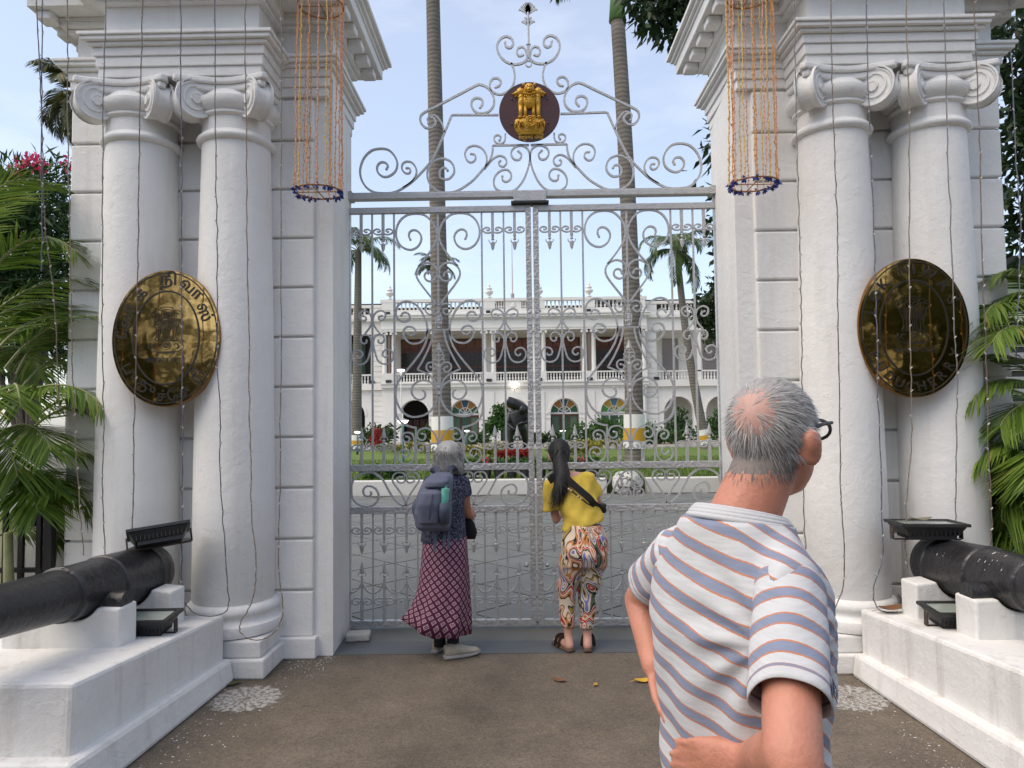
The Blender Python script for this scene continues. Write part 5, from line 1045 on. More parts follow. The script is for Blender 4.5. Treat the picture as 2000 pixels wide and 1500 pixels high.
D = q-whorl; D = D @ R3.T; D = D-Nn*(D*Nn).sum(1)[:, None]; D = D/np.maximum(1e-4, np.linalg.norm(D, axis=1))[:, None]+np.array([0, 0, -.35])
HG = hairmat('grey_hair', (.20, .195, .19), (.46, .455, .45), (.62, .62, .61)); HGD = hairmat('dark_grey_hair', (.07, .065, .06), (.24, .23, .22), (.38, .37, .36))
lowm = (q[:, 2] < -.03)
n1 = ~lowm; strands('hair', P[n1], Nn[n1], D[n1], .022+.014*rng.random(n1.sum()), .0008, .34, HG, mbody, rng); strands('nape_hair', P[lowm], Nn[lowm], D[lowm], .016+.010*rng.random(lowm.sum()), .0008, .22, HGD, mbody, rng)
fc = np.array([p.center for p in mbody.data.polygons], np.float32); hd = haired(fc); qf = hl(fc); bl = np.linalg.norm((qf-whorl)*np.array([1, .9, .9]), axis=1)+.006*rng.normal(size=len(fc)); hd &= (bl > .043) & (qf[:, 2] > -.067+.002*rng.normal(size=len(fc)))
mbody.data.materials.append(mat('scalp_grey', (.27, .25, .24), .8, var=(60, .3, .7), col2=(.36, .34, .33))); mi = np.zeros(len(fc), np.int32); mbody.data.materials.append(mat('nape_scalp', (.21, .175, .16), .8)); mbody.data.materials.append(mat('bald_scalp', (.50, .285, .235), .5, var=(60, .35, .65), col2=(.44, .26, .22), sub=.1)); mi[haired(fc) & (bl <= .043) & (qf[:, 2] > -.02)] = 3; mi[hd] = 1; mi[hd & (qf[:, 2] < -.028+.006*rng.normal(size=len(fc)))] = 2; mbody.data.polygons.foreach_set('material_index', mi)
# glasses
g = MB(); E_ = lambda x, y, z: tuple(HC+HR @ Vector((x, y, z)))
for s in (-1, 1):
    g.tube([E_(s*.080, -.002, .014), E_(s*.083, .03, .022), E_(s*.080, .065, .024), E_(s*.074, .092, .024)], .0038, 6)
    g.tube([E_(s*(.042+.029*math.cos(t)), .092+.002*math.sin(t), .010+.020*math.sin(t)) for t in np.linspace(0, 2*PI, 18)], .0036, 6)
g.tube([E_(-.013, .100, .014), E_(.013, .100, .014)], .003, 6)
gl_ = empty('eyeglasses', pm.location+HC)
for s_ in (1,): o = g.build('frame', BLACKM, gl_); o.location = -HC
tag(gl_, 'dark-framed eyeglasses worn by the man in the striped shirt', 'eyeglasses')
# shirt
sh = MB(); z_ = [(.90, .172, .118), (1.0, .168, .115), (1.10, .166, .118), (1.20, .178, .126), (1.30, .19, .130), (1.37, .186, .118), (1.42, .165, .104), (1.465, .128, .096), (1.505, .100, .091)]
loft(sh, [((0+.006*MF.x, .0, z), ML*w_, MF*d_) for z, w_, d_ in z_], 48, 2.4)
capsule(sh, LS, NB-UP*.066+ML*.055, .060, .056); capsule(sh, RS, NB-UP*.066-ML*.055, .060, .056); capsule(sh, NB-UP*.066+ML*.07, LS, .056, .056); capsule(sh, NB-UP*.066-ML*.07, RS, .056, .056)
ld = (LE-LS); rd = (RE-RS)
capsule(sh, LS, LS+ld*.05, .058, .056); capsule(sh, RS, RS+rd*.05, .058, .056)
def folds(co, no):
    x, y, z = co[:, 0], co[:, 1], co[:, 2]; s = (z-1.0)*9+(x*ML.x+y*ML.y)*14; k = np.clip((1.34-z)/.3, 0, 1)
    la = x*ML.x+y*ML.y; fr = x*MF.x+y*MF.y; ap = np.hypot(la+.15, z-1.30); an = np.arctan2(z-1.30, la+.15)
    d = .0030*np.sin(s*2.1+3*np.sin(z*9))*k+.006*np.sin(z*34+x*25+2*np.sin(la*20))*np.clip((1.14-z)/.15, 0, 1)+.0055*np.sin(an*11+ap*14)*np.exp(-((ap-.10)/.07)**2)+.004*np.sin(la*55+z*12+np.sin(z*20))*np.clip((1.36-z)/.2, 0, 1)*np.clip((-fr)/.05, 0, 1); return co+no*d[:, None]
msh = fuse(sh, 'shirt', STRIPE, pm, .0075, 7, folds)
co = coords(msh); tor = co[:, 2]; lat = co @ np.array(ML); rv = np.array(rd.normalized()); lv = np.array(ld.normalized()); tR = (co-np.array(RS)) @ rv; dR = np.linalg.norm(co-np.array(RS)-tR[:, None]*rv, axis=1); tL = (co-np.array(LS)) @ lv; dL = np.linalg.norm(co-np.array(LS)-tL[:, None]*lv, axis=1)
frt = co @ np.array(MF); val = (1.52-tor-.8*np.clip(frt, -.075, .1))/.051+.25+4.6*lat; attr(msh, 'stripe', val)
def sleeve(S0, dv, L_, r0_, r1_, ph):
    ax_ = dv.normalized(); e1 = ax_.cross(UP).normalized(); e2 = ax_.cross(e1); V = []; F = []; st = []; n = 44; m_ = 26
    for j in range(m_+1):
        t = j/m_; r_ = r0_+(r1_-r0_)*t
        if t < .12: r_ *= math.sqrt(max(.02, 1-((.12-t)/.12)**2))
        for i in range(n):
            A = 2*PI*i/n; k = 1+.035*math.sin(3*A+2*t)*t+.02*math.sin(5*A-6*t)+.018*math.sin(14*t+2*A)*(1-t)
            V.append(S0+ax_*(-.035+(L_+.035)*t+.006*math.sin(2*A+1)*t)+e1*(r_*k*math.cos(A))+e2*(r_*k*math.sin(A)*.97)); st.append(ph+(L_+.035)*t/.052 if t < .90 else math.floor(ph+(L_+.035)*.9/.052)+.99+.2*(t-.9))
    for j in range(m_):
        for i in range(n): F.append((j*n+i, j*n+(i+1) % n, (j+1)*n+(i+1) % n, (j+1)*n+i))
    o = meshobj('sleeve', V, F, STRIPE, msh, True); attr(o, 'stripe', st); q = o.modifiers.new('s', 'SOLIDIFY'); q.thickness = .0022; q.offset = -1; return o
sleeve(RS, rd, rd.length*.72, .0595, .0625, .05); sleeve(LS, ld, ld.length*.62, .059, .062, .1)
# collar rib and cuff
cb_ = MB(); cc = NB-UP*.010
for (r_, w_, z_) in ((.0, .0055, 0), (.004, .0065, -.005), (.009, .0065, -.011), (.014, .006, -.017)):
    cb_.tube([cc+ML*((.088+r_)*math.cos(t))+MF*((.080+r_)*math.sin(t)+.006)+UP*(z_-.002-.020*math.sin(t)) for t in np.linspace(0, 2*PI, 44)], w_, 10, cap=False)
cb_.build('collar', WTRIM, msh, smooth=True)
cuff = RS+rd*.72; ax_ = rd.normalized()
# woven label on the cuff: navy tag with a pale palm print
lbc = cuff+ax_*-.018; out = Vector((.75, -.66, 0)); out = (out-ax_*out.dot(ax_)).normalized(); sdv = ax_.cross(out).normalized()
lb = MB(); lb.add([lbc+out*.0640+sdv*.014+ax_*.013, lbc+out*.0640-sdv*.014+ax_*.013, lbc+out*.0640-sdv*.014-ax_*.014, lbc+out*.0640+sdv*.014-ax_*.014], [(0, 1, 2, 3)])
lt = lb.build('sleeve_label', mat('navy_label', (.02, .03, .07), .8), msh); pr = MB(); o_ = lbc+out*.0648
for (a0, b0, a1, b1, w_) in ((0, .011, .001, -.002, .0014), (.001, -.002, .008, -.005, .0014), (.001, -.002, -.007, -.006, .0014), (.001, -.002, .005, .003, .0012), (.001, -.002, -.006, .001, .0012), (-.010, .010, .010, .010, .0012)):
    p, q_ = o_+sdv*a0+ax_*b0, o_+sdv*a1+ax_*b1; n_ = (q_-p).normalized().cross(out)*w_; pr.add([p+n_, p-n_, q_-n_, q_+n_], [(0, 1, 2, 3)])
pr.build('palm_print', mat('label_print', (.5, .52, .55), .8), lt)
tr = MB(); loft(tr, [((0, 0, .97), ML*.160, MF*.108), ((0, 0, .86), ML*.175, MF*.115)], 30)
for s in (-1, 1): capsule(tr, ML*(s*.085)+UP*.86, ML*(s*.098)+UP*.48, .10, .085); capsule(tr, ML*(s*.098)+UP*.48, ML*(s*.10)+UP*.09, .085, .075, flat=True)
fuse(tr, 'trousers', mat('khaki_trousers', (.20, .17, .13), .9, bump=(20, .2)), pm, .012, 6)
for s in (-1, 1):
    m = MB(); loft(m, [(ML*(s*.105)-MF*.075+UP*.04, ML*.036, UP*.04), (ML*(s*.105)+UP*.045, ML*.045, UP*.045), (ML*(s*.11)+MF*.13+UP*.032, ML*.048, UP*.032), (ML*(s*.112)+MF*.19+UP*.02, ML*.03, UP*.018)], 18); m.build('shoe', mat('brown_shoe', (.07, .045, .03), .6), pm, smooth=True)
tag(pm, 'grey-haired balding man in white tee with blue and orange stripes, hand on hip', 'person')
# ---------------- woman with the backpack
p1_ = empty('person', (-.60, -.70, 0)); O1 = Vector((-.60, -.70, 0)); W = lambda u, v, Y: at(u, v, Y)-O1
NAVY, N, L, b, co = clothnodes('navy_print_top', .85, (24, .3)); n = N.new('ShaderNodeTexNoise'); n.inputs['Scale'].default_value = 85; n.inputs['Detail'].default_value = 2; L.new(co, n.inputs['Vector']); r = N.new('ShaderNodeValToRGB'); e = r.color_ramp.elements; e[0].position = .46; e[0].color = (.018, .022, .042, 1); e[1].position = .58; e[1].color = (.10, .105, .15, 1); L.new(n.outputs['Fac'], r.inputs['Fac']); L.new(r.outputs['Color'], b.inputs['Base Color'])
H1 = W(877, 891, -.60); S1L, S1R = W(840, 943, -.66), W(904, 943, -.64); N1 = W(876, 922, -.64); HP = W(868, 1055, -.70); XV = Vector((1, 0, 0)); YV = Vector((0, 1, 0))
bd = MB(); loft(bd, [(HP, XV*.14, YV*.10), (W(870, 1000, -.68), XV*.12, YV*.09), (W(872, 950, -.66), XV*.13, YV*.085), (W(875, 930, -.65), XV*.07, YV*.06)])
capsule(bd, N1-UP*.03, H1-UP*.05, .05, .046); capsule(bd, S1L, N1, .042, .042); capsule(bd, S1R, N1, .042, .042)
E1R, W1R = W(912, 1003, -.60), W(921, 1012, -.36); E1L, W1L = W(824, 1005, -.55), W(850, 1010, -.33)
capsule(bd, S1R, E1R, .042, .036); capsule(bd, E1R, W1R, .036, .024); capsule(bd, S1L, E1L, .042, .036); capsule(bd, E1L, W1L, .036, .024)
hand(bd, W1R, (.05, .6, .25), (-.6, .2, -.5), .95, .8, 1); hand(bd, W1L, (.1, .6, .25), (.6, .2, -.5), .95, .8, -1)
R1 = head(bd, H1, (.12, .98, -.06), .98)
A1L, A1R = W(859, 1248, -.66), W(885, 1255, -.70)
capsule(bd, HP-UP*.02-XV*.07, A1L+UP*.38, .075, .055); capsule(bd, A1L+UP*.38, A1L, .052, .036); capsule(bd, HP-UP*.02+XV*.07, A1R+UP*.38, .075, .055); capsule(bd, A1R+UP*.38, A1R, .052, .036)
b1o = fuse(bd, 'body', SKINB, p1_, .0115, 6)
tp_ = MB(); loft(tp_, [(W(866, 1058, -.70), XV*.168, YV*.128), (W(867, 1030, -.69), XV*.158, YV*.122), (W(869, 990, -.68), XV*.142, YV*.112), (W(871, 955, -.66), XV*.142, YV*.105), (W(873, 938, -.65), XV*.115, YV*.085), (W(875, 928, -.65), XV*.075, YV*.066)], 40)
for S_, E_1 in ((S1L, E1L), (S1R, E1R)): capsule(tp_, S_, S_+(E_1-S_)*.42, .055, .060, 20, flat=True); capsule(tp_, S_, N1-UP*.03, .055, .05)
fuse(tp_, 'top', NAVY, p1_, .0105, 6)
# maroon skirt with lattice print, blown out at the hem
SK, N, L, b, co = clothnodes('maroon_lattice_print', .8, (12, .25)); au = N.new('ShaderNodeAttribute'); au.attribute_name = 'pu'; av = N.new('ShaderNodeAttribute'); av.attribute_name = 'pv'; cx_ = N.new('ShaderNodeCombineXYZ'); L.new(au.outputs['Fac'], cx_.inputs[0]); L.new(av.outputs['Fac'], cx_.inputs[1])
mp_ = N.new('ShaderNodeMapping'); mp_.inputs['Rotation'].default_value = (0, 0, PI/4); mp_.inputs['Scale'].default_value = (26, 26, 26); L.new(cx_.outputs[0], mp_.inputs['Vector']); fx = N.new('ShaderNodeVectorMath'); fx.operation = 'FRACTION'; L.new(mp_.outputs['Vector'], fx.inputs[0]); sx = N.new('ShaderNodeSeparateXYZ'); L.new(fx.outputs[0], sx.inputs[0])
def absm(i):
    s_ = N.new('ShaderNodeMath'); s_.operation = 'SUBTRACT'; s_.inputs[1].default_value = .5; L.new(sx.outputs[i], s_.inputs[0]); a_ = N.new('ShaderNodeMath'); a_.operation = 'ABSOLUTE'; L.new(s_.outputs[0], a_.inputs[0]); return a_.outputs[0]
mxx = N.new('ShaderNodeMath'); mxx.operation = 'MAXIMUM'; L.new(absm(0), mxx.inputs[0]); L.new(absm(1), mxx.inputs[1])
MRN = (.078, .014, .045); PNK = (.38, .25, .29); r = constramp(N, [(0, PNK), (.08, MRN), (.17, PNK), (.32, MRN)]); L.new(mxx.outputs[0], r.inputs['Fac']); L.new(r.outputs['Color'], b.inputs['Base Color'])
skr = [(1048, 826, 912, 1048, .125), (1075, 824, 913, 1077, .13), (1105, 821, 915, 1108, .14), (1135, 817, 916, 1140, .15), (1160, 812, 917, 1170, .16), (1180, 804, 918, 1195, .17), (1195, 795, 918, 1215, .18), (1204, 786, 917, 1236, .19)]
n = 96; V = []; F = []; PU = []; PV = []; sv = 0; prevc = None
for j, (vl, xl, xr, vr, dp) in enumerate(skr):
    a_, b_ = W(xl, vl, -.70), W(xr, vr, -.70); cc_ = (a_+b_)/2; hw = (b_-a_)/2
    if prevc is not None: sv += (cc_-prevc).length
    prevc = cc_
    for i in range(n+1):
        t = 2*PI*i/n; f = 1+.055*(j/7)*math.sin(7*t+.6*j*.5)+.03*(j/7)*math.sin(13*t+1); p = cc_+hw*(math.cos(t)*f)+YV*(dp*math.sin(t)*f)
        if j == 7: p = p+UP*(-.045*max(0, -math.sin(t))*(1-abs(math.cos(t))))
        V.append(p); PU.append(t*.17*(1+.12*j/7)); PV.append(-sv)
for j in range(7):
    for i in range(n): F.append((j*(n+1)+i, (j+1)*(n+1)+i, (j+1)*(n+1)+i+1, j*(n+1)+i+1))
sk = meshobj('skirt', V, F, SK, p1_, True); sk.data.validate(); attr(sk, 'pu', PU); attr(sk, 'pv', PV); so_ = sk.modifiers.new('s', 'SOLIDIFY'); so_.thickness = .004
# grey bob
hq = np.array(H1); R1n = np.array(R1); rng = np.random.default_rng(6)
hb = MB(); hb.ball(H1+R1 @ Vector((0, -.015, .030)), (.095, .104, .088), 30, 18, rot=R1); loft(hb, [(H1+R1 @ Vector((0, -.018, .04)), R1 @ Vector((.095, 0, 0)), R1 @ Vector((0, .106, 0))), (H1+R1 @ Vector((0, -.022, -.03)), R1 @ Vector((.106, 0, 0)), R1 @ Vector((0, .100, 0))), (H1+R1 @ Vector((0, -.026, -.066)), R1 @ Vector((.114, 0, 0)), R1 @ Vector((0, .094, 0))), (H1+R1 @ Vector((0, -.030, -.098)), R1 @ Vector((.112, 0, 0)), R1 @ Vector((0, .088, 0)))], 36, 2.1)
def combs(co, no):
    q = (co-hq) @ R1n; a_ = np.arctan2(q[:, 0], -q[:, 1]); return co+no*(.0028*np.sin(a_*46)+.002*np.sin(a_*91+1))[:, None]*np.clip((.09-q[:, 2])/.06, 0, 1)[:, None]
hbo = fuse(hb, 'hair', mat('grey_bob', (.27, .27, .265), .45, var=(40, .3, .7), col2=(.42, .42, .41)), b1o, .007, 5, combs)
P, Nn = surf(hbo, 9000, rng, lambda P: ((P-hq) @ R1n)[:, 1] < .07); q = (P-hq) @ R1n; top = np.array([0, 0, .125]); D = (q-top); D = D @ R1n.T; D = D-Nn*(D*Nn).sum(1)[:, None]; D[:, 2] -= .4*np.linalg.norm(D, axis=1); strands('hair_strand', P, Nn, D, .030+.02*rng.random(len(P)), .0013, .02, hairmat('bob_strand', (.16, .16, .155), (.40, .40, .395), (.60, .60, .59)), hbo, rng, 3, .04)
# sneakers and socks
def sneaker(par, heel, fd, L, col):
    fd = Vector(fd).normalized(); sd_ = fd.cross(UP); h = Vector(heel); k = L/.27
    s = MB(); loft(s, [(h-fd*.0*k+UP*.016, sd_*.030*k, UP*.016), (h+fd*.06*k+UP*.016, sd_*.036*k, UP*.016), (h+fd*.17*k+UP*.015, sd_*.044*k, UP*.015), (h+fd*.24*k+UP*.02, sd_*.040*k, UP*.014), (h+fd*.275*k+UP*.028, sd_*.022*k, UP*.010)], 20, 2.8)
    up_ = MB(); loft(up_, [(h+fd*.008*k+UP*.060, sd_*.027*k, UP*.042), (h+fd*.06*k+UP*.064, sd_*.034*k, UP*.045), (h+fd*.12*k+UP*.058, sd_*.038*k, UP*.038), (h+fd*.19*k+UP*.045, sd_*.042*k, UP*.025), (h+fd*.25*k+UP*.038, sd_*.034*k, UP*.018), (h+fd*.268*k+UP*.034, sd_*.015*k, UP*.010)], 22, 2.2)
    u = up_.build('sneaker', col, par, smooth=True); s.build('sole', mat('sneaker_sole', (.30, .29, .285), .7, bump=(60, .4)), u, smooth=True)
    t = MB()
    for i in range(4):
        c_ = h+fd*(.10+.025*i)*k+UP*(.098-.011*i); t.tube([c_-sd_*.022*k, c_+UP*.006, c_+sd_*.022*k], .004, 6)
    t.build('laces', mat('lace_white', (.6, .58, .52), .8), u)
    return u
BEIGE = mat('beige_mesh', (.46, .42, .345), .85, bump=(90, .4), var=(20, .4, .6), col2=(.38, .34, .27))
sneaker(p1_, W(870, 1283, -.72)*Vector((1, 1, 0))if False else Vector((W(868, 1270, -.72).x, -.06, .0)), (.85, .40, 0), .27, BEIGE); sneaker(p1_, Vector((W(850, 1262, -.60).x, .06, .0)), (.25, .95, 0), .26, BEIGE)
for A_ in (A1L, A1R): MB().tube([A_+UP*.16, A_-UP*.05], lambda t: .046-.004*t, 14).build('sock', mat('navy_sock', (.012, .014, .025), .9), p1_, smooth=True)
tag(p1_, 'grey-haired woman in navy top and maroon lattice-print skirt facing the gate', 'person')
# backpack
BPK = mat('slate_nylon', (.085, .095, .15), .7, bump=(16, .35, 4), var=(5, .3, .7), col2=(.11, .12, .175)); BPD = mat('slate_nylon_dark', (.055, .07, .105), .7, bump=(20, .3))
bp = empty('backpack', at(848, 985, -.93)); O = bp.location; B = lambda u, v, Y: at(u, v, Y)-O
m = MB(); loft(m, [(B(848, 1036, -.90), XV*.10, YV*.06), (B(846, 1028, -.92), XV*.122, YV*.085), (B(845, 1000, -.93), XV*.132, YV*.105), (B(849, 965, -.93), XV*.120, YV*.110), (B(855, 943, -.91), XV*.108, YV*.10), (B(862, 929, -.88), XV*.085, YV*.075), (B(866, 922, -.86), XV*.05, YV*.04)], 34, 2.7); fuse(m, 'bag', BPK, bp, .009, 5)
m = MB(); loft(m, [(B(838, 1022, -1.0), XV*.070, YV*.04), (B(838, 985, -1.035), XV*.082, YV*.045), (B(842, 962, -1.035), XV*.072, YV*.038), (B(845, 955, -1.02), XV*.04, YV*.02)], 24, 2.6); fuse(m, 'front_pocket', BPK, bp, .008, 5)
m = MB(); loft(m, [(B(850, 952, -1.01), XV*.075, YV*.04), (B(855, 940, -1.0), XV*.082, YV*.05), (B(861, 929, -.97), XV*.060, YV*.03)], 24, 2.5); fuse(m, 'lid_pocket', BPK, bp, .008, 5)
m = MB(); loft(m, [(B(868, 1022, -.97), XV*.035, YV*.06), (B(868, 1000, -1.00), XV*.042, YV*.07), (B(868, 981, -1.01), XV*.042, YV*.066)], 20, 2.4); m.build('side_pocket', BPD, bp, smooth=True)
m = MB(); loft(m, [(B(815, 1012, -.93), XV*.02, YV*.05), (B(812, 990, -.93), XV*.03, YV*.06), (B(816, 975, -.93), XV*.02, YV*.05)], 18, 2.4); m.build('side_pocket', BPD, bp, smooth=True)
def strap(name, pts, w_, mt, par, nrm=YV):
    pts = [Vector(p) for p in catmull([tuple(p) for p in pts], 5)]; V = []; F = []
    for i, p in enumerate(pts):
        t = (pts[min(i+1, len(pts)-1)]-pts[max(i-1, 0)]).normalized(); s_ = t.cross(nrm).normalized()*w_/2; k = nrm*.002; V += [p+s_-k, p-s_-k, p-s_+k, p+s_+k]
    for i in range(len(pts)-1):
        for q in range(4): F.append((4*i+q, 4*i+(q+1) % 4, 4*i+4+(q+1) % 4, 4*i+4+q))
    return meshobj(name, V, F, mt, par)
strap('shoulder_strap', [B(876, 918, -.88), B(884, 915, -.80), B(888, 920, -.70), B(890, 935, -.58)], .05, BPK, bp); strap('shoulder_strap', [B(858, 918, -.88), B(848, 918, -.80), B(845, 925, -.70)], .05, BPK, bp)
strap('webbing', [B(872, 1010, -.92), B(870, 1030, -.90), B(868, 1055, -.92), B(867, 1068, -.93)], .02, BPD, bp); strap('webbing', [B(886, 985, -.88), B(880, 1010, -.90), B(877, 1040, -.92), B(876, 1072, -.93)], .018, BPD, bp); strap('webbing', [B(852, 1030, -.93), B(850, 1060, -.93), B(848, 1078, -.94)], .02, BPD, bp); strap('webbing', [B(878, 985, -.90), B(888, 978, -.80), B(893, 972, -.66)], .018, BPD, bp)
strap('zip', [B(838, 1015, -1.048), B(840, 990, -1.085), B(845, 965, -1.078)], .006, BPD, bp)
tag(bp, 'slate blue hiking backpack on the grey-haired woman', 'backpack')
wb = empty('water_bottle', at(866, 990, -1.02)); m = MB().lathe([(.030, 0), (.032, .01), (.032, .09), (.028, .10)], 18, (-.002, 0, 0)); m.build('bottle', mat('teal_bottle', (.10, .36, .29), .4), wb, auto=40); MB().lathe([(.030, .10), (.030, .125), (.012, .13), (.012, .145), (.02, .15)], 16).build('cap', mat('teal_cap', (.14, .42, .34), .45), wb, auto=40); wb.rotation_euler = (0, .12, 0); tag(wb, 'teal water bottle in the backpack side pocket', 'water bottle')
hb_ = empty('handbag', at(917, 1055, -.50)); m = MB(); O = hb_.location; B = lambda u, v, Y: at(u, v, Y)-O; loft(m, [(B(917, 1052, -.50), XV*.045, YV*.03), (B(918, 1040, -.50), XV*.055, YV*.04), (B(916, 1022, -.50), XV*.042, YV*.035), (B(911, 1008, -.50), XV*.02, YV*.02)], 22, 2.3); m.build('pouch', mat('black_fabric', (.008, .008, .009), .9), hb_, smooth=True); strap('strap', [B(911, 1010, -.50), B(904, 995, -.53), B(898, 975, -.55)], .012, mat('black_fabric', (.008, .008, .009)), hb_); tag(hb_, 'small black pouch bag hanging at the grey-haired woman\'s hip', 'handbag')
# ---------------- woman in yellow
O2 = Vector((.20, -.55, 0)); p2_ = empty('person', O2); W = lambda u, v, Y: at(u, v, Y)-O2
YEL = mat('yellow_jersey', (.52, .37, .045), .85, bump=(13, .6, 4), var=(4, .3, .7), col2=(.60, .44, .065))
H2 = W(1092, 887, -.33); N2 = W(1108, 926, -.40); S2L, S2R = W(1074, 948, -.42), W(1148, 934, -.42); HP2 = W(1141, 1078, -.60); E2L, W2L = W(1086, 1015, -.40), W(1098, 1000, -.14); E2R, W2R = W(1170, 985, -.36), W(1160, 970, -.12)
bd = MB(); loft(bd, [(HP2, XV*.155, YV*.12), (W(1133, 1030, -.55), XV*.115, YV*.09), (W(1122, 980, -.48), XV*.125, YV*.09), (W(1112, 945, -.43), XV*.125, YV*.075), (W(1109, 930, -.41), XV*.06, YV*.05)])
capsule(bd, N2-UP*.03, H2-UP*.06, .046, .044); capsule(bd, S2L, N2-UP*.01, .038, .042); capsule(bd, S2R, N2-UP*.01, .038, .042)
for S_, E_1, W_1, th in ((S2L, E2L, W2L, -1), (S2R, E2R, W2R, 1)): capsule(bd, S_, E_1, .038, .033); capsule(bd, E_1, W_1, .033, .022); hand(bd, W_1, (0, .5, .6), (-th*.6, .5, 0), .92, .8, th)
R2 = head(bd, H2, (-.10, .97, -.12), .96)
K2 = [(W(1118, 1088, -.60), W(1106, 1160, -.56), W(1110, 1240, -.58)), (W(1163, 1088, -.60), W(1147, 1162, -.55), W(1147, 1242, -.58))]
for h_, k_, a_ in K2: capsule(bd, h_, k_, .082, .052); capsule(bd, k_, a_, .050, .033)
feet = []
for (h_, k_, a_), fd in zip(K2, ((-.45, .9, 0), (.12, 1, 0))):
    fd = Vector(fd).normalized(); z = .045; hl_ = Vector((a_.x, a_.y-.02, z)); capsule(bd, a_, hl_-fd*.015, .033, .034); capsule(bd, hl_, hl_+fd*.13, .034, .030); feet.append((hl_, fd))
    for i in range(5): p = hl_+fd*.15+fd.cross(UP)*(.030-.015*i); capsule(bd, p, p+fd*(.045-.006*abs(i-1)), .010, .009, 8)
b2o = fuse(bd, 'body', SKINL, p2_, .0115, 6)
ts = MB(); loft(ts, [(W(1138, 1022, -.56), XV*.150, YV*.118), (W(1138, 1010, -.54), XV*.150, YV*.125), (W(1128, 985, -.50), XV*.162, YV*.125), (W(1118, 958, -.46), XV*.160, YV*.11), (W(1113, 940, -.44), XV*.145, YV*.085), (W(1112, 930, -.43), XV*.105, YV*.06)], 40, 2.2)
for v in range(40): ts.v[v] = (ts.v[v][0], ts.v[v][1], ts.v[v][2]-.25*(ts.v[v][0]-W(1138, 1022, -.56).x)*-1.0-.02)
capsule(ts, S2L, S2L+(E2L-S2L)*.72+Vector((-.012, 0, 0)), .055, .078, 22, flat=True); capsule(ts, S2R, S2R+(E2R-S2R)*.66, .055, .070, 22, flat=True); capsule(ts, S2L, N2-UP*.05, .05, .04); capsule(ts, S2R, N2-UP*.045, .05, .04)
def fold2(co, no): return co+no*(.006*np.sin(co[:, 2]*38+co[:, 0]*30)*np.clip((1.12-co[:, 2])/.12, 0, 1)+.003*np.sin(co[:, 0]*60-co[:, 2]*35))[:, None]
fuse(ts, 'tee_shirt', YEL, p2_, .0105, 5, fold2)
FLOR, N, L, b, co = clothnodes('floral_print', .85, (16, .3)); mpf = N.new('ShaderNodeMapping'); mpf.inputs['Scale'].default_value = (1.5, 1.5, .8); mpf.inputs['Rotation'].default_value = (.2, .5, .3); L.new(co, mpf.inputs['Vector'])
wv = N.new('ShaderNodeTexNoise'); wv.inputs['Scale'].default_value = 3.0; wv.inputs['Detail'].default_value = 1.2; wv.inputs['Distortion'].default_value = 2.2; L.new(mpf.outputs['Vector'], wv.inputs['Vector'])
CRM = (.60, .50, .40); BLK = (.03, .028, .025); m3 = N.new('ShaderNodeMath'); m3.operation = 'MULTIPLY'; m3.inputs[1].default_value = 3.0; L.new(wv.outputs['Fac'], m3.inputs[0]); f3 = N.new('ShaderNodeMath'); f3.operation = 'FRACT'; L.new(m3.outputs[0], f3.inputs[0])
r = constramp(N, [(0, CRM), (.12, BLK), (.17, (.50, .20, .06)), (.26, CRM), (.36, (.45, .03, .03)), (.46, CRM), (.50, BLK), (.56, (.10, .12, .08)), (.62, CRM), (.70, (.14, .16, .42)), (.78, CRM), (.84, (.36, .25, .06)), (.91, BLK), (.95, CRM)]); L.new(f3.outputs[0], r.inputs['Fac']); L.new(r.outputs['Color'], b.inputs['Base Color'])
tr = MB(); loft(tr, [(W(1140, 1024, -.57), XV*.140, YV*.105), (W(1142, 1050, -.60), XV*.165, YV*.13), (W(1142, 1080, -.62), XV*.178, YV*.148), (W(1140, 1105, -.61), XV*.165, YV*.12)], 36, 2.2)
for h_, k_, a_ in K2: capsule(tr, h_, k_, .098, .066); capsule(tr, k_, a_+UP*.055, .066, .054, flat=True)
def fold3(co, no): return co+no*(.005*np.sin(co[:, 2]*34+co[:, 0]*18))[:, None]
fuse(tr, 'trousers', FLOR, p2_, .0105, 5, fold3)
BRN = mat('brown_cork', (.10, .06, .04), .8); BST = mat('brown_strap', (.035, .022, .016), .6)
for hl_, fd in feet:
    sd_ = fd.cross(UP); m = MB(); B0 = Vector((hl_.x, hl_.y, 0)); loft(m, [(B0-fd*.045+UP*.014, sd_*.030, UP*.014), (B0+fd*.02+UP*.014, sd_*.037, UP*.014), (B0+fd*.12+UP*.013, sd_*.044, UP*.013), (B0+fd*.20+UP*.012, sd_*.036, UP*.011)], 20, 2.6); sn = m.build('sandal', BRN, p2_, smooth=True)
    for q in (.07, .12): strap('buckle_strap', [B0+fd*q+sd_*.044+UP*.015, B0+fd*q+sd_*.030+UP*.075, B0+fd*q+UP*.088, B0+fd*q-sd_*.030+UP*.075, B0+fd*q-sd_*.044+UP*.015], .030, BST, sn, fd)
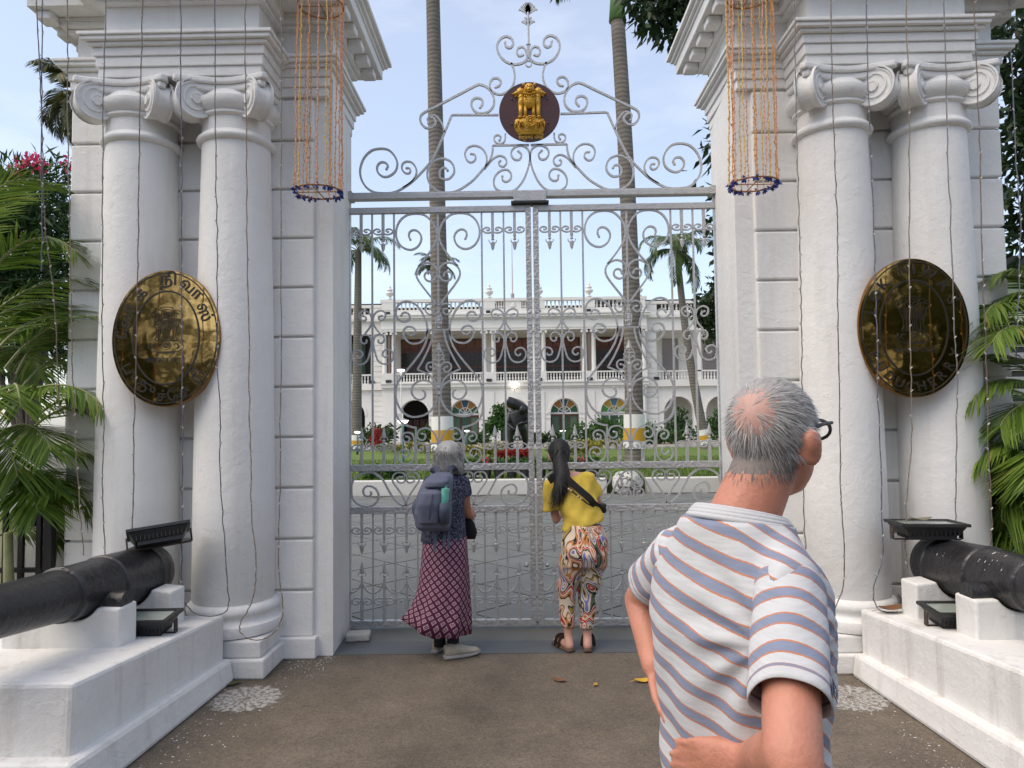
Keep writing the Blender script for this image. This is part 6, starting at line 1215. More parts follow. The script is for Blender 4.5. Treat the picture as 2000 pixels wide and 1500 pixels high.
# black hair with ponytail
hq2 = np.array(H2); R2n = np.array(R2); HB = mat('black_hair', (.006, .0055, .006), .62, bump=(60, .3))
hm = MB(); hm.ball(H2+R2 @ Vector((0, -.012, .022)), (.088, .108, .100), 28, 18, rot=R2); hm.ball(H2+R2 @ Vector((0, -.05, -.02)), (.078, .065, .075), 20, 14, rot=R2)
tail = [H2+R2 @ Vector((0, -.105, .015)), W(1094, 905, -.47), W(1098, 930, -.52), W(1092, 955, -.56), W(1084, 975, -.58)]; tl = catmull([tuple(t) for t in tail], 5); hm.tube(tl, lambda t: .036+.026*math.sin(PI*min(1, t*1.15))-.03*max(0, t-.7)/.3, 16)
ho = fuse(hm, 'hair', HB, b2o, .008, 4); rng = np.random.default_rng(16); k = 1500; tt = rng.random(k)**.8*.75; TL = np.array(tl); ii = (tt*(len(TL)-2)).astype(int); P = TL[ii]; off = rng.normal(size=(k, 3)); off -= 0; off /= np.linalg.norm(off, axis=1)[:, None]; P = P+off*.045; D = TL[np.minimum(ii+2, len(TL)-1)]-TL[ii]; strands('hair_strand', P, off, D, .14+.06*rng.random(k), .0016, .06, hairmat('black_strand', (.004, .004, .004), (.009, .0085, .0085), (.018, .017, .017)), ho, rng, 3, .05)
MB().tube([tuple(Vector(tl[1])+Vector((.045*math.cos(a), .01*math.sin(a), .04*math.sin(a)))) for a in np.linspace(0, 2*PI, 16)], .008, 8, cap=False).build('hair_tie', BLACKM, ho)
tag(p2_, 'woman in yellow tee and colourful print trousers leaning on the gate', 'person')
bg_ = empty('crossbody_bag', at(1150, 975, -.60)); O = bg_.location; B = lambda u, v, Y: at(u, v, Y)-O
strap('strap', [B(1072, 940, -.52), B(1098, 925, -.545), B(1110, 937, -.585), B(1130, 955, -.615), B(1150, 972, -.635), B(1160, 984, -.62), B(1172, 994, -.52)], .050, mat('black_fabric', (.008, .008, .009)), bg_); strap('beaded_cord', [B(1098, 945, -.60), B(1120, 962, -.635), B(1145, 982, -.655), B(1160, 990, -.63)], .010, mat('black_fabric', (.008, .008, .009)), bg_)
for (u, v) in ((1111, 955), (1115, 958), (1129, 970), (1134, 974)): MB().ball(B(u, v, -.655), .009, 8, 6).build('bead', mat('bead', (.55, .36, .22), .5), bg_)
m = MB(); loft(m, [(B(1176, 1000, -.44), XV*.03, YV*.07), (B(1176, 985, -.44), XV*.03, YV*.08)], 16); m.build('pouch', mat('black_fabric', (.008, .008, .009)), bg_, smooth=True); tag(bg_, 'black crossbody strap with beads over the yellow tee', 'bag')
sg = empty('sunglasses', at(1092, 858, -.36)); O = sg.location; m = MB()
for s in (-1, 1): m.tube([Vector((s*.088, .02, -.01)), Vector((s*.085, -.06, .0)), Vector((s*.07, -.095, -.005))], .005, 6)
m.build('frame', BLACKM, sg); tag(sg, 'dark sunglasses pushed up on the hair of the woman in yellow', 'sunglasses')
# ================================================================== cannons on white plinths
def hexa(m, B, T):
    """box from 4 bottom and 4 top corners"""
    m.add(list(B)+list(T), [(3, 2, 1, 0), (4, 5, 6, 7), (0, 1, 5, 4), (1, 2, 6, 5), (2, 3, 7, 6), (3, 0, 4, 7)])
pl = empty('cannon_plinth')
m = MB(); hexa(m, [(-3.9, -2.62, 0), (-2.18, -2.62, 0), (-2.10, -1.13, 0), (-3.9, -1.13, 0)], [(-3.9, -2.61, .52), (-2.175, -2.605, .52), (-2.095, -1.13, .43), (-3.9, -1.13, .43)]); m.build('block', WHITE2, pl, bevel=.02)
m = MB(); hexa(m, [(-3.95, -2.72, 0), (-2.10, -2.72, 0), (-2.02, -1.135, 0), (-3.9, -1.135, 0)], [(-3.95, -2.70, .20), (-2.12, -2.70, .20), (-2.045, -1.135, .15), (-3.9, -1.135, .15)]); m.build('footing', WHITE2, pl, bevel=.025)
CXX, CZ = -2.585, .735                                      # barrel axis
def saddle(y0, y1, x0, x1, zt, CZ=.735, r=.178):
    n = 12; P = [(x0, .42), (x1, .42), (x1, zt)]
    A = [(CXX+r*math.cos(t), CZ+r*math.sin(t)) for t in np.linspace(-.35, -PI+.35, n)]; P += [p for p in A if p[1] < zt+.02]; P += [(x0, zt)]
    o = MB().prism(P, y0, y1, 'y').build('saddle', WHITE2, pl, bevel=.012); bm_ = bmesh.new(); bm_.from_mesh(o.data); bmesh.ops.recalc_face_normals(bm_, faces=bm_.faces); bm_.to_mesh(o.data); bm_.free()
saddle(-1.46, -1.28, -2.98, -2.29, .66); saddle(-1.97, -1.78, -2.98, -2.33, .69, .778, .155)
pl2s = None
rebase(pl, (-2.9, -1.9, 0)); tag(pl, 'white plastered plinth and saddles under the cannon by the black fence', 'plinth', 'cannon plinths'); pl2 = mirror_tree(pl); tag(pl2, 'white plastered plinth and saddles under the cannon with chipped white flecks', 'plinth', 'cannon plinths')
def cannon(sg, label):
    r = empty('cannon', (sg*-CXX*-1 if False else sg*abs(CXX), -1.9, .55)); o3 = r.location
    # axis runs along -Y towards the street, muzzle dropping slightly
    prof = [(.0, -1.13), (.10, -1.135), (.155, -1.15), (.178, -1.18), (.182, -1.24), (.176, -1.27), (.180, -1.28), (.180, -1.30), (.172, -1.31), (.165, -1.66), (.168, -1.67), (.168, -1.70), (.158, -1.71), (.145, -2.05), (.150, -2.06), (.150, -2.09), (.138, -2.10), (.118, -2.75), (.126, -2.80), (.132, -2.86), (.120, -2.90), (.075, -2.905), (.07, -2.6)]
    n = 40; V = []; F = []
    for (rr, y) in prof:
        z = CZ-(.0 if y > -1.3 else (y+1.3)*.075)
        for i in range(n): a = 2*PI*i/n; V.append((rr*math.cos(a), y-o3.y, z-o3.z+rr*math.sin(a)))
    for j in range(len(prof)-1):
        for i in range(n): F.append((j*n+i, j*n+(i+1) % n, (j+1)*n+(i+1) % n, (j+1)*n+i))
    m = MB().add(V, F); o = m.build('barrel', BLACK, r, auto=35); bm_ = bmesh.new(); bm_.from_mesh(o.data); bmesh.ops.recalc_face_normals(bm_, faces=bm_.faces); bm_.to_mesh(o.data); bm_.free()
    for s in (-1, 1):
        t_ = MB().tube([(s*.12, -1.87-o3.y, CZ-o3.z-.03), (s*.245, -1.87-o3.y, CZ-o3.z-.03)], .062, 18); t_.build('trunnion', BLACK, r, auto=40)
    m = MB().ball((0, -1.10-o3.y, CZ-o3.z), (.05, .05, .05), 14, 10); m.build('cascabel', BLACK, r, smooth=True)
    rg = np.random.default_rng(3 if sg < 0 else 9); m = MB(); k = 4 if sg < 0 else 34
    for i in range(k):                                     # chips and droppings
        y = -1.4-rg.random()*.9; a = (PI/2+rg.normal()*.55 if sg < 0 else PI*.72+rg.normal()*.35); rr = .168-(abs(y)-1.4)*.03+.0025; L_ = .004+.012*rg.random()**1.5; c_ = Vector((rr*math.cos(a), y-o3.y, CZ-(y+1.3)*.075-o3.z+rr*math.sin(a))); t1 = Vector((-math.sin(a), 0, math.cos(a))); t2 = Vector((0, 1, 0))
        P = [c_+t1*(L_*math.cos(q)*(1+.4*rg.normal()*.5))+t2*(L_*.35*math.sin(q)) for q in np.linspace(0, 2*PI, 7)[:-1]]; m.add(P, [tuple(range(6))])
    tag(m.build('paint_chip', mat('paint_chip', (.55, .54, .5), .9), r), kind='stuff')
    tag(r, label, 'cannon', 'old black cannons'); return r
cannon(-1, 'black iron cannon pointing to the street beside the black iron fence'); cannon(1, 'black iron cannon flecked with white chips beside the right areca palm')
# ------------------------------------------------------------------ floodlights
LENS = mat('floodlight_glass', (.30, .34, .31), .12, spec=.6); RUST = mat('rusty_bracket', (.075, .045, .03), .8, bump=(40, .4), var=(20, .4, .6), col2=(.03, .028, .026))
def flood(loc, rot, w, d, label):
    r = empty('floodlight', loc); r.rotation_euler = rot
    hb = MB(); hexa(hb, [(-w*.40, -d*.36, 0), (w*.40, -d*.36, 0), (w*.40, d*.36, 0), (-w*.40, d*.36, 0)], [(-w/2, -d/2, .06), (w/2, -d/2, .06), (w/2, d/2, .06), (-w/2, d/2, .06)]); b_ = hb.build('housing', BLACKM, r, bevel=.008)
    f = MB().box(-w/2-.012, w/2+.012, -d/2-.012, -d/2+.018, .06, .078).box(-w/2-.012, w/2+.012, d/2-.018, d/2+.012, .06, .078).box(-w/2-.012, -w/2+.018, -d/2+.018, d/2-.018, .06, .078).box(w/2-.018, w/2+.012, -d/2+.018, d/2-.018, .06, .078); f.build('rim', BLACKM, r)
    MB().box(-w/2+.018, w/2-.018, -d/2+.018, d/2-.018, .062, .070).build('glass', LENS, r)
    for i in range(13):
        y = -d*.34+d*.68*i/12; MB().box(-w*.37, w*.37, y-.003, y+.003, -.022, .004).build('fin', BLACKM, b_)
    for i in range(12):
        x = -w*.38+w*.76*i/11; MB().box(x-.003, x+.003, -d*.44, -d*.36, .004, .055).build('fin', BLACKM, b_)
    bk = MB().box(-w*.56, -w*.53, -.02, .02, -.03, .05).box(w*.53, w*.56, -.02, .02, -.03, .05).box(-w*.53, w*.53, -.02, .02, -.036, -.030); bk.build('bracket', RUST, r, bevel=.002)
    tag(r, label, 'floodlight', 'black floodlights'); return r
p = at(312, 1072, -1.33); flood((p.x, -1.33, CZ+.215), (-.36, -.10, .5), .34, .25, 'black floodlight tilted on the breech of the cannon by the fence')
p = at(283, 1250, -1.66); flood((p.x, -1.64, .492), (.06, 0, .05), .31, .22, 'black floodlight lying on the plinth under the cannon by the fence')
p = at(1810, 1060, -1.3); flood((p.x, -1.30, CZ+.205), (-.02, 0, -.1), .38, .26, 'black floodlight lying flat on the white-flecked cannon with a dry leaf on it')
p = at(1872, 1225, -1.66); flood((p.x, -1.64, .492), (.06, 0, -.05), .31, .22, 'black floodlight lying on the plinth under the white-flecked cannon')
# ================================================================== oval brass plaques
BRASS = bpy.data.materials.new('polished_brass'); BRASS.use_nodes = True; t = BRASS.node_tree; N, L = t.nodes, t.links; b = N['Principled BSDF']
b.inputs['Base Color'].default_value = (.78, .46, .15, 1); b.inputs['Metallic'].default_value = 1; b.inputs['Roughness'].default_value = .07
n = N.new('ShaderNodeTexNoise'); n.inputs['Scale'].default_value = 5; n.inputs['Detail'].default_value = 2; L.new(N.new('ShaderNodeTexCoord').outputs['Object'], n.inputs['Vector']); bp = N.new('ShaderNodeBump'); bp.inputs['Strength'].default_value = .16; bp.inputs['Distance'].default_value = .02; L.new(n.outputs['Fac'], bp.inputs['Height']); L.new(bp.outputs['Normal'], b.inputs['Normal'])
ENG = mat('engraved_black', (.012, .010, .006), .5); BRIM = mat('brass_edge', (.33, .20, .09), .45, metal=.8)
def oval(rx, rz, n=72): return [(rx*math.cos(2*PI*i/n), rz*math.sin(2*PI*i/n)) for i in range(n)]
def plaque(loc, rz_, top, bottom, label, ry_=0):
    r = empty('plaque', loc); r.rotation_euler = (ry_, 0, rz_); RX_, RZ_ = .360, .472
    o = MB().prism(oval(RX_, RZ_), -.002, .052, 'y').build('back_plate', BRIM, r); f = MB().prism(oval(RX_-.006, RZ_-.006), -.012, -.001, 'y').build('brass_face', BRASS, r)
    for q in (o, f): bm_ = bmesh.new(); bm_.from_mesh(q.data); bmesh.ops.recalc_face_normals(bm_, faces=bm_.faces); bm_.to_mesh(q.data); bm_.free()
    for (a, c_, w_) in ((RX_-.022, RZ_-.022, .008), (.218, .322, .011)):
        m = MB(); pts = oval(a, c_, 80); pts.append(pts[0]); m.strip(pts, w_, .006, y=-.0135, cap=False); m.build('engraved_line', ENG, f)
    def place(chs, top_):
        for (s, ang, sz) in chs:
            g_ = text_mesh('letter', s, sz, ENG, f, .002, .0016); a = math.radians(ang); x, z = .287*math.cos(a), .397*math.sin(a)
            nx, nz = math.cos(a)/.287, math.sin(a)/.397; ph = math.atan2(nz, nx)-(PI/2 if top_ else -PI/2)
            vs = [v.co for v in g_.data.vertices]; cx_ = (max(v.x for v in vs)+min(v.x for v in vs))/2; cy_ = (max(v.y for v in vs)+min(v.y for v in vs))/2
            for v in g_.data.vertices: v.co.x -= cx_; v.co.y -= cy_
            g_.rotation_euler = Euler((PI/2, 0, 0)); g_.rotation_euler = (Matrix.Rotation(-ph, 3, 'Y') @ Matrix.Rotation(PI/2, 3, 'X')).to_euler(); g_.location = (x, -.0145, z)
    place(top, True); place(bottom, False)
    # engraved lion capital, drawn as bars
    e = MB(); k = .00052; Q = lambda x, y: ((x-625)*k, -(y-720)*k+.02)
    def ln(P, w_=.005): e.strip(catmull([Q(*p) for p in P], 4), w_, .004, y=-.0135)
    ln([(540, 375), (550, 355), (620, 350), (690, 360), (695, 385)]); ln([(560, 400), (555, 450), (590, 480), (620, 490), (655, 480), (690, 450), (685, 400), (620, 385), (560, 400)]); ln([(580, 425), (605, 420)], .009); ln([(640, 420), (668, 425)], .009); ln([(625, 425), (625, 450), (600, 462)]); ln([(595, 468), (625, 476), (655, 468)])
    for s in (-1, 1):
        X = lambda x: 625+s*(x-625)
        ln([(X(700), 400), (X(750), 390), (X(800), 415), (X(830), 465), (X(800), 510), (X(770), 505)]); ln([(X(790), 510), (X(775), 590), (X(755), 650), (X(745), 740), (X(770), 790), (X(710), 795), (X(715), 740), (X(705), 650)]); ln([(X(665), 650), (X(665), 740), (X(690), 790), (X(640), 792), (X(640), 650)]); ln([(X(760), 430), (X(790), 455)], .007)
        for y in range(430, 640, 26): ln([(X(715), y), (X(735), y+16), (X(760), y+8)], .004)
        ln([(X(830), 830), (X(850), 880), (X(810), 930)]); ln([(X(720), 850), (X(760), 840), (X(790), 880), (X(760), 900)], .008)
    for y in range(500, 650, 22):
        for x in range(545, 720, 26): ln([(x-10, y), (x, y+14), (x+10, y)], .0035)
    ln([(500, 800), (750, 800)]); c_ = Q(625, 862)
    for rr in (.030, .018): e.strip([(c_[0]+rr*math.cos(a), c_[1]+rr*math.sin(a)) for a in np.linspace(0, 2*PI, 24)], .004, .004, y=-.0135, cap=False)
    for i in range(12): a = i*PI/6; e.strip([(c_[0]+.005*math.cos(a), c_[1]+.005*math.sin(a)), (c_[0]+.018*math.cos(a), c_[1]+.018*math.sin(a))], .002, .004, y=-.0135)
    ln([(440, 830), (420, 880), (440, 930), (500, 945), (750, 945), (810, 930)]); ln([(510, 962), (745, 962)], .007)
    e.build('engraved_lions', ENG, f)
    g_ = text_mesh('motto', 'सत्यमेव जयते', .050, ENG, f, .002, .0006); g_.rotation_euler = (PI/2, 0, 0); g_.location = (0, -.0145, -.170)
    tag(r, label, 'plaque', 'oval brass plaques'); return r
pl_ = at(326, 660, -1.085); plaque((pl_.x, -1.085, pl_.z), .09, [('ேலா', 163, .105), ('க்', 130, .105), ('நி', 90, .115), ('வா', 57, .105), ('ஸ்', 27, .105)], [('பு', 217, .105), ('து', 243, .105), ('ச்', 266, .095), ('சே'[0]+'', 288, .0001), ('ேச', 288, .105), ('ரி', 318, .105)], 'oval brass plaque with Tamil lettering on the paired columns', -.05)
pr_ = at(1783, 640, -1.085); eng = []
for ch, a in zip('LOK', (162, 146, 130)): eng.append((ch, a, .10))
for ch, a in zip('NIWAS', (100, 87, 68, 46, 27)): eng.append((ch, a, .10))
bot = [(ch, 207+i*(333-207)/9, .088) for i, ch in enumerate('PUDUCHERRY')]
plaque((pr_.x, -1.085, pr_.z), -.09, eng, bot, 'oval brass plaque with English lettering on the paired columns')
# ================================================================== strings of fairy lights
WIRES = [mat('wire_%d' % i, c, .6) for i, c in enumerate(((.14, .10, .08), (.10, .10, .14), (.20, .15, .10), (.16, .15, .15)))]; BULB = mat('mini_bulb', (.5, .48, .46), .25)
def light_string(pts, Y, label, seed, wi):
    rg = random.Random(seed); P = [at(u, v, Y) for u, v in pts]; root = empty('light_string', P[0]); Q = [Vector(p)-P[0] for p in catmull([tuple(p) for p in P], 6)]
    Q = [q+Vector((rg.gauss(0, .0022), rg.gauss(0, .0022), 0)) for q in Q]
    w_ = MB().tube(Q, .0036, 5); w2 = MB().tube([q+Vector((.003*math.sin(i*1.9), .003*math.cos(i*1.9), 0)) for i, q in enumerate(Q)], .0025, 4); w_.add(w2.v, w2.f); wo = w_.build('wire', WIRES[wi % 4], root)
    acc = 0; last = Q[0]; bm_ = MB()
    for q in Q[1:]:
        acc += (q-last).length
        if acc > .11: acc = 0; dx = rg.choice((-1, 1)); bm_.tube([q, q+Vector((dx*.010, -.004, .012))], lambda t: .0055-.002*t, 5)
        last = q
    tag(bm_.build('bulb', BULB, wo), kind='stuff'); tag(root, label, 'light string', 'strings of fairy lights down the piers'); return root
SL_ = [([(70, -40), (76, 110), (82, 240), (84, 330), (86, 420), (95, 500), (105, 570), (112, 700), (115, 800)], 'fairy light string hanging free in front of the oleander, white wire'),
 ([(84, -40), (82, 120), (80, 300), (82, 420), (81, 530)], 'yellowish fairy light string hanging free in front of the oleander'),
 ([(131, -40), (133, 80), (132, 200), (136, 400), (138, 520), (140, 620), (141, 700), (145, 780), (148, 880), (155, 990), (164, 1085)], 'fairy light string down the pier corner next to the areca palm and fence'),
 ([(205, -40), (206, 60), (203, 160), (201, 250), (201, 400), (200, 520), (199, 640), (203, 800), (201, 900), (201, 990), (206, 1088)], 'fairy light string between the Tamil plaque and the areca fronds'),
 ([(279, -40), (277, 70), (274, 200), (271, 350), (270, 450), (268, 590), (265, 720), (262, 830), (261, 950), (257, 1045)], 'fairy light string crossing the Tamil plaque near its fence-side edge'),
 ([(353, -40), (353, 100), (353, 200), (355, 350), (354, 500), (355, 620), (355, 740), (357, 860), (355, 1050), (357, 1150), (370, 1190), (400, 1203), (430, 1200), (446, 1185), (444, 1130), (434, 1000), (430, 900), (430, 800), (424, 700), (425, 560), (424, 450), (422, 350), (420, 200), (420, -40)], 'fairy light string looped low beside the cannon, one run crossing the Tamil plaque'),
 ([(480, -40), (479, 100), (481, 250), (482, 400), (484, 560), (487, 680), (486, 800), (491, 900), (491, 1000), (500, 1090), (498, 1150), (485, 1190), (470, 1215), (470, 1235), (485, 1247), (505, 1250), (530, 1240), (548, 1215), (552, 1180), (546, 1130), (545, 1030), (547, 880), (549, 700), (549, 450), (549, 200), (549, -40)], 'fairy light string looped over the column base on the Tamil plaque pier'),
 ([(1551, -40), (1553, 100), (1555, 200), (1557, 300), (1560, 400), (1562, 500), (1565, 600), (1566, 700), (1567, 800), (1570, 1000), (1573, 1080), (1568, 1150)], 'fairy light string passing behind the head of the man in stripes'),
 ([(1622, -40), (1624, 100), (1627, 200), (1630, 300), (1635, 420), (1636, 500), (1637, 640), (1640, 800), (1642, 950), (1644, 1000), (1649, 1130), (1630, 1190), (1610, 1225), (1600, 1245)], 'fairy light string down the column beside the glasses of the man in stripes'),
 ([(1690, -40), (1694, 100), (1697, 200), (1702, 330), (1708, 480), (1710, 560), (1713, 650), (1715, 760), (1720, 900), (1722, 1000), (1723, 1090), (1706, 1150), (1712, 1185), (1730, 1195), (1770, 1198)], 'fairy light string crossing the gateward edge of the English plaque'),
 ([(1768, -40), (1772, 100), (1775, 200), (1777, 350), (1776, 500), (1777, 620), (1779, 720), (1780, 860), (1772, 970), (1768, 1050), (1772, 1110)], 'fairy light string down the middle of the English plaque'),
 ([(1843, -40), (1846, 100), (1850, 250), (1855, 400), (1860, 540), (1864, 660), (1870, 730), (1868, 830), (1867, 960), (1866, 1055)], 'fairy light string crossing the English plaque on the areca side'),
 ([(1902, -40), (1906, 100), (1912, 250), (1916, 400), (1920, 560), (1925, 660), (1928, 760), (1932, 900), (1936, 1010), (1935, 1075)], 'fairy light string at the outer edge of the English plaque pier'),
 ([(1975, 100), (1985, 320), (1993, 450), (1990, 560), (1985, 700)], 'fairy light string hanging beyond the pier against the dark tree')]
for i, (pts, lab) in enumerate(SL_): light_string(pts, -1.27, lab, i, i)
# ================================================================== hanging flower lanterns
STR_ = [mat('bead_orange', (.60, .28, .08), .6), mat('bead_pink', (.62, .30, .22), .6), mat('bead_yellow', (.65, .42, .10), .6)]; HOOP = mat('cane_hoop', (.28, .12, .03), .6); BLUEF = leafmat('blue_petal', (.02, .03, .16), (.05, .08, .32))
def lantern(uc, vb, vt, wpx, Y, label, seed):
    rg = random.Random(seed); c0 = at(uc, vb, Y); ct = at(uc+ (5 if uc < 1000 else -8), vt, Y); root = empty('flower_lantern', (c0.x, Y, c0.z)); R = wpx/2*(Y-CAMPOS.y)/FPX; Hh = ct.z-c0.z; dxx = ct.x-c0.x; nst = 17
    for zz_, nm in ((0, 'lower_hoop'), (Hh, 'upper_hoop')):
        off = dxx*(zz_/Hh); RR = R*(.96 if zz_ else 1)
        h = MB().tube([(off+RR*math.cos(a), RR*math.sin(a), zz_) for a in np.linspace(0, 2*PI, 33)], .006, 6, cap=False); h.tube([(off-RR, 0, zz_), (off+RR, 0, zz_)], .004, 5); h.tube([(off, -RR, zz_), (off, RR, zz_)], .004, 5); h.build(nm, HOOP, root)
    for i in range(nst):
        a = 2*PI*i/nst+rg.uniform(-.12, .12); m = MB(); P = []; nn = 46
        for k in range(nn+1):
            t = k/nn; rr = R*(1-.04*t)+.004*math.sin(9*t+i); P.append((dxx*t+rr*math.cos(a)+rg.gauss(0, .0025), rr*math.sin(a)+rg.gauss(0, .0025), Hh*1.25*t))
        m.tube(P, lambda t: .0035, 5)
        for k in range(0, nn, 1):
            q = Vector(P[k]); m.ball(q+Vector((rg.gauss(0, .002), rg.gauss(0, .002), rg.uniform(0, .012))), (.0065, .0065, .009), 5, 4)
        m.build('flower_strand', STR_[i % 3], root)
        rn = np.random.default_rng(seed*50+i); Vp, Fp = leaves(np.tile(np.array([[R*math.cos(a), R*math.sin(a), -.004]]), (9, 1)), rn.normal(size=(9, 3))+np.array([0, 0, -.9]), .034, .010, rn); fastmesh('blue_flower', Vp, Fp, BLUEF, root)
    tag(root, label, 'hanging decoration', 'hanging flower lanterns'); return root
lantern(622, 375, 12, 92, -1.02, 'orange beaded hanging lantern with blue flowers by the Tamil plaque pier', 1); lantern(1472, 360, -8, 92, -1.02, 'orange beaded hanging lantern with blue flowers above the man in stripes', 2)
# ================================================================== black fence by the pier
fe = empty('iron_fence', (at(60, 1100, -.72).x, -.72, 0)); O = fe.location; BF = mat('black_iron', (.010, .010, .011), .45)
fx = lambda u, v: at(u, v, -.72).x-O.x; fz = lambda v: at(60, v, -.72).z
MB().box(fx(90, 1000), fx(106, 1000), -.03, .03, 0, fz(966)).build('post', BF, fe, bevel=.004)
for (u, w_) in ((78, .034), (43, .036), (12, .03), (-20, .03), (-52, .03), (-84, .03)): MB().box(fx(u, 1000)-w_/2, fx(u, 1000)+w_/2, -.014, .014, .02, fz(968) if u != 43 else fz(945)).build('bar', BF, fe)
for v in (969, 1112): MB().box(fx(-110, 1000), fx(86, 1000), -.018, .018, fz(v)-.02, fz(v)+.012).build('rail', BF, fe)
MB().box(fx(64, 1000), fx(72, 1000), -.02, .02, fz(1028), fz(1004)).build('latch', BF, fe)
m = MB(); x = fx(43, 1000); z0 = fz(945); m.lathe([(.018, 0), (.022, .02), (.014, .03), (.02, .045), (.012, .055)], 12, (x, 0, z0)); V = []
for (r_, z) in ((.006, .055), (.020, .085), (.016, .115), (.001, .15)): V += [(x-r_, 0, z0+z), (x, -r_*.7, z0+z), (x+r_, 0, z0+z), (x, r_*.7, z0+z)]
m.add(V, [(4*j+q, 4*j+(q+1) % 4, 4*j+4+(q+1) % 4, 4*j+4+q) for j in range(3) for q in range(4)])
for s in (-1, 1): m.strip(catmull([(x+s*.006, z0+.06), (x+s*.02, z0+.09), (x+s*.036, z0+.10), (x+s*.042, z0+.085)], 4), .010, .012)
m.build('fleur_finial', mat('gold_finial', (.55, .33, .04), .4, metal=.5), fe)
tag(fe, 'black iron fence with a gold fleur-de-lis tip beside the white pier', 'fence')
# ================================================================== statue in the garden
st = empty('statue', (at(1010, 893, 20).x, 20, LZ)); O = st.location; S_ = lambda u, v, dy=0: at(u, v, 20+dy)-O
BRZ = mat('black_bronze', (.013, .013, .014), .38, bump=(18, .5, 5)); m = MB()
loft(m, [(S_(1010, 842), XV*.24, YV*.20), (S_(1012, 822), XV*.30, YV*.22), (S_(1014, 806), XV*.33, YV*.22), (S_(1016, 796), XV*.20, YV*.18)], 24)
capsule(m, S_(999, 838), S_(998, 865), .15, .10); capsule(m, S_(998, 865), S_(996, 890), .10, .09); capsule(m, S_(1022, 838), S_(1026, 862, .1), .15, .10); capsule(m, S_(1026, 862, .1), S_(1024, 890, .25), .10, .09)
capsule(m, S_(996, 808), S_(990, 828, -.2), .10, .08); capsule(m, S_(990, 828, -.2), S_(1004, 838, -.35), .08, .06); capsule(m, S_(1030, 806), S_(1036, 824, -.2), .10, .08); capsule(m, S_(1036, 824, -.2), S_(1020, 826, -.35), .08, .06)
m.ball(S_(1020, 800, -.22), (.13, .14, .16), 18, 12); hand(m, S_(1004, 838, -.35), (.5, 0, -.2), (0, 1, 0), 1.6, .6, 1); hand(m, S_(1020, 826, -.35), (-.5, 0, -.2), (0, 1, 0), 1.6, .6, -1)
capsule(m, S_(996, 890), S_(992, 892, -.3), .09, .07); capsule(m, S_(1024, 890, .25), S_(1026, 892, -.05), .09, .07)
fuse(m, 'figure', BRZ, st, .03, 4)
m = MB(); m.tube([S_(990, 782, -.1), S_(1002, 788, -.1), S_(1018, 796, -.08), S_(1036, 803, -.05)], lambda t: .09+.12*math.sin(PI*min(1, .25+.7*t)), 16); fuse(m, 'bundle', BRZ, st, .03, 3)
MB().box(-.55, .55, -.45, .55, -.1, .05).build('base', mat('statue_base', (.06, .045, .04), .7), st, bevel=.02)
tag(st, 'black bronze statue of a stooping figure with a bundle on the shoulders', 'statue')
# ================================================================== garden lamps
DOME = emis('lamp_dome', (1, .97, .90), 2.2); GPOST = mat('green_post', (.02, .09, .085), .5); WPOST = mat('pale_post', (.5, .52, .5), .5)
def lamp(u, vl, Y, r_, zb, mt_, label, twin=0):
    p = at(u, vl, Y); r = empty('garden_lamp', (p.x, Y, zb)); h = p.z-zb
    MB().lathe([(.05, 0), (.05, .25), (.032, .3), (.028, h-.02)], 10).build('post', mt_, r, smooth=True)
    for dx in ((0,) if not twin else (-twin, twin)):
        MB().lathe([(.02, 0), (r_*.75, .02), (r_, r_*.55), (r_*1.02, r_*.62)], 18, (dx, 0, h-.02)).build('dome', DOME, r, smooth=True); MB().lathe([(r_*1.08, r_*.62), (r_*.5, r_*.85), (.02, r_*.95)], 18, (dx, 0, h-.02)).build('lamp_cap', mat('lamp_cap', (.35, .35, .34), .5), r, smooth=True)
    if twin: MB().tube([(-twin, 0, h), (0, 0, h-.1), (twin, 0, h)], .015, 6).build('arm', mt_, r)
    tag(r, label, 'lamp post', 'garden lamps'); return r
lamp(787, 826, 12.2, .14, LZ, GPOST, 'glowing dome lamp on a dark green post at the lawn edge'); lamp(783, 726, 34, .22, .26, WPOST, 'tall pale lamp post rising to the mansion balcony'); lamp(698, 846, 24, .13, LZ, GPOST, 'small glowing dome lamp beside the upright feathery palm'); lamp(912, 843, 27, .12, LZ, GPOST, 'small glowing dome lamp before the arched fanlight window'); lamp(1099, 842, 27, .07, LZ, GPOST, 'twin-headed garden lamp before the green glazed doors', .07)
# ================================================================== fallen leaves, powder drawings, paint flecks
def dryleaf(u, v, s, rz, mt_, lab, z=.003):
    d = CF+CR*((u-1000)/FPX)+CU*((750-v)/FPX); p = CAMPOS+d*((z-CAMPOS.z)/d.z); r = empty('fallen_leaf', p, rz); V = []; F = []; n = 7
    for i in range(n+1): t = i/n; w_ = s*.26*math.sin(PI*min(1, t*.95+.04))**.8; h = .35*s*abs(t-.5)**1.5*1.2; V += [(s*(t-.5), -w_, h+.25*w_), (s*(t-.5), 0, h), (s*(t-.5), w_, h+.3*w_)]
    for i in range(n): F += [(3*i, 3*i+3, 3*i+4, 3*i+1), (3*i+1, 3*i+4, 3*i+5, 3*i+2)]
    meshobj('blade', V, F, mt_, r, True); MB().tube([(-s*.5, 0, .01), (-s*.72, .01, .004)], .0018, 5).build('stalk', mt_, r); tag(r, lab, 'leaf', 'fallen leaves'); return r
YL = mat('yellow_leaf', (.55, .33, .02), .6); BL_ = mat('brown_leaf', (.16, .075, .03), .7)
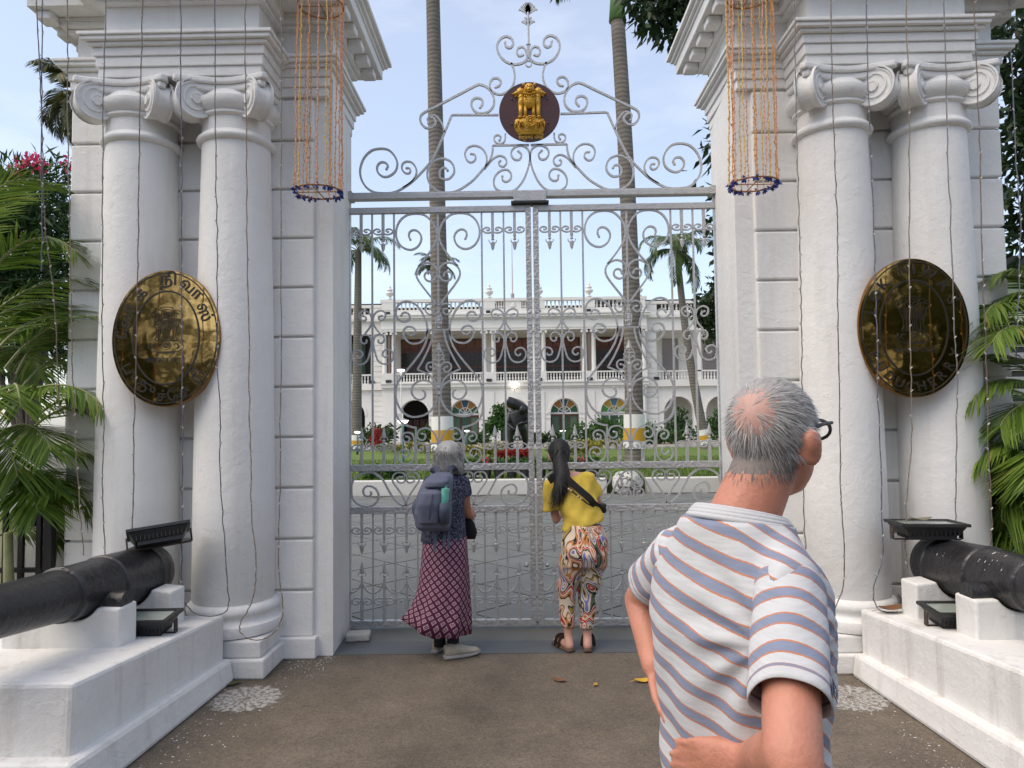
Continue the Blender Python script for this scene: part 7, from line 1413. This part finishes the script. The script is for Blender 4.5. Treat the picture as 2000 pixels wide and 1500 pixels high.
dryleaf(1256, 1331, .12, .2, YL, 'bright yellow fallen leaf on the apron'); dryleaf(1093, 1330, .10, -.5, BL_, 'brown curled fallen leaf on the apron before the sandals'); dryleaf(1163, 1338, .06, 1.3, mat('ochre_leaf', (.35, .2, .04), .7), 'small ochre fallen leaf on the apron'); dryleaf(452, 1337, .13, .4, mat('green_brown_leaf', (.07, .07, .02), .6), 'greenish brown fallen leaf at the foot of the column plinth')
p = at(1810, 1027, -1.35); q = dryleaf(1093, 1330, .16, .1, mat('grey_leaf', (.17, .16, .11), .7), 'curled grey leaf on the floodlight above the white-flecked cannon'); q.location = (p.x-.02, -1.32, CZ+.29)
q = dryleaf(1093, 1330, .18, .3, BL_, 'brown leaf beside the column behind the white-flecked cannon'); p = at(1742, 1192, -1.3); q.location = (p.x, -1.28, .46)
PWD = mat('white_powder', (.66, .65, .63), .95, bump=(80, .3)); 
PW = bpy.data.materials.new('powder_flower'); PW.use_nodes = True; t = PW.node_tree; N, L = t.nodes, t.links; b = N['Principled BSDF']; b.inputs['Base Color'].default_value = (.62, .61, .59, 1); b.inputs['Roughness'].default_value = .95
au = N.new('ShaderNodeAttribute'); au.attribute_name = 'petal'; nz = N.new('ShaderNodeTexNoise'); nz.inputs['Scale'].default_value = 38; nz.inputs['Detail'].default_value = 8; nz.inputs['Roughness'].default_value = .75; L.new(N.new('ShaderNodeTexCoord').outputs['Object'], nz.inputs['Vector'])
ad = N.new('ShaderNodeMath'); ad.operation = 'MULTIPLY_ADD'; ad.inputs[1].default_value = 3.4; L.new(nz.outputs['Fac'], ad.inputs[0]); L.new(au.outputs['Fac'], ad.inputs[2]); rp = N.new('ShaderNodeValToRGB'); rp.color_ramp.elements[0].position = .42; rp.color_ramp.elements[1].position = .86; rp.color_ramp.elements[1].color = (.55, .55, .55, 1); sb = N.new('ShaderNodeMath'); sb.operation = 'SUBTRACT'; sb.inputs[1].default_value = 1.42; L.new(ad.outputs[0], sb.inputs[0]); L.new(sb.outputs[0], rp.inputs['Fac']); L.new(rp.outputs['Color'], b.inputs['Alpha'])
def kolam(u, v, lab, seed):
    rg = np.random.default_rng(seed); d = CF+CR*((u-1000)/FPX)+CU*((750-v)/FPX); p = CAMPOS+d*((.003-CAMPOS.z)/d.z); r = empty('powder_drawing', p); R = .27; V = [(0, 0, 0)]; A = [.2]; F = []; n = 128; q = 18
    for j in range(1, q+1):
        for i in range(n):
            a_ = 2*PI*i/n; rr = R*j/q; V.append((rr*math.cos(a_), rr*math.sin(a_), 0)); t_ = j/q; pet = abs(math.sin(8*a_+1.3*math.sin(PI*t_)))**3*.55+abs(math.sin(12*a_-1.5*t_))**4*.25; A.append(.06+(.25+pet*.45)*(t_ > .1)-1.2*max(0, t_-.70)/.30)
    for i in range(n): F.append((0, 1+i, 1+(i+1) % n))
    for j in range(q-1):
        for i in range(n): F.append((1+j*n+i, 1+(j+1)*n+i, 1+(j+1)*n+(i+1) % n, 1+j*n+(i+1) % n))
    o = meshobj('powder_flower', V, F, PW, r); attr(o, 'petal', A); tag(r, lab, 'floor drawing', 'white powder floor drawings'); return r
k1 = kolam(482, 1364, 'scuffed white powder flower drawing beside the plinth by the fence', 1); k2 = kolam(1662, 1362, 'scuffed white powder flower drawing beside the plinth of the flecked cannon', 2)
rg = np.random.default_rng(12); m = MB()
for k in range(900):
    s_ = rg.choice((-1, 1)); t = rg.random()
    if rg.random() < .45: x = s_*(1.48+.30*rg.random()**1); y = -.66-abs(rg.normal())*.22
    else: y = -1.2-1.6*rg.random(); x = s_*(2.03-abs(rg.normal())*.16)
    if abs(x) > 1.80 and y > -1.15: continue
    r_ = .0018+.0042*rg.random()**2.5; z = .0022 if y < -.64 else .006; m.add([(x+r_*math.cos(q)*(1+.4*rg.normal()), y+r_*math.sin(q), z) for q in np.linspace(0, 2*PI, 6)[:-1]], [(0, 1, 2, 3, 4)])
tag(m.build('paint_flecks', mat('fleck_white', (.68, .67, .65), .9)), 'scattered white paint flecks on the ground along the piers', 'paint flecks', kind='stuff')
bs_ = MB().box(-.09, .09, -.07, .07, 0, .055).build('stone_block', mat('broken_stone', (.5, .48, .44), .9, bump=(20, .8)), bevel=.012); bs_.location = (-1.40, -.28, .004); bs_.rotation_euler = (0, 0, .1); tag(bs_, 'small chipped white stone block at the gate hinge', 'block')
# ================================================================== neighbouring house glimpsed beyond the pier
hs = empty('house', (8.2, 6, 0)); MB().box(-1.2, 4, 0, 4, 0, 4.1).build('wall', mat('pale_green_wall', (.50, .56, .36), .8), hs); MB().box(-1.5, 4.3, -.4, 4.3, 4.1, 4.25).build('roof', ROOFD, hs)
w_ = MB().box(-.9, .4, -.03, -.005, 1.9, 3.2).build('window', BLACKM, hs)
for i in range(6): MB().box(-.85, .35, -.06, -.035, 2.0+i*.2, 2.1+i*.2).build('louvre', mat('grey_louvre2', (.35, .36, .34), .6), w_)
tag(hs, 'pale green neighbouring house with louvred window behind the right areca palm', 'house')
